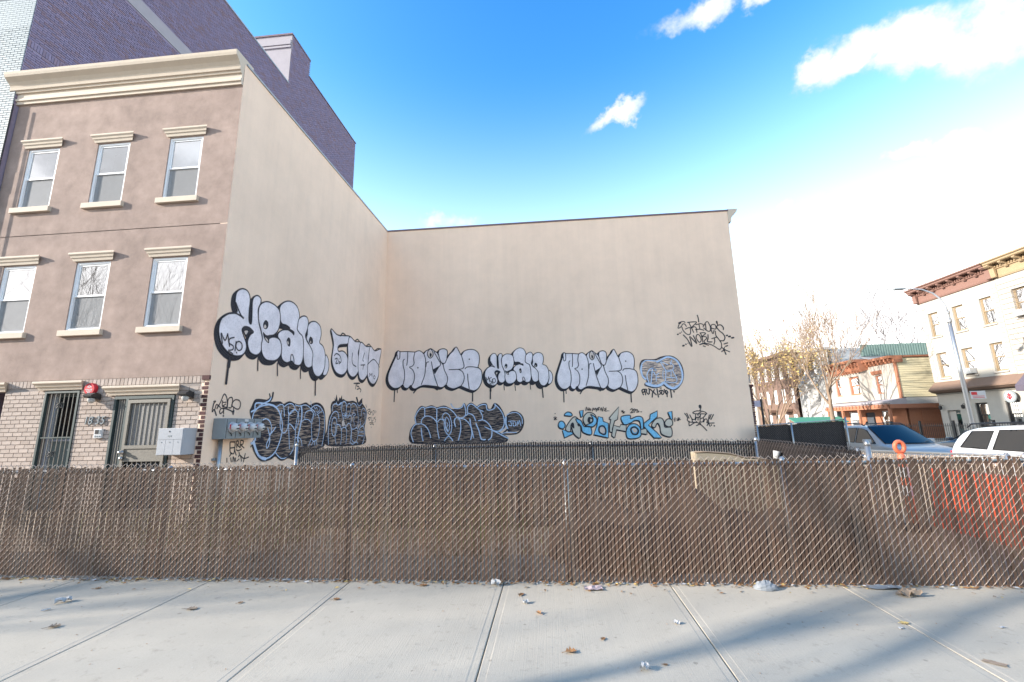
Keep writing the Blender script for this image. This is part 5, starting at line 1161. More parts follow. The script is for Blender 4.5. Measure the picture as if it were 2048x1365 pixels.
  ('L','K',0.036,[6.191,1.471,6.236,1.34]),
  ('L','K',0.054,[6.289,1.394,6.295,1.389]),
  ('L','K',0.054,[6.395,1.362,6.405,1.358]),
  ('L','K',0.036,[5.718,1.381,5.822,1.429,5.88,1.418,5.97,1.336,6.092,1.184]),
  ('L','K',0.036,[5.832,1.529,5.884,1.458,5.87,1.418]),
  ('L','K',0.03,[5.847,1.871,5.95,1.909]),
 ]),
]
def crom(P, closed, n=5):
    k = len(P); out = []
    if k < 3 and not closed:
        return [Vector(p) for p in P]
    rng = range(k) if closed else range(k-1)
    for i in rng:
        if closed: p0, p1, p2, p3 = P[(i-1) % k], P[i], P[(i+1) % k], P[(i+2) % k]
        else: p0, p1, p2, p3 = P[max(i-1, 0)], P[i], P[i+1], P[min(i+2, k-1)]
        for s in range(n):
            t = s/n; t2 = t*t; t3 = t2*t
            out.append(Vector([.5*((2*p1[a])+(-p0[a]+p2[a])*t+(2*p0[a]-5*p1[a]+4*p2[a]-p3[a])*t2+(-p0[a]+3*p1[a]-3*p2[a]+p3[a])*t3) for a in (0, 1)]))
    if not closed: out.append(Vector(P[-1]))
    return out
class Film:
    def __init__(s, wall): s.wall = wall; s.v = []; s.f = []; s.m = []; s.a = []; s.off = .0016
    def pt(s, p, a):
        s.v.append((XS+s.off, p[0], p[1]) if s.wall == 'S' else (p[0], YB-s.off, p[1])); s.a.append(a); return len(s.v)-1
    def fill(s, P, m):
        s.off += .00022; tr = tessellate_polygon([[Vector((p[0], p[1], 0)) for p in P]]); ids = [s.pt(p, 1.0) for p in P]
        for t in tr: s.f.append(tuple(ids[i] for i in t)); s.m.append(m)
    def stroke(s, P, w, m, closed):
        s.off += .00022; P = [Vector(p) for p in P]; k = len(P); ws = [1.0]*k
        if not closed:
            if k == 1: P = [P[0], P[0]+Vector((.01, 0))]; k = 2; ws = [1, 1]
            d0 = (P[0]-P[1]); d1 = (P[-1]-P[-2])
            d0 = d0.normalized() if d0.length > 1e-6 else Vector((1, 0)); d1 = d1.normalized() if d1.length > 1e-6 else Vector((1, 0))
            P = [P[0]+d0*w*.45, P[0]+d0*w*.3]+P+[P[-1]+d1*w*.3, P[-1]+d1*w*.45]; ws = [.35, .75]+ws+[.75, .35]; k = len(P)
        rows = []
        for i in range(k):
            t = (P[(i+1) % k]-P[i-1]) if closed else (P[min(i+1, k-1)]-P[max(i-1, 0)])
            if t.length < 1e-7: t = Vector((1, 0))
            t.normalize(); n = Vector((-t.y, t.x)); h = w/2*ws[i]
            g_ = min(h*1.1, .018) if m == 0 else h*.25
            rows.append([s.pt(P[i]+n*(h+g_), 0), s.pt(P[i]+n*h*1.04, .22), s.pt(P[i]+n*h*.80, 1), s.pt(P[i]-n*h*.80, 1), s.pt(P[i]-n*h*1.04, .22), s.pt(P[i]-n*(h+g_), 0)])
        for i in range(k if closed else k-1):
            a, b = rows[i], rows[(i+1) % k]
            for j in range(5): s.f.append((a[j], a[j+1], b[j+1], b[j])); s.m.append(m)
    def build(s, parent, label):
        me = bpy.data.meshes.new('graffiti'); o_ = org(parent)
        me.from_pydata([tuple(Vector(v)-o_) for v in s.v], [], s.f)
        for p in PM: me.materials.append(p)
        me.polygons.foreach_set('material_index', s.m)
        at = me.attributes.new('a', 'FLOAT', 'POINT'); at.data.foreach_set('value', s.a)
        o = bpy.data.objects.new('graffiti', me); COL.objects.link(o); o.parent = parent; o['label'] = label; return o
for lab, wall, items in GRAF:
    tx = lambda x, y: (x, y); sc = 1.0
    if items[0] == 'REF':
        _, idx, ax, bx, ay, by = items; items = GRAF[idx][2]; tx = lambda x, y, ax=ax, bx=bx, ay=ay, by=by: (ax*x+bx, ay*y+by); sc = ay
    fm = Film(wall)
    for k, c, w, fl in items:
        P = [tx(fl[i], fl[i+1]) for i in range(0, len(fl), 2)]; w = w*sc
        if k == 'X':
            _, dx, dy = c.split(':'); dx, dy = float(dx)*sc, float(dy)*sc; Q = crom(P, True)
            for n in (1.0, .66, .33):
                q = [Vector((p.x+dx*n, p.y+dy*n)) for p in Q]; fm.fill(q, 0); fm.stroke(q, w*1.5, 0, True)
            continue
        mi = PAINTS.index(c)
        if k == 'F': fm.fill(crom(P, True), mi)
        elif k == 'f': fm.fill(P, mi)
        elif k in 'Oo':
            q = crom(P, True) if k == 'O' else P
            fm.fill(q, mi); fm.stroke(q, w, 0, True)
        elif k == 'L': fm.stroke(crom(P, False), w, mi, False)
        elif k == 'l': fm.stroke(P, w, mi, False)
        elif k == 'C': fm.stroke(crom(P, True), w, mi, True)
        elif k == 'c': fm.stroke(P, w, mi, True)
    fm.build(RH if wall == 'S' else CB, lab)
# ================================================================== chain-link fences
DM = .0718
def chain(p0, p1, z0, z1, zf=None, r=.0021, amp=.0065, n=4, D=DM):
    """zig-zag wires: rising strokes in front of the slats, falling strokes behind"""
    mb = MB(); p0, p1 = Vector(p0), Vector(p1); e = (p1-p0); Lh = e.length; e.normalize(); nr = Vector((e.y, -e.x))
    cols = int(Lh/(D/2)); rows = int((z1-z0)/(D/2))
    for i in range(cols):
        pts = []; a = i*D/2; b = a+D/2
        for k in range(rows+1):
            side = (k+i) % 2; u = b if side else a
            base = p0+e*u; zz = z1-(rows-k)*D/2-(.0 if (rows-k) else 0)
            dz = zf(base.x, base.y) if zf else 0
            # front stroke runs lower-left to upper-right
            pts.append((base, zz+dz, side))
        path = []
        for k in range(rows):
            (b0, za, s0), (b1, zb, s1) = pts[k], pts[k+1]
            off = nr*amp if s1 else nr*-amp
            m0, m1 = b0.lerp(b1, .16), b0.lerp(b1, .84); 
            if k == 0: path.append((b0.x, b0.y, za))
            q0 = m0+off; q1 = m1+off
            path.append((q0.x, q0.y, za+(zb-za)*.16)); path.append((q1.x, q1.y, za+(zb-za)*.84))
            if k == rows-1: path.append((b1.x, b1.y, zb))
        mb.tube(path, r, n, caps=False)
    return mb, cols, e, nr
# --- front fence
FX0 = -6.325; NC = 300
FF = thing('chain_link_fence', 'long waist-high chain-link fence with brown slats along the pavement', 'fence', (0, YFR, 0))
HT = 1.175
fx_dz = lambda x, y: -.0026*x
mbw, cols, e, nr = chain((-10.2, YFR), (8.6, YFR), -.02, HT, fx_dz, r=.0024)
# align column 0 so that slats sit in the spirals
o = mbw.build('wire_mesh', M['wire'], FF, recalc=False, smooth=True); o['kind'] = 'stuff'
sm = MB().box(-.0133, .0133, -.0022, .0022, 0, 1).build('slat', M['slat'], None); slat_me = sm.data; bpy.data.objects.remove(sm)
rs = random.Random(11)
i0 = round((FX0+10.2)/(DM/2)); rest = MB()
for i in range(cols):
    x = -10.2+(i+.5)*DM/2; dz = fx_dz(x, 0); h = HT-.046+rs.uniform(-.012, .006)
    if i0 <= i < i0+NC:
        q_ = rs.random()
        if q_ < .07: h -= rs.uniform(.02, .09)
        inst('slat', slat_me, (x+rs.uniform(-.0012, .0012), YFR+rs.uniform(-.0012, .0012), dz+.012+rs.uniform(-.006, .008)), FF, (rs.uniform(-.004, .004), rs.uniform(-.0035, .0035), rs.uniform(-.10, .10)), (rs.uniform(.93, 1.06), 1, h))
    else: rest.box(x-.014, x+.014, YFR-.002, YFR+.002, dz+.02, dz+h)
o = rest.build('slats_beyond', M['slat'], FF); o['kind'] = 'stuff'
MB().tube([(-10.2, YFR+.045, 1.095+.026), (8.6, YFR+.045, 1.095-.022)], .019, 8).build('top_rail', M['galv'], FF, smooth=True)
for x in (-8.7, -6.5, -4.31, -2.18, .12, 2.28, 4.5, 6.7):
    p = MB().tube([(x, YFR+.085, -.3), (x, YFR+.085, 1.10)], .028, 10).build('post', M['galv'], FF, smooth=True)
    MB().lathe((x, YFR+.085, 1.10), (0, 0, 1), [(.032, 0), (.034, .02), (.02, .045), (.005, .055)], 10).build('post_cap', M['galv'], p, smooth=True)
# --- fence behind, across the lot, with a return towards the pavement
MF = thing('lot_fence', 'dark slatted chain-link fence crossing the lot behind the front fence', 'fence', (0, 7, 0))
gz = lambda x, y: 0
for (a, b, h0, h1) in (((-4.16, 7.0), (3.05, 7.0), 1.265, 1.25), ((3.06, 7.0), (3.10, 4.80), 1.25, 1.225)):
    zf = lambda x, y: .035*math.sin((x+4.2)/7.2*3.14) if abs(y-7) < .01 else -.012*(7-y)
    mbw, cols, e, nr = chain((*a,), (*b,), -.02, 1.25, zf, r=.0025)
    o = mbw.build('wire_mesh', M['wire_dark'], MF, recalc=False, smooth=True); o['kind'] = 'stuff'
    sl_ = MB()
    for i in range(cols):
        c = Vector(a)+e*(i+.5)*DM/2; dz = zf(c.x, c.y); h = 1.22+rs.uniform(-.01, .01)
        A, B = c-e*.0135, c+e*.0135
        sl_.add([(A.x-nr.x*.002, A.y-nr.y*.002, 0), (B.x-nr.x*.002, B.y-nr.y*.002, 0), (B.x+nr.x*.002, B.y+nr.y*.002, 0), (A.x+nr.x*.002, A.y+nr.y*.002, 0), (A.x-nr.x*.002, A.y-nr.y*.002, h+dz), (B.x-nr.x*.002, B.y-nr.y*.002, h+dz), (B.x+nr.x*.002, B.y+nr.y*.002, h+dz), (A.x+nr.x*.002, A.y+nr.y*.002, h+dz)], [(0, 1, 5, 4), (1, 2, 6, 5), (2, 3, 7, 6), (3, 0, 4, 7), (4, 5, 6, 7)])
    o = sl_.build('slats', M['slat_dark'], MF, recalc=False); o['kind'] = 'stuff'
MB().tube([(-4.16, 7.04, 1.17), (-.5, 7.04, 1.20), (3.05, 7.04, 1.17)], .019, 8).build('top_rail', M['galv'], MF, smooth=True)
MB().tube([(3.13, 7.0, 1.16), (3.14, 4.8, 1.13)], .019, 8).build('top_rail', M['galv'], MF, smooth=True)
for (x, y, h, r) in ((-4.2, 7.0, 1.265, .024), (-1.9, 7.06, 1.2, .026), (.6, 7.06, 1.2, .026), (3.06, 7.03, 1.22, .026), (3.13, 4.76, 1.245, .024)):
    p = MB().tube([(x, y, -.3), (x, y, h)], r, 10).build('post', M['galv'], MF, smooth=True)
    MB().lathe((x, y, h), (0, 0, 1), [(r*1.12, 0), (r*1.15, .015), (r*.8, .04), (r*.2, .05)], 10).build('post_cap', M['galv'], p, smooth=True)
# --- low fence with pale slats towards the side street
SF = thing('street_fence', 'low galvanised chain-link fence with tan slats near the orange barrier', 'fence', (7, 9, -.2))
a, b = (6.45, 10.1), (9.0, 5.5)
mbw, cols, e, nr = chain(a, b, -.2, .835, None, r=.003, D=.0718)
o = mbw.build('wire_mesh', M['galv'], SF, recalc=False, smooth=True); o['kind'] = 'stuff'
sl_ = MB()
for i in range(cols):
    c = Vector(a)+e*(i+.5)*DM/2; A, B = c-e*.0135, c+e*.0135
    sl_.add([(A.x, A.y, -.25), (B.x, B.y, -.25), (B.x, B.y, .81), (A.x, A.y, .81)], [(0, 1, 2, 3)])
o = sl_.build('slats', M['slat_tan'], SF, recalc=False); o['kind'] = 'stuff'
MB().tube([(a[0], a[1], .85), (b[0], b[1], .85)], .024, 8).build('top_rail', M['galv'], SF, smooth=True)
for t_ in (0, .42, .84):
    c = Vector(a).lerp(Vector(b), t_); MB().tube([(c.x-.03, c.y-.03, -.5), (c.x-.03, c.y-.03, .90)], .03, 8).build('post', M['galv'], SF, smooth=True)
# --- taller fence at the corner of the building
TF = thing('tall_fence', 'dark slatted fence with steel posts attached to the corner of the beige building', 'fence', (9.3, 17.6, -.4))
a, b = (7.74, 17.62), (10.9, 17.62); tz = lambda x, y: .05*(x-7.7)
mbw, cols, e, nr = chain(a, b, -.35, 1.34, tz, r=.003, D=.0718)
o = mbw.build('wire_mesh', M['wire_dark'], TF, recalc=False); o['kind'] = 'stuff'
sl_ = MB()
for i in range(cols):
    c = Vector(a)+e*(i+.5)*DM/2; dz = tz(c.x, 0)
    sl_.box(c.x-.0172, c.x+.0172, 17.618, 17.622, -.38, 1.30+dz+rs.uniform(-.02, .01))
o = sl_.build('slats', M['slat_dark'], TF); o['kind'] = 'stuff'
MB().tube([(a[0], 17.57, 1.33), (b[0], 17.57, 1.50)], .02, 8).build('top_rail', M['galv'], TF, smooth=True)
MB().tube([(a[0], 17.57, .2), (b[0], 17.57, .3)], .02, 8).build('mid_rail', M['galv'], TF, smooth=True)
for x, h in ((7.74, 1.36), (8.98, 1.40), (10.93, 1.58)):
    MB().tube([(x, 17.54, -.6), (x, 17.54, h)], .034, 8).build('post', M['galv'], TF, smooth=True)
# ================================================================== things lying in the lot
t = thing('barrier', 'orange-red plastic traffic barrier behind the front fence at right', 'barrier', (5.6, 6.1, 0))
zb = -.10
prof = [(0, -.24), (0, .24), (.10, .24), (.22, .15), (.70, .10), (.85, .09), (.85, -.09), (.70, -.10), (.22, -.15), (.10, -.24)]
mb = MB(); n = len(prof); ys = [7.2, 7.12, 5.0, 4.95]; sc_ = [.9, 1, 1, .9]
for y, s_ in zip(ys, sc_): mb.v += [(5.62+w*s_, y, zb+.02+v*(.98+.02*s_)) for v, w in prof]
for k in range(3):
    for i in range(n): mb.f.append((k*n+i, k*n+(i+1) % n, (k+1)*n+(i+1) % n, (k+1)*n+i)); mb.m.append(0)
mb.f += [tuple(range(n)), tuple(range(3*n, 4*n))]; mb.m += [0, 0]
mb.build('body', M['orange'], t, bevel=.012)
for y in (5.45, 6.06, 6.67): MB().box(5.44, 5.48, y-.11, y+.11, zb+.25, zb+.72).build('rib', M['orange'], t, bevel=.01)
for y in (5.3, 6.8): MB().box(5.44, 5.80, y-.10, y+.10, zb+.02, zb+.10).build('fork_slot', M['black'], t)
t = thing('delineator', 'orange traffic delineator post with loop handle and white bands behind the fence', 'traffic post', (4.97, 6.9, 0))
zb = lot_z(4.97, 6.9)
MB().lathe((4.97, 6.9, zb), (0, 0, 1), [(.20, 0), (.20, .04), (.12, .07), (.055, .09)], 8).build('base', M['black'], t)
MB().lathe((4.97, 6.9, zb), (0, 0, 1), [(.05, .09), (.05, .9), (.045, 1.0), (.03, 1.03)], 14).build('tube', M['orange_pale'], t, smooth=True)
for z0 in (.45, .70): MB().lathe((4.97, 6.9, zb), (0, 0, 1), [(.052, z0), (.052, z0+.14)], 14).build('reflective_band', M['white'], t)
mb = MB(); mb.tube([(4.97+.062*math.cos(a_), 6.9, zb+1.12+.075*math.sin(a_)) for a_ in [i*6.2832/14 for i in range(14)]], .028, 8, closed=True); mb.build('loop_handle', M['orange_pale'], t, smooth=True)
t = thing('mattress', 'pale tan padded panel with rounded corner leaning against the dark lot fence', 'mattress', (2.5, 6.5, 0))
poly = [(1.98, .0), (3.08, .0), (3.08, .88)]+[(3.08-.45*(1-math.cos(a_)), .88+.14*math.sin(a_)) for a_ in [.3, .6, .9, 1.2, 1.57]]+[(2.45, 1.075), (2.15, 1.10), (1.98, 1.10)]
M['tan'] = mat('tan_fabric', (.340, .280, .200), .85, .1, 6, .1, .3, 60)
lean = lambda u, v, w: (u, 6.36+w+.12*v, v)
mb = MB(); mb.prism(poly, lean, 0, .22); mb.build('padding', M['tan'], t, bevel=.03)
MB().tube([lean(u, v, -.004) for u, v in poly[2:]], .012, 6).build('piping', M['card'], t, smooth=True)
t = thing('paper_cup', 'white paper cup tucked behind the top edge of the front fence', 'cup', (2.93, 6.3, 1.0))
MB().lathe((2.98, 6.32, 1.0), (.25, 0, 1), [(.032, 0), (.045, .10), (.047, .105), (.043, .104), (.03, .01)], 14).build('cup', M['white'], t, smooth=True)
# dark heap, added so the gaps between the fence slats look dark
mb = MB(); n = 34; rs2 = random.Random(4)
for j in range(n+1):
    for i in range(n+1):
        x = -.1+3.1*i/n; y = 4.95+1.35*j/n; u = (i/n-.5)*2; v = (j/n-.5)*2; r_ = u*u+v*v
        mb.v.append((x, y, lot_z(x, y)-.03+max(0, 1-r_*(1+.35*math.sin(u*4.2+1)+.2*math.sin(u*9+v*5)))**.65*.58*(1+.28*math.sin(u*5+1)*math.cos(v*4)+.12*math.sin(u*13+v*3))+rs2.uniform(-.012, .012)))
for j in range(n):
    for i in range(n): a_ = j*(n+1)+i; mb.f.append((a_, a_+1, a_+n+2, a_+n+1)); mb.m.append(0)
props(mb.build('added_dark_heap', M['soil'], smooth=True), 'dark heap added behind the slatted front fence to darken its gaps', 'added heap')
# ================================================================== buildings across the side street
M['cream_paint'] = mat('cream_paint', (.42, .39, .34), .85, .05, 3, .04, .15, 40, spec=.2)
M['cream_stone'] = mat('pale_stone', (.400, .365, .320), .85, .07, 3, .04, .15, 40, rnd=.05)
M['brown_cornice'] = mat('pink_brown_cornice', (.220, .125, .100), .7, .08, 6)
M['tan_cornice'] = mat('tan_cornice', (.340, .250, .150), .7, .08, 6)
M['awning'] = mat('brown_awning', (.190, .125, .090), .85, .08, 4)
M['awning_dark'] = mat('grey_purple_awning', (.10, .085, .11), .85, .08, 4)
M['tan_frame'] = mat('tan_window_frame', (.280, .210, .130), .7, .06, 6)
M['yellow_board'] = mat('yellow_siding', (.64, .56, .37), .75, .06, 6, rnd=.05)
M['orange_board'] = mat('orange_siding', (.34, .145, .08), .75, .08, 6, rnd=.06)
M['orange_trim'] = mat('orange_trim', (.36, .155, .09), .7, .08, 6)
M['green_roof'] = mat('green_corrugated', (.19, .26, .225), .7, .12, 5)
M['white_wall'] = mat('white_render', (.480, .475, .460), .85, .06, 3)
M['brown_wall'] = mat('brownstone', (.170, .110, .085), .9, .12, 3)
M['ac'] = mat('ac_casing', (.450, .450, .440), .6, .05, 6)
XC = 32.0
A = thing('cream_building', 'three-storey cream building with pinkish brown bracketed cornice and brown awning', 'building', (XC, 36, -.3))
Y0, Y1 = 32.66, 39.32
wy = [38.16, 35.92, 33.68]; hw = .47
opsA = [(y-hw, y+hw, 8.06, 10.06) for y in wy]+[(y-hw, y+hw, 4.65, 6.68) for y in wy]+[(35.27, 36.23, .70, 2.5), (33.04, 33.98, .70, 2.53), (37.55, 38.68, -.3, 2.02)]
mb = MB(); wall_open(mb, MXm(XC), Y0, Y1, -.3, 11.1, opsA, .22); mb.build('facade', M['cream_paint'], A, recalc=False)
MB().box(XC+.5, XC+12, Y0+.01, Y1, -.3, 11.6).build('body', M['cream_paint'], A)
mb = MB().box(XC, XC+.5, Y1-.02, Y1, -.3, 11.1).box(XC, XC+.5, Y0, Y0+.02, -.3, 11.1); mb.build('side_return', M['cream_paint'], A)
def cornice_block(par, y0, y1, mt, z=11.1):
    prof = [(z, .0), (z, -.10), (z+.12, -.14), (z+.16, -.10), (z+.62, -.12), (z+.66, -.2), (z+.72, -.22), (z+.72, 0)]
    MB().extr(prof, MXm(XC), y0, y1).build('frieze', M[mt], par)
    prof = [(z+.98, .3), (z+.98, -.68), (z+1.04, -.74), (z+1.12, -.74), (z+1.18, -.84), (z+1.26, -.86), (z+1.26, .3)]
    MB().extr(prof, MXm(XC), y0-.12, y1+.12).build('crown', M[mt], par)
    MB().box(XC-.2, XC+.3, y0, y1, z+.72, z+.975).build('soffit_wall', M[mt], par)
    k = max(2, round((y1-y0)/.93)); 
    for i in range(k+1):
        y = y0+.10+(y1-y0-.2)*i/k; big = i in (0, k)
        b = MB(); w_ = .17 if big else .10; lo = z+.05 if big else z+.55
        b.extr([(z+.975, -.2), (z+.975, -.66), (z+.9, -.68), (z+.80, -.55), (z+.74, -.36), (lo+.05, -.30), (lo, -.24), (lo, -.2)], MXm(XC), y-w_, y+w_); b.build('bracket', M[mt], par)
    y = y0+.3
    while y < y1-.3:
        MB().box(XC-.30, XC-.2, y, y+.09, z+.76, z+.88).build('dentil', M[mt], par); y += .19
cornice_block(A, Y0, Y1, 'brown_cornice')
def far_window(par, a, b, c, d, fr='tan_frame', kind=2, gl='pane'):
    w = sash_window(par, MXm(XC), a, b, c, d, .12, kind, fr, None, gl, t=.09)
    MB().box(XC-.09, XC+.1, a-.08, b+.08, c-.12, c-.004).build('sill', M['cream_stone'], par)
    return w
for i, y in enumerate(wy):
    far_window(A, y-hw, y+hw, 8.06, 10.06, kind=0 if i != 1 else 1); far_window(A, y-hw, y+hw, 4.65, 6.68, kind=2 if i else 0)
for (a, b, c, d) in opsA[6:8]:
    w = far_window(A, a, b, c, d, 'iron_black', 2, 'pane')
    for k in range(1, 7): MB().tube([(XC-.03, a+(b-a)*k/7, c), (XC-.03, a+(b-a)*k/7, d)], .012, 5).build('bar', M['iron_black'], w)
dr = MB().box(XC+.12, XC+.16, 37.60, 38.08, -.3, 1.95).build('door', M['iron_green'], A); MB().box(XC+.11, XC+.17, 38.08, 38.64, -.3, 1.95).build('side_panel', M['cream_stone'], A)
MB().box(XC+.10, XC+.12, 37.66, 38.02, .6, 1.8).build('pane', M['pane_dark'], dr)
MB().extr([(4.34, .0), (3.72, -.62), (3.62, -.62), (3.60, -.56), (3.48, -.40), (3.40, 0)], MXm(XC-.004), 32.15, 39.3).build('awning', M['awning'], A)
MB().box(XC-.10, XC-.003, Y0+.02, Y1-.02, 3.30, 3.395).build('string_course', M['iron_worn'], A)
# quoins
for i in range(18):
    z = 4.4+i*.36
    if z < 10.9:
        MB().box(XC-.03, XC-.002, Y1-(.55 if i % 2 else .38), Y1-.01, z, z+.33).build('quoin', M['cream_stone'], A)
        MB().box(XC-.03, XC-.002, Y0+.02, Y0+(.55 if i % 2 else .38), z, z+.33).build('quoin', M['cream_stone'], A)
Bq = thing('stone_building', 'pale stone building with tan cornice at the right edge next to the cream building', 'building', (XC, 28, -.3))
opsB = [(y-.5, y+.5, a_, b_) for y in (31.3, 28.9, 26.5, 24.1) for a_, b_ in ((8.06, 10.06), (4.65, 6.68))]
mb = MB(); wall_open(mb, MXm(XC-.03), 21, Y0-.004, -.3, 11.1, opsB, .22); mb.build('facade', M['cream_stone'], Bq, recalc=False)
MB().box(XC+.5, XC+12, 21, Y0-.01, -.3, 11.6).build('body', M['cream_stone'], Bq)
cornice_block(Bq, 21.0, Y0-.15, 'tan_cornice')
for (a, b, c, d) in opsB: far_window(Bq, a, b, c, d, kind=2)
MB().extr([(4.40, .0), (3.5, -.9), (3.1, -.9), (3.1, 0)], MXm(XC-.034), 22, 32.10).build('awning', M['awning_dark'], Bq)
for i in range(19):
    z = 4.5+i*.36
    if z < 10.9: MB().box(XC-.06, XC-.033, 30.0, 32.60, z, z+.012).build('course_line', M['iron_worn'], Bq)
t = thing('round_sign', 'round white shop sign with grey ring and red emblem on the cream building', 'sign', (XC-.3, 33.22, 2.8))
MB().lathe((XC-.28, 33.22, 2.81), (-1, 0, 0), [(.43, 0), (.43, .06), (.42, .07)], 32).build('disc', M['graymetal'], t)
MB().lathe((XC-.351, 33.22, 2.81), (-1, 0, 0), [(.31, 0), (.31, .006)], 28).build('face', M['white'], t)
mb = MB()
for (u, v, ru, rv, an) in ((0, -.13, .11, .10, 0), (-.10, .02, .09, .045, .7), (.10, .02, .09, .045, -.7), (-.09, .13, .08, .04, .3), (.09, .13, .08, .04, -.3), (0, .20, .045, .07, 0), (-.13, -.06, .05, .05, 0), (.13, -.06, .05, .05, 0), (0, .05, .05, .12, 0)):
    pts = [(XC-.360-.0004*an, 33.22+u+ru*math.cos(q)*math.cos(an)-rv*math.sin(q)*math.sin(an), 2.81+v+ru*math.cos(q)*math.sin(an)+rv*math.sin(q)*math.cos(an)) for q in [k*6.2832/12 for k in range(12)]]
    mb.add(pts, [tuple(range(12))])
mb.build('emblem', M['red'], t, recalc=False)
def ac(y, z, label, X=XC):
    t = thing('air_conditioner', label, 'air conditioner', (X, y, z), group='window air conditioners')
    MB().box(X-.42, X+.11, y-.36, y+.36, z, z+.42).build('casing', M['ac'], t, bevel=.02)
    for k in range(5): MB().box(X-.428, X-.419, y-.31, y+.31, z+.06+k*.07, z+.085+k*.07).build('louvre', M['graymetal'], t)
ac(35.9, 4.70, 'white air conditioner in the middle first-floor window of the cream building'); ac(31.25, 8.10, 'air conditioner in the top window of the pale stone building')
for y in (38.95, 36.95):
    t = thing('lantern', 'small black lantern %s of the cream building doorway' % ('left' if y > 38 else 'right'), 'lantern', (XC, y, 2.2), group='lanterns beside the shop door')
    MB().tube([(XC-.002, y, 2.42), (XC-.2, y, 2.5), (XC-.25, y, 2.42)], .02, 5).build('arm', M['iron_black'], t); MB().lathe((XC-.25, y, 2.42), (0, 0, -1), [(.04, 0), (.12, .05), (.10, .28), (.03, .33)], 8).build('lamp_glass', M['iron_black'], t)
# --- orange and yellow frame house
OH = thing('frame_house', 'two-storey house with orange cornice, yellow siding above and orange porch below', 'house', (33, 46, -.3))
XO, YO, YO1 = 31.2, 42.0, 50.2
MB().box(XO+.4, XO+12, YO+.03, YO1, 2.6, 6.7).build('body', M['white_wall'], OH); MB().box(XO+.4, XO+12, YO+.03, YO1, -.3, 2.6).build('lower_body', M['orange_board'], OH)
z = 3.35
while z < 6.85:
    b = MB(); b.add([(XO+.05, YO-.03, z), (XO+7, YO-.03, z), (XO+7, YO-.008, z+.20), (XO+.05, YO-.008, z+.20), (XO+.05, YO+.03, z), (XO+7, YO+.03, z), (XO+7, YO+.03, z+.2), (XO+.05, YO+.03, z+.2)], [(0, 1, 2, 3), (0, 1, 5, 4), (3, 2, 6, 7), (0, 3, 7, 4), (1, 2, 6, 5)]); b.build('siding_board', M['yellow_board'], OH); z += .205
z = -.3
while z < 2.4:
    b = MB(); b.add([(XO+1.4, YO-.03, z), (XO+7, YO-.03, z), (XO+7, YO-.008, z+.25), (XO+1.4, YO-.008, z+.25), (XO+1.4, YO+.03, z), (XO+7, YO+.03, z), (XO+7, YO+.03, z+.25), (XO+1.4, YO+.03, z+.25)], [(0, 1, 2, 3), (0, 1, 5, 4), (3, 2, 6, 7), (0, 3, 7, 4), (1, 2, 6, 5)]); b.build('siding_board', M['orange_board'], OH); z += .255
MO = MXm(XO)
mb = MB(); wall_open(mb, MO, YO, YO1, 3.2, 6.7, [(43.95, 44.72, 3.8, 5.55)], .2); mb.build('facade', M['cream_stone'], OH, recalc=False)
MB().box(XO-.03, XO+.10, YO-.06, YO+.2, 3.2, 6.6).build('corner_board', M['orange_trim'], OH)
sash_window(OH, MO, 43.95, 44.72, 3.8, 5.55, .1, 2, 'orange_trim', t=.09); MB().extr([(5.6, 0), (5.65, -.12), (5.9, -.2), (5.95, -.2), (6.0, 0)], MO, 43.75, 44.95).build('lintel', M['orange_trim'], OH)
# bay
MBy = MXm(XO-.7); mb = MB(); wall_open(mb, MBy, 45.7, YO1, 3.2, 6.7, [(45.95, 47.40, 3.85, 5.68), (48.7, 49.58, 3.85, 5.75)], .2)
mb.quad((XO-.7, 45.7, 3.2), (XO, 45.4, 3.2), (XO, 45.4, 6.7), (XO-.7, 45.7, 6.7)); mb.build('bay', M['cream_stone'], OH, recalc=False)
sash_window(OH, MBy, 45.95, 47.40, 3.85, 5.68, .1, 2, 'orange_trim', t=.12); sash_window(OH, MBy, 48.7, 49.58, 3.85, 5.75, .1, 2, 'orange_trim', t=.1)
MB().extr([(6.05, .0), (6.05, -.1), (6.2, -.25), (6.3, -.28), (6.35, -.15), (7.0, -.25), (7.05, -.55), (7.2, -.65), (7.3, -.65), (7.3, .8), (6.3, .8)], MBy, 45.4, 50.45).build('cornice', M['orange_trim'], OH)
MB().extr([(6.45, .0), (6.5, -.1), (6.8, -.18), (6.88, -.5), (7.05, -.55), (7.1, -.55), (7.1, .6), (6.5, .6)], MO, YO-.15, 45.4).build('cornice', M['orange_trim'], OH)
MB().extr([(6.85, 0), (6.95, -.12), (7.08, -.12), (7.08, 0)], MY(YO), XO, XO+7.2).build('eave', M['orange_trim'], OH)
y = YO+.1
while y < 50.3:
    X_ = XO if y < 45.3 else XO-.7
    MB().box(X_-.45, X_-.12, y, y+.14, 6.62, 6.95).build('bracket', M['orange_trim'], OH); y += .48
y = 45.6
while y < 50.2: MB().box(XO-.98, XO-.80, y, y+.12, 5.98, 6.12).build('bracket', M['orange_trim'], OH); y += .42
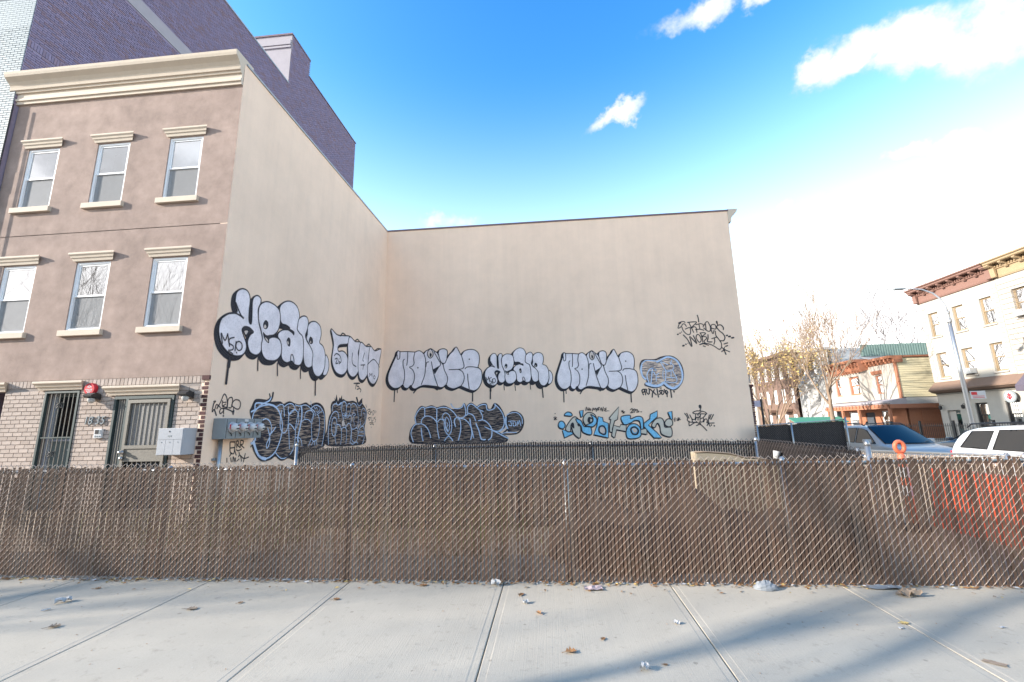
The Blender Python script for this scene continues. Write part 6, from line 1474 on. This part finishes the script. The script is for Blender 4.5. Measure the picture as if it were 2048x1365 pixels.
# porch
MB().extr([(3.25, .0), (3.0, -1.5), (2.85, -1.5), (2.80, -1.4), (2.62, -1.3), (2.6, .0)], MO, YO-.5, 50.6).build('porch_roof', M['slab_band'], OH)
MB().box(XO-1.5, XO-1.3, YO-.5, 50.6, 2.35, 2.72).build('porch_beam', M['orange_trim'], OH)
MB().box(XO-1.5, XO+7, YO-.52, YO-.40, 2.35, 2.72).build('porch_beam', M['orange_trim'], OH)
y = YO-.3
while y < 50.4: MB().box(XO-1.58, XO-1.5, y, y+.16, 2.50, 2.75).build('porch_bracket', M['orange_trim'], OH); y += .5
for y in (YO-.3, 45.6, 48.0, 50.3): MB().box(XO-1.48, XO-1.3, y-.10, y+.10, -.3, 2.36).build('porch_post', M['orange_trim'], OH)
mb = MB(); wall_open(mb, MXm(XO+.2), YO, 50.4, -.3, 2.6, [(44.0, 45.0, .4, 2.2), (45.9, 47.2, -.2, 2.1), (48.2, 49.6, .2, 2.2)], .15); mb.build('porch_wall', M['orange_board'], OH, recalc=False)
for (a, b, c, d) in ((44.0, 45.0, .4, 2.2), (48.2, 49.6, .2, 2.2)): sash_window(OH, MXm(XO+.2), a, b, c, d, .05, 2, 'white', t=.1)
MB().box(XO+.3, XO+.36, 45.9, 47.2, -.2, 2.1).build('door', M['room'], OH)
MB().box(XO-1.3, XO+.2, YO-.3, 50.4, -.3, -.05).build('porch_floor', M['slab_band'], OH)
# --- white house with green mansard behind
WH = thing('white_house', 'white rendered house with green corrugated roof behind the orange house', 'house', (33, 54, -.3))
MW = MXm(31.0); opw = [(y-.5, y+.5, a_, a_+1.9) for y in (51.8, 53.9, 56.0) for a_ in (.3, 3.6, 6.5)]
mb = MB(); wall_open(mb, MW, 50.9, 57.3, -.3, 9.2, opw, .2); mb.build('facade', M['white_wall'], WH, recalc=False)
for o_ in opw: sash_window(WH, MW, *o_, .1, 2, 'white', t=.1)
MB().box(31.4, 48, 50.92, 57.3, -.3, 9.3).build('body', M['white_wall'], WH)
MB().extr([(9.2, 0), (9.25, -.3), (9.5, -.4), (9.55, .4), (9.2, .4)], MW, 50.8, 57.4).build('cornice', M['white_wall'], WH)
mb = MB(); x = 34.6
while x < 49: mb.box(x, x+.14, 50.80, 50.91, 8.3, 9.62); x += .26
mb.box(34.5, 49, 50.85, 50.915, 8.3, 9.59); mb.build('green_roof', M['green_roof'], WH)
MB().lathe((31.0, 54.9, -.3), (0, 0, 1), [(1.3, 0), (1.3, 5.6), (1.5, 5.8), (1.5, 6.1), (.2, 7.4)], 8).build('bay', M['white_wall'], WH)
BW = thing('brownstone', 'brown brick row house far down the side street behind the trees', 'house', (32, 61, -.3))
MW = MXm(30.6); opw = [(y-.5, y+.5, a_, a_+1.9) for y in (58.5, 60.6, 62.7, 64.8, 66.9) for a_ in (.4, 3.7, 6.9)]
mb = MB(); wall_open(mb, MW, 57.4, 68, -.3, 10, opw, .2); mb.build('facade', M['brown_wall'], BW, recalc=False)
for o_ in opw: sash_window(BW, MW, *o_, .1, 2, 'white', t=.1)
MB().box(31, 45, 57.42, 68, -.3, 10).build('body', M['brown_wall'], BW); MB().extr([(9.8, 0), (9.9, -.5), (10.3, -.6), (10.3, .4)], MW, 57.4, 68).build('cornice', M['brown_wall'], BW)
for y in (59.5, 63.5): MB().box(29.6, 30.59, y-.7, y+.7, 2.6, 2.9).build('door_hood', M['brown_wall'], BW)
FRW = thing('far_rowhouse', 'pale row houses closing the view far down the side street', 'house', (28, 72, -.3))
MB().box(30.4, 46, 68.1, 96, -.3, 9.4).build('body', M['cream_stone'], FRW)
for y in range(69, 96, 3):
    for z in (1, 4.2, 7.2): MB().box(30.36, 30.395, y, y+1.1, z, z+1.7).build('window', M['room'], FRW)
GS = thing('green_shed', 'low street shed with sloping green roof beside the bare tree', 'shed', (25.6, 46, -.5))
MB().extr([(1.30, -.1), (1.78, 1.3), (1.74, 1.35), (1.22, -.1)], lambda u, v, w: (u, 44.5+w, v), 23.2, 28.0).build('roof', mat('green_sheet', (.070, .250, .170), .6, .1, 4), GS)
MB().box(23.4, 27.8, 44.7, 46.2, -.5, 1.25).build('wall', M['white_wall'], GS)
# --- iron railing
IR = thing('iron_railing', 'black iron picket railing in front of the orange house', 'railing', (28.6, 36, -.3))
y = 28.5
while y < 43:
    MB().tube([(28.6, y, -.3), (28.6, y, .98)], .014, 4).build('picket', M['iron_black'], IR); MB().lathe((28.6, y, .98), (0, 0, 1), [(.03, 0), (.012, .05), (.004, .09)], 4).build('finial', M['iron_black'], IR); y += .17
for z in (-.15, .85): MB().box(28.58, 28.62, 28.5, 43, z, z+.04).build('rail', M['iron_black'], IR)
for y in (28.5, 31.4, 34.3, 37.2, 40.1, 43): MB().box(28.54, 28.66, y-.06, y+.06, -.3, 1.25).build('post', M['iron_black'], IR)
# --- street lamp
LP = thing('street_lamp', 'tall grey street lamp with curved arm in front of the cream building', 'street lamp', (25.25, 29, -.5))
MB().tube([(25.26, 29, -.5), (25.25, 29, 1.0), (25.22, 29, 4), (25.21, 29, 7.4)], [.16, .13, .115, .10], 10).build('pole', M['galv'], LP, smooth=True)
MB().lathe((25.21, 29, 7.35), (0, 0, 1), [(.11, 0), (.14, .03), (.14, .2), (.10, .25), (.10, .55), (.13, .58), (.13, .7), (.06, .75)], 10).build('collar', M['galv'], LP)
MB().tube([(25.21, 29, 8.0), (25.18, 29, 8.4), (24.98, 29, 8.9), (24.6, 29, 9.3), (24.0, 29, 9.58), (23.3, 29, 9.67), (22.9, 29, 9.68)], [.06, .055, .05, .048, .045, .042, .04], 8).build('arm', M['lightgrey'], LP, smooth=True)
MB().box(22.3, 22.95, 28.86, 29.14, 9.62, 9.72).build('lamp_head', M['graymetal'], LP, bevel=.03)
t = thing('street_sign', 'white and red parking sign on the street lamp pole', 'sign', (25.4, 28.85, 2.4))
MB().box(25.35, 26.2, 28.84, 28.87, 2.55, 3.02).build('plate', M['white'], t); MB().box(25.40, 25.72, 28.832, 28.839, 2.78, 2.96).build('red_print', M['red'], t)
for k in range(2): MB().box(25.45, 26.1, 28.832, 28.839, 2.60+k*.09, 2.63+k*.09).build('print', M['red'], t)
t = thing('parking_sign', 'lavender street sign on a dark post beside the brick corner of the rear building', 'sign', (8.8, 19.4, -.4))
MB().tube([(8.86, 19.4, -.4), (8.86, 19.4, 2.42)], .045, 8).build('post', M['iron_black'], t); MB().box(8.5, 8.80, 19.36, 19.38, 2.10, 2.36).build('plate', mat('lavender_enamel', (.42, .40, .50), .4, .03, 5), t)

# ================================================================== vehicles
M['silver_paint'] = mat('silver_paint', (.40, .40, .40), .35, .02, 3, metal=.1, coat=.3)
M['white_paint'] = mat('white_car_paint', (.480, .490, .510), .28, .02, 3, coat=.6)
M['dark_paint'] = mat('dark_blue_paint', (.035, .045, .07), .25, .02, 3, coat=.7)
M['car_glass'] = glass('car_glass', (.10, .12, .14), .22, .01)
M['windshield'] = glass('windscreen_glass', (.15, .19, .24), .10, .01, .45)
M['trim_black'] = mat('black_trim', (.012, .012, .014), .4, .05, 10)
M['rim'] = mat('alloy', (.350, .350, .360), .3, .05, 10, metal=.8)
M['headlight'] = mat('headlight', (.7, .72, .75), .15, .02, 10, spec=.6)
def car(name, label, paint_, loc, rz, kind='suv'):
    """local axes: x forward, y left, z up"""
    if kind == 'suv':
        # x, half width, sill z, belt z, top z, half width top
        st = [(-2.38, .80, .42, .95, .95, .80), (-2.34, .90, .36, 1.08, 1.10, .86), (-2.25, .95, .32, 1.10, 1.42, .78), (-2.02, .96, .30, 1.10, 1.66, .72), (-1.5, .97, .28, 1.10, 1.74, .72), (-.5, .97, .27, 1.09, 1.77, .73), (.25, .97, .27, 1.08, 1.74, .72), (.62, .97, .27, 1.08, 1.58, .75), (1.02, .97, .27, 1.07, 1.30, .80), (1.32, .96, .27, 1.06, 1.10, .86), (1.6, .95, .28, 1.03, 1.075, .85), (2.05, .92, .30, .96, 1.02, .80), (2.28, .84, .36, .88, .92, .74), (2.38, .70, .45, .72, .74, .62)]
        A0, A1, Z0, Z1 = 1.30, .30, 1.10, 1.71; sidew = [[(-2.0, 1.16), (-1.22, 1.14), (-1.10, 1.62), (-1.72, 1.60)], [(-1.06, 1.14), (-.10, 1.13), (-.10, 1.66), (-.94, 1.64)], [(-.02, 1.13), (1.0, 1.12), (.42, 1.58), (.20, 1.64), (-.02, 1.66)]]
    else:
        st = [(-2.3, .72, .45, .90, .92, .72), (-2.24, .84, .36, 1.0, 1.02, .80), (-1.75, .90, .30, 1.0, 1.06, .80), (-1.3, .91, .27, .99, 1.26, .70), (-.85, .91, .26, .98, 1.42, .62), (-.2, .91, .26, .97, 1.45, .62), (.3, .91, .26, .96, 1.40, .63), (.7, .91, .26, .95, 1.22, .70), (1.15, .90, .26, .94, .98, .80), (1.6, .89, .28, .90, .93, .80), (2.05, .84, .32, .80, .83, .74), (2.3, .68, .42, .66, .68, .6)]
        A0, A1, Z0, Z1 = 1.12, .35, .98, 1.385; sidew = [[(-1.35, 1.03), (-.95, 1.02), (-.88, 1.34), (-1.15, 1.22)], [(-.9, 1.02), (-.12, 1.01), (-.12, 1.38), (-.78, 1.36)], [(-.05, 1.01), (.9, 1.0), (.42, 1.28), (.15, 1.36), (-.05, 1.38)]]
    root = thing(name, label, 'car', loc, rz)
    mb = MB(); n = 13
    def ring(x, hw, zs, zb, zt, hwt):
        half = [(hw*.86, zs), (hw*.97, zs+.10), (hw, (zs+zb)/2), (hw*.985, zb-.05), (hw*.955, zb), (hwt+(hw*.955-hwt)*.06, zt-.07 if zt-zb > .15 else zb+(zt-zb)*.6), (hwt*.90, zt-.015 if zt-zb > .1 else zt)]
        pts = [(x, -y, z) for y, z in half]+[(x, 0, zt+.02)]+[(x, y, z) for y, z in half[::-1]]
        return pts
    rings = [ring(*s) for s in st]; n = len(rings[0])
    for r_ in rings: mb.v += r_
    for k in range(len(rings)-1):
        for i in range(n): mb.f.append((k*n+i, k*n+(i+1) % n, (k+1)*n+(i+1) % n, (k+1)*n+i)); mb.m.append(0)
    mb.f += [tuple(range(n)), tuple(range((len(rings)-1)*n, len(rings)*n))]; mb.m += [0, 0]
    body = mb.build('body', paint_, root, smooth=True)
    sub = body.modifiers.new('sub', 'SUBSURF'); sub.levels = 1; sub.render_levels = 2
    def interp(x):
        for a, b in zip(st, st[1:]):
            if a[0] <= x <= b[0]:
                t = (x-a[0])/(b[0]-a[0]); return [a[i]+(b[i]-a[i])*t for i in range(6)]
        return st[0]
    def sy_(x, z):
        s = interp(x); zb, zt = s[3], max(s[4]-.05, s[3]+.05); t = min(1, max(0, (z-zb)/(zt-zb))); return s[1]*.955+(s[5]-s[1]*.955)*t
    for sgn in (-1, 1):
        for pl in sidew:
            P = [(x, sgn*(sy_(x, z)+.012), z) for x, z in pl]; Q = [(x, sgn*(sy_(x, z)-.03), z) for x, z in pl]; k = len(P)
            w = MB().add(P+Q, [tuple(range(k)), tuple(range(k, 2*k))]+[(i, (i+1) % k, k+(i+1) % k, k+i) for i in range(k)]).build('side_window', M['car_glass'], root)
            MB().tube([(x, sgn*(sy_(x, z)+.014), z) for x, z in pl]+[(pl[0][0], sgn*(sy_(*pl[0])+.014), pl[0][1])], .010, 5).build('window_trim', M['trim_black'], w)
            # black sheet close behind the glass, in place of a dark cabin
            MB().add([(x, sgn*(sy_(x, z)-.0305), z) for x, z in pl], [tuple(range(k))]).build('glass_backing', M['trim_black'], w, recalc=False)
        if kind == 'suv':
            MB().tube([(-1.9, sgn*.70, 1.70), (-1.75, sgn*.70, 1.80), (-.5, sgn*.71, 1.83), (.1, sgn*.70, 1.81), (.25, sgn*.69, 1.75)], .022, 6).build('roof_rail', M['trim_black'], root, smooth=True)
        mr = MB().box(.72, .92, sgn*.97 if sgn > 0 else -1.16, sgn*1.16 if sgn > 0 else -.97, Z0+.02, Z0+.17).build('mirror', paint_, root, bevel=.03)
        hx = st[-3][0]
        MB().box(hx-.02, hx+.22, (.52 if sgn > 0 else -.80), (.80 if sgn > 0 else -.52), .70, .86).build('headlight', M['headlight'], root, bevel=.03)
        MB().box(st[0][0]-.01, st[0][0]+.12, (.55 if sgn > 0 else -.88), (.88 if sgn > 0 else -.55), .88, 1.05).build('tail_light', M['red'], root, bevel=.02)
        for x in (-.95, .12): MB().box(x-.10, x+.10, (.965 if sgn > 0 else -.995), (.995 if sgn > 0 else -.965), .93, .965).build('door_handle', paint_, root)
        for x in (-1.45, 1.45):
            ty = MB().lathe((x, sgn*.72, .36), (0, sgn, 0), [(.30, 0), (.36, .02), (.36, .20), (.31, .24), (.2, .22)], 20).build('wheel', M['black'], root, smooth=False)
            MB().lathe((x, sgn*.80, .36), (0, sgn, 0), [(.23, .13), (.22, .155), (.06, .13), (.05, .16)], 14).build('rim', M['rim'], ty)
    s0, s1 = interp(A0), interp(A1)
    w0, w1 = .80 if kind == 'suv' else .74, .64 if kind == 'suv' else .56
    nseg = 8; mb = MB()
    for j in range(2):
        xx, zz, ww = (A0, Z0, w0) if j == 0 else (A1, Z1, w1)
        for i in range(nseg+1):
            u = -1+2*i/nseg; mb.v.append((xx+.05+(.10*(1-u*u)), ww*u, zz+.035+.02*(1-u*u)))
    for i in range(nseg): mb.f.append((i, i+1, nseg+2+i, nseg+1+i)); mb.m.append(0)
    ws = mb.build('windscreen', M['windshield'], root, recalc=False, smooth=True)
    mb2 = MB(); mb2.v = [(x-.03, y, z-.035) for x, y, z in mb.v]; mb2.f = list(mb.f); mb2.m = list(mb.m); mb2.build('windscreen_backing', M['trim_black'], ws, recalc=False)  # black sheet behind the windscreen, in place of a dark cabin
    MB().tube([(A0+.02, -w0, Z0+.03), (A1+.05, -w1, Z1+.04), (A1+.16, 0, Z1+.06), (A1+.05, w1, Z1+.04), (A0+.02, w0, Z0+.03)], .012, 5).build('windscreen_trim', M['trim_black'], ws)
    for q in (-.35, .30): MB().tube([(A0+.14, q, Z0+.035), (A0-.05, q+.45, Z0+.15)], .008, 4).build('wiper', M['trim_black'], ws)
    # rear screen
    xr = st[1][0]; mb = MB()
    if kind == 'suv': mb.add([(-2.37, -.70, 1.14), (-2.37, .70, 1.14), (-2.12, .62, 1.62), (-2.12, -.62, 1.62)], [(0, 1, 2, 3)])
    else: mb.add([(-1.72, -.66, 1.08), (-1.72, .66, 1.08), (-.95, .54, 1.42), (-.95, -.54, 1.42)], [(0, 1, 2, 3)])
    mb.build('rear_window', M['car_glass'], root, recalc=False)
    MB().box(st[-1][0]-.05, st[-1][0]+.02, -.45, .45, .55, .72).build('grille', M['trim_black'], root)
    return root
car('parked_suv', 'silver SUV parked nose-first towards the corner, beyond the tall dark fence post', M['silver_paint'], (12.45, 18.1, -.50), -math.pi/2)
car('parked_suv', 'white SUV with dark windows parked at the right edge of the view', M['white_paint'], (12.42, 11.75, -.50), -math.pi/2)
car('sedan', 'dark blue sedan half hidden between the two SUVs', M['dark_paint'], (18.3, 20.2, -.50), math.pi/2, 'sedan')
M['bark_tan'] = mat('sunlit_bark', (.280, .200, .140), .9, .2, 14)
# ================================================================== trees
def tree(name, label, loc, H, seed, spread=.55, trunk_r=.13, levels=5, first=.28, leaves=0, bark='bark', group=None, multi=1, leaf_size=.07, rmin=.0035, kids=(2, 4), up=.25, lean=(0, 0), cat='tree'):
    rg = random.Random(seed); root = thing(name, label, cat, loc, group=group); o = Vector(loc)
    tk = MB(); br = MB(); lf = MB()
    def limb(p, d, L, r, lev):
        segs = 4 if lev < 2 else 3; pts = [p.copy()]; rad = [r]; cur = p.copy(); dd = d.copy()
        for s in range(segs):
            dd = (dd+Vector((rg.uniform(-.22, .22), rg.uniform(-.22, .22), rg.uniform(-.05, .16)*(1+up)))).normalized()
            cur = cur+dd*L/segs; pts.append(cur.copy()); rad.append(r*(1-.50*(s+1)/segs))
        (tk if lev == 0 else br).tube(pts, rad, 7 if lev == 0 else (5 if lev < 3 else 3), caps=False)
        if leaves and lev >= levels-2:
            for k in range(leaves):
                q = pts[rg.randint(1, segs)]+Vector((rg.gauss(0, 1), rg.gauss(0, 1), rg.gauss(0, 1)))*leaf_size*.9; a = Vector((rg.gauss(0, 1), rg.gauss(0, 1), rg.gauss(0, 1))).normalized(); b = a.orthogonal().normalized(); s_ = leaf_size*rg.uniform(.6, 1.3)
                lf.add([q, q+a*s_*.6+b*s_*.35, q+a*s_*1.2, q+a*s_*.6-b*s_*.35], [(0, 1, 2, 3)])
        if lev >= levels: return
        nk = rg.randint(*kids) if lev else rg.randint(3, 5)
        for k in range(nk):
            t = rg.uniform(.35, 1.0) if lev else rg.uniform(.62, 1.0)
            if k == 0: t = 1.0
            i = min(segs-1, int(t*segs)); q = pts[i].lerp(pts[i+1], t*segs-i)
            ax = Vector((rg.gauss(0, 1), rg.gauss(0, 1), 0)).normalized(); ang = spread*rg.uniform(.55, 1.25)*(.5 if k == 0 and lev else 1)
            nd = (dd*math.cos(ang)+ax*math.sin(ang)+Vector((0, 0, up*.3))).normalized()
            limb(q, nd, L*rg.uniform(.58, .86) if lev else H*.30*rg.uniform(.8, 1.15), max(rmin, rad[i]*rg.uniform(.48, .72)), lev+1)
    for m_ in range(multi):
        a = 6.28*m_/max(1, multi); d = Vector((math.cos(a)*.22*(multi > 1)+lean[0], math.sin(a)*.22*(multi > 1)+lean[1], 1)).normalized()
        limb(o+Vector((math.cos(a)*.12*(multi > 1), math.sin(a)*.12*(multi > 1), -.1)), d, H*first, trunk_r*(1 if multi == 1 else rg.uniform(.6, 1)), 0)
    tk.build('trunk', M[bark], root, smooth=True, recalc=False)
    br.build('crown', M[bark], root, smooth=True, recalc=False)
    if leaves: lo = lf.build('leaves', M['leaf_yellow'], root, recalc=False)
    return root
def copy_tree(r, loc, rz, sc_, label):
    c = r.copy(); COL.objects.link(c); c.location = loc; c.rotation_euler = (0, 0, rz); c.scale = (sc_, sc_, sc_); c['label'] = label
    for ch in list(r.children):
        k = ch.copy(); COL.objects.link(k); k.parent = c
    return c
tree('street_tree', 'bare street tree with forked trunk in front of the white house', (26.1, 43.0, -.4), 12.8, 21, .50, .27, 5, .30, up=.3, lean=(-.06, 0), rmin=.014, bark='bark_tan', kids=(3, 4))
tree('autumn_tree', 'multi-stemmed tree with sparse yellow leaves beside the beige building', (25.6, 54.0, -.4), 12.6, 5, .42, .15, 4, .34, leaves=2, multi=8, leaf_size=.24, up=.35, rmin=.018, bark='bark_tan', kids=(3, 4))
ft = tree('far_tree', 'tall bare tree behind the green roof, left of the group', (47, 76, -.4), 23, 8, .55, .3, 5, .3, bark='bark_pale', group='bare trees behind the houses', kids=(3, 4), rmin=.018)
copy_tree(ft, (55, 78, -.4), 2.1, 1.03, 'tall bare tree behind the green roof, beside the cream building')
copy_tree(ft, (61, 80, -.4), 4.0, 1.16, 'tallest bare tree just left of the cream building edge')
copy_tree(ft, (40, 84, -.4), 3.1, .86, 'smallest bare tree above the white house')
copy_tree(ft, (31.5, 82, -.4), 1.2, .95, 'bare tree far behind the yellow-leaved tree')
copy_tree(ft, (26.5, 92, -.4), 5.2, 1.0, 'bare tree far off just right of the beige building')
tree('kerb_tree', 'bare street tree reaching in from the right edge in front of the pale stone building', (26.0, 23.6, -.4), 9.0, 33, .6, .15, 5, .32, lean=(-.05, .08))
# street trees on the near kerb: behind the viewer, their shadows fall on the pavement and their crowns show in the windows
for k, (x, y, h, sd) in enumerate(((-8.6, -.35, 9.6, 41), (-13.2, .1, 10.4, 42), (-18.0, -.2, 11.0, 43), (-24, .3, 12, 44))):
    tree('kerb_tree', '%s bare street tree on the near kerb, mirrored in the windows' % ('nearest', 'second nearest', 'third nearest', 'farthest')[k], (x, y, -.12), h, sd, .62, .17, 5, .28, group='street trees on the near kerb', kids=(2, 4))
# the terrace across the street (behind the viewer, mirrored in the windows)
OT = thing('opposite_terrace', 'brick terrace across the street, mirrored in the row house windows', 'house', (-30, -22, -.3))
for k in range(12):
    x0 = -86+k*9.0; h = 8.2+(k*37 % 5)*.5
    hb = MB().box(x0, x0+8.98, -34, -22, -.3, h).build('house', M[('brown_wall', 'cream_stone', 'brown_wall', 'white_wall')[k % 4]], OT)
    for i in range(3):
        for zz in (1.0, 4.2): MB().box(x0+1.2+i*2.7, x0+2.3+i*2.7, -22.0, -21.95, zz, zz+1.7).build('window', M['room'], hb)
# ================================================================== litter on the pavement
def leaf(x, y, rz, s, label, matl='leaf_dry', curl=.3):
    z = pz(y)+.004; mb = MB(); n = 9
    prof = [(0, .0), (.12, .10), (.25, .34), (.36, .16), (.50, .46), (.62, .18), (.78, .28), (.9, .1), (1.0, .0)]
    L_ = []
    for sg_ in (1, -1):
        for t_, w_ in (prof if sg_ == 1 else prof[::-1][1:-1]): L_.append((t_-.5, sg_*w_))
    P = [(x+s*(a*math.cos(rz)-b*math.sin(rz)), y+s*(a*math.sin(rz)+b*math.cos(rz)), z+s*(curl*abs(b)+.25*curl*abs(a))) for a, b in L_]
    c_ = (x, y, z); P.append(c_); k = len(P)-1
    mb.add(P, [(i, (i+1) % k, k) for i in range(k)])
    c1 = (x-s*.5*math.cos(rz), y-s*.5*math.sin(rz)); c2 = (x-s*.8*math.cos(rz+.2), y-s*.8*math.sin(rz+.2))
    mb.tube([(c1[0], c1[1], z+.004), (c2[0], c2[1], z+.008)], .002, 4)
    return props(mb.build('dry_leaf', M[matl], recalc=False), label, 'leaf', 'dry leaves on the pavement')
leaf(-1.31, 4.52, .3, .085, 'brown leaf near the fence left of the centre slab joint'); leaf(-.34, 4.32, 1.2, .075, 'small flat leaf right of the centre joint near the fence')
leaf(-.17, 3.94, 2.2, .06, 'curled orange leaf right of the centre joint', curl=.8); leaf(.07, 3.35, .2, .085, 'star-shaped orange-brown leaf nearest the middle of the pavement', curl=.5)
leaf(.31, 3.54, 1.0, .05, 'small pale leaf behind the star-shaped leaf'); leaf(-3.22, 3.93, .1, .10, 'pale tan leaf on the left slab', 'card', .25)
leaf(-2.87, 4.07, .8, .05, 'small brown leaf right of the pale tan leaf'); leaf(-2.02, 4.17, .2, .07, 'tan leaf on the ridge left of the third joint'); leaf(-4.61, 4.36, .4, .06, 'brown leaf on the far left slab near the fence'); leaf(-4.1, 3.56, .5, .09, 'olive leaf at the left front of the pavement', 'card', .5)
leaf(.67, 3.22, .1, .035, 'tiny red-brown leaf at the front of the pavement'); leaf(2.59, 3.87, .1, .07, 'yellow leaf lying on the right slab joint', 'leaf_yellow', .15)
def scrap(x, y, rz, sx, sy_, h, label, matl='paper', seed=1, cat='paper scrap', name='paper_scrap'):
    rg = random.Random(seed); z = pz(y)+.004; mb = MB(); n = 5
    for j in range(n+1):
        for i in range(n+1):
            u, v = (i/n-.5)*sx*rg.uniform(.9, 1.1), (j/n-.5)*sy_*rg.uniform(.9, 1.1); mb.v.append((x+u*math.cos(rz)-v*math.sin(rz), y+u*math.sin(rz)+v*math.cos(rz), z+h*rg.random()*(1 if 0 < i < n or 0 < j < n else .8)))
    for j in range(n):
        for i in range(n): a = j*(n+1)+i; mb.f.append((a, a+1, a+n+2, a+n+1)); mb.m.append(0)
    return props(mb.build(name, M[matl], recalc=False), label, cat, 'paper litter on the pavement')
scrap(-4.59, 4.03, .7, .11, .06, .05, 'folded white paper scrap on the far left slab', seed=2); scrap(-4.55, 3.86, .6, .06, .02, .012, 'thin white sliver in front of the folded paper', seed=3)
scrap(-.6, 4.55, .2, .09, .07, .06, 'crumpled white paper by the centre joint at the fence', seed=4); scrap(-.29, 4.14, .5, .05, .04, .03, 'small white crumple right of the centre joint', seed=5)
scrap(.53, 3.16, .9, .05, .05, .04, 'grey paper crumple at the front right of centre', seed=6); scrap(.9, 3.8, .3, .04, .035, .025, 'small white crumple left of the wide joint', seed=7)
scrap(2.5, 3.78, .3, .04, .02, .008, 'tiny white chip on the right slab', seed=8); scrap(3.22, 3.82, .2, .05, .02, .006, 'tiny white chip at the right edge', seed=9); scrap(-.1, 4.55, .2, .035, .025, .015, 'tiny white scrap by the fence right of the centre joint', seed=10)
M['flyer'] = mat('printed_flyer', (.420, .330, .330), .6, .1, 30, .5, 0, 25)
scrap(.33, 4.48, .12, .17, .11, .02, 'pink and white printed flyer lying near the fence', 'flyer', 11)
M['plastic_bag'] = mat('grey_plastic_bag', (.220, .235, .250), .35, .1, 12)
def lump(x, y, sx, sy_, h, label, name, cat, matl, seed):
    rg = random.Random(seed); mb = MB(); n, k = 14, 7; z = pz(y)
    for j in range(k+1):
        for i in range(n):
            a = 6.2832*i/n; el = 1.5708*j/k; r_ = math.cos(el)*(1+rg.uniform(-.12, .12)); mb.v.append((x+sx*r_*math.cos(a), y+sy_*r_*math.sin(a), z+.002+h*math.sin(el)*(1+rg.uniform(-.15, .15))))
    for j in range(k):
        for i in range(n): mb.f.append((j*n+i, j*n+(i+1) % n, (j+1)*n+(i+1) % n, (j+1)*n+i)); mb.m.append(0)
    return props(mb.build(name, M[matl], recalc=False), label, cat)
lump(1.89, 4.52, .10, .06, .07, 'crumpled grey plastic bag against the fence foot', 'plastic_bag', 'bag', 'plastic_bag', 3)
scrap(2.93, 4.56, -.05, .28, .09, .02, 'flat translucent grey plastic sheet at the fence foot', 'plastic_bag', 14, 'plastic sheet', 'plastic_sheet')
scrap(3.02, 4.40, .1, .17, .10, .055, 'folded brown cardboard piece right of the right joint', 'card', 15, 'cardboard', 'cardboard')
scrap(2.72, 3.33, -.7, .11, .05, .004, 'flattened brown stain of paper at the right front', 'card', 16)
# leaf litter along the fence foot
mb = MB(); rg = random.Random(9); mats_ = ['leaf_dry', 'card', 'paper', 'leaf_yellow']
for k in range(1100):
    x = rg.uniform(-6.6, 5.0); y = YFR-.012-abs(rg.gauss(0, .035))
    if rg.random() < .08: y -= rg.uniform(0, .25)
    s = rg.uniform(.008, .028); z = pz(y)+rg.uniform(.003, .018); a = rg.uniform(0, 6.28); t_ = rg.uniform(-.6, .6)
    ca, sa = math.cos(a)*s, math.sin(a)*s
    mb.add([(x-ca, y-sa, z), (x+sa*.5, y-ca*.5, z+s*t_*.4), (x+ca, y+sa, z+s*.3*abs(t_)), (x-sa*.5, y+ca*.5, z+s*.3)], [(0, 1, 2, 3)], 0 if rg.random() < .55 else rg.randint(1, 3))
props(mb.build('leaf_litter', [M[q] for q in mats_], recalc=False), 'line of leaf crumbs and paper bits along the fence foot', 'litter', kind='stuff')
# crumbs scattered over the pavement
mb = MB()
for k in range(260):
    x = rg.uniform(-6, 5); y = rg.uniform(2.4, 4.6); s = rg.uniform(.003, .011); z = pz(y)+.003; a = rg.uniform(0, 6.28)
    mb.add([(x-s*math.cos(a), y-s*math.sin(a), z), (x+s*.3*math.sin(a), y-s*.3*math.cos(a), z+.002), (x+s*math.cos(a), y+s*math.sin(a), z), (x-s*.3*math.sin(a), y+s*.3*math.cos(a), z+.003)], [(0, 1, 2, 3)], 0 if rg.random() < .7 else 2)
props(mb.build('crumbs', [M[q] for q in mats_], recalc=False), 'tiny leaf crumbs scattered over the pavement', 'litter', kind='stuff')
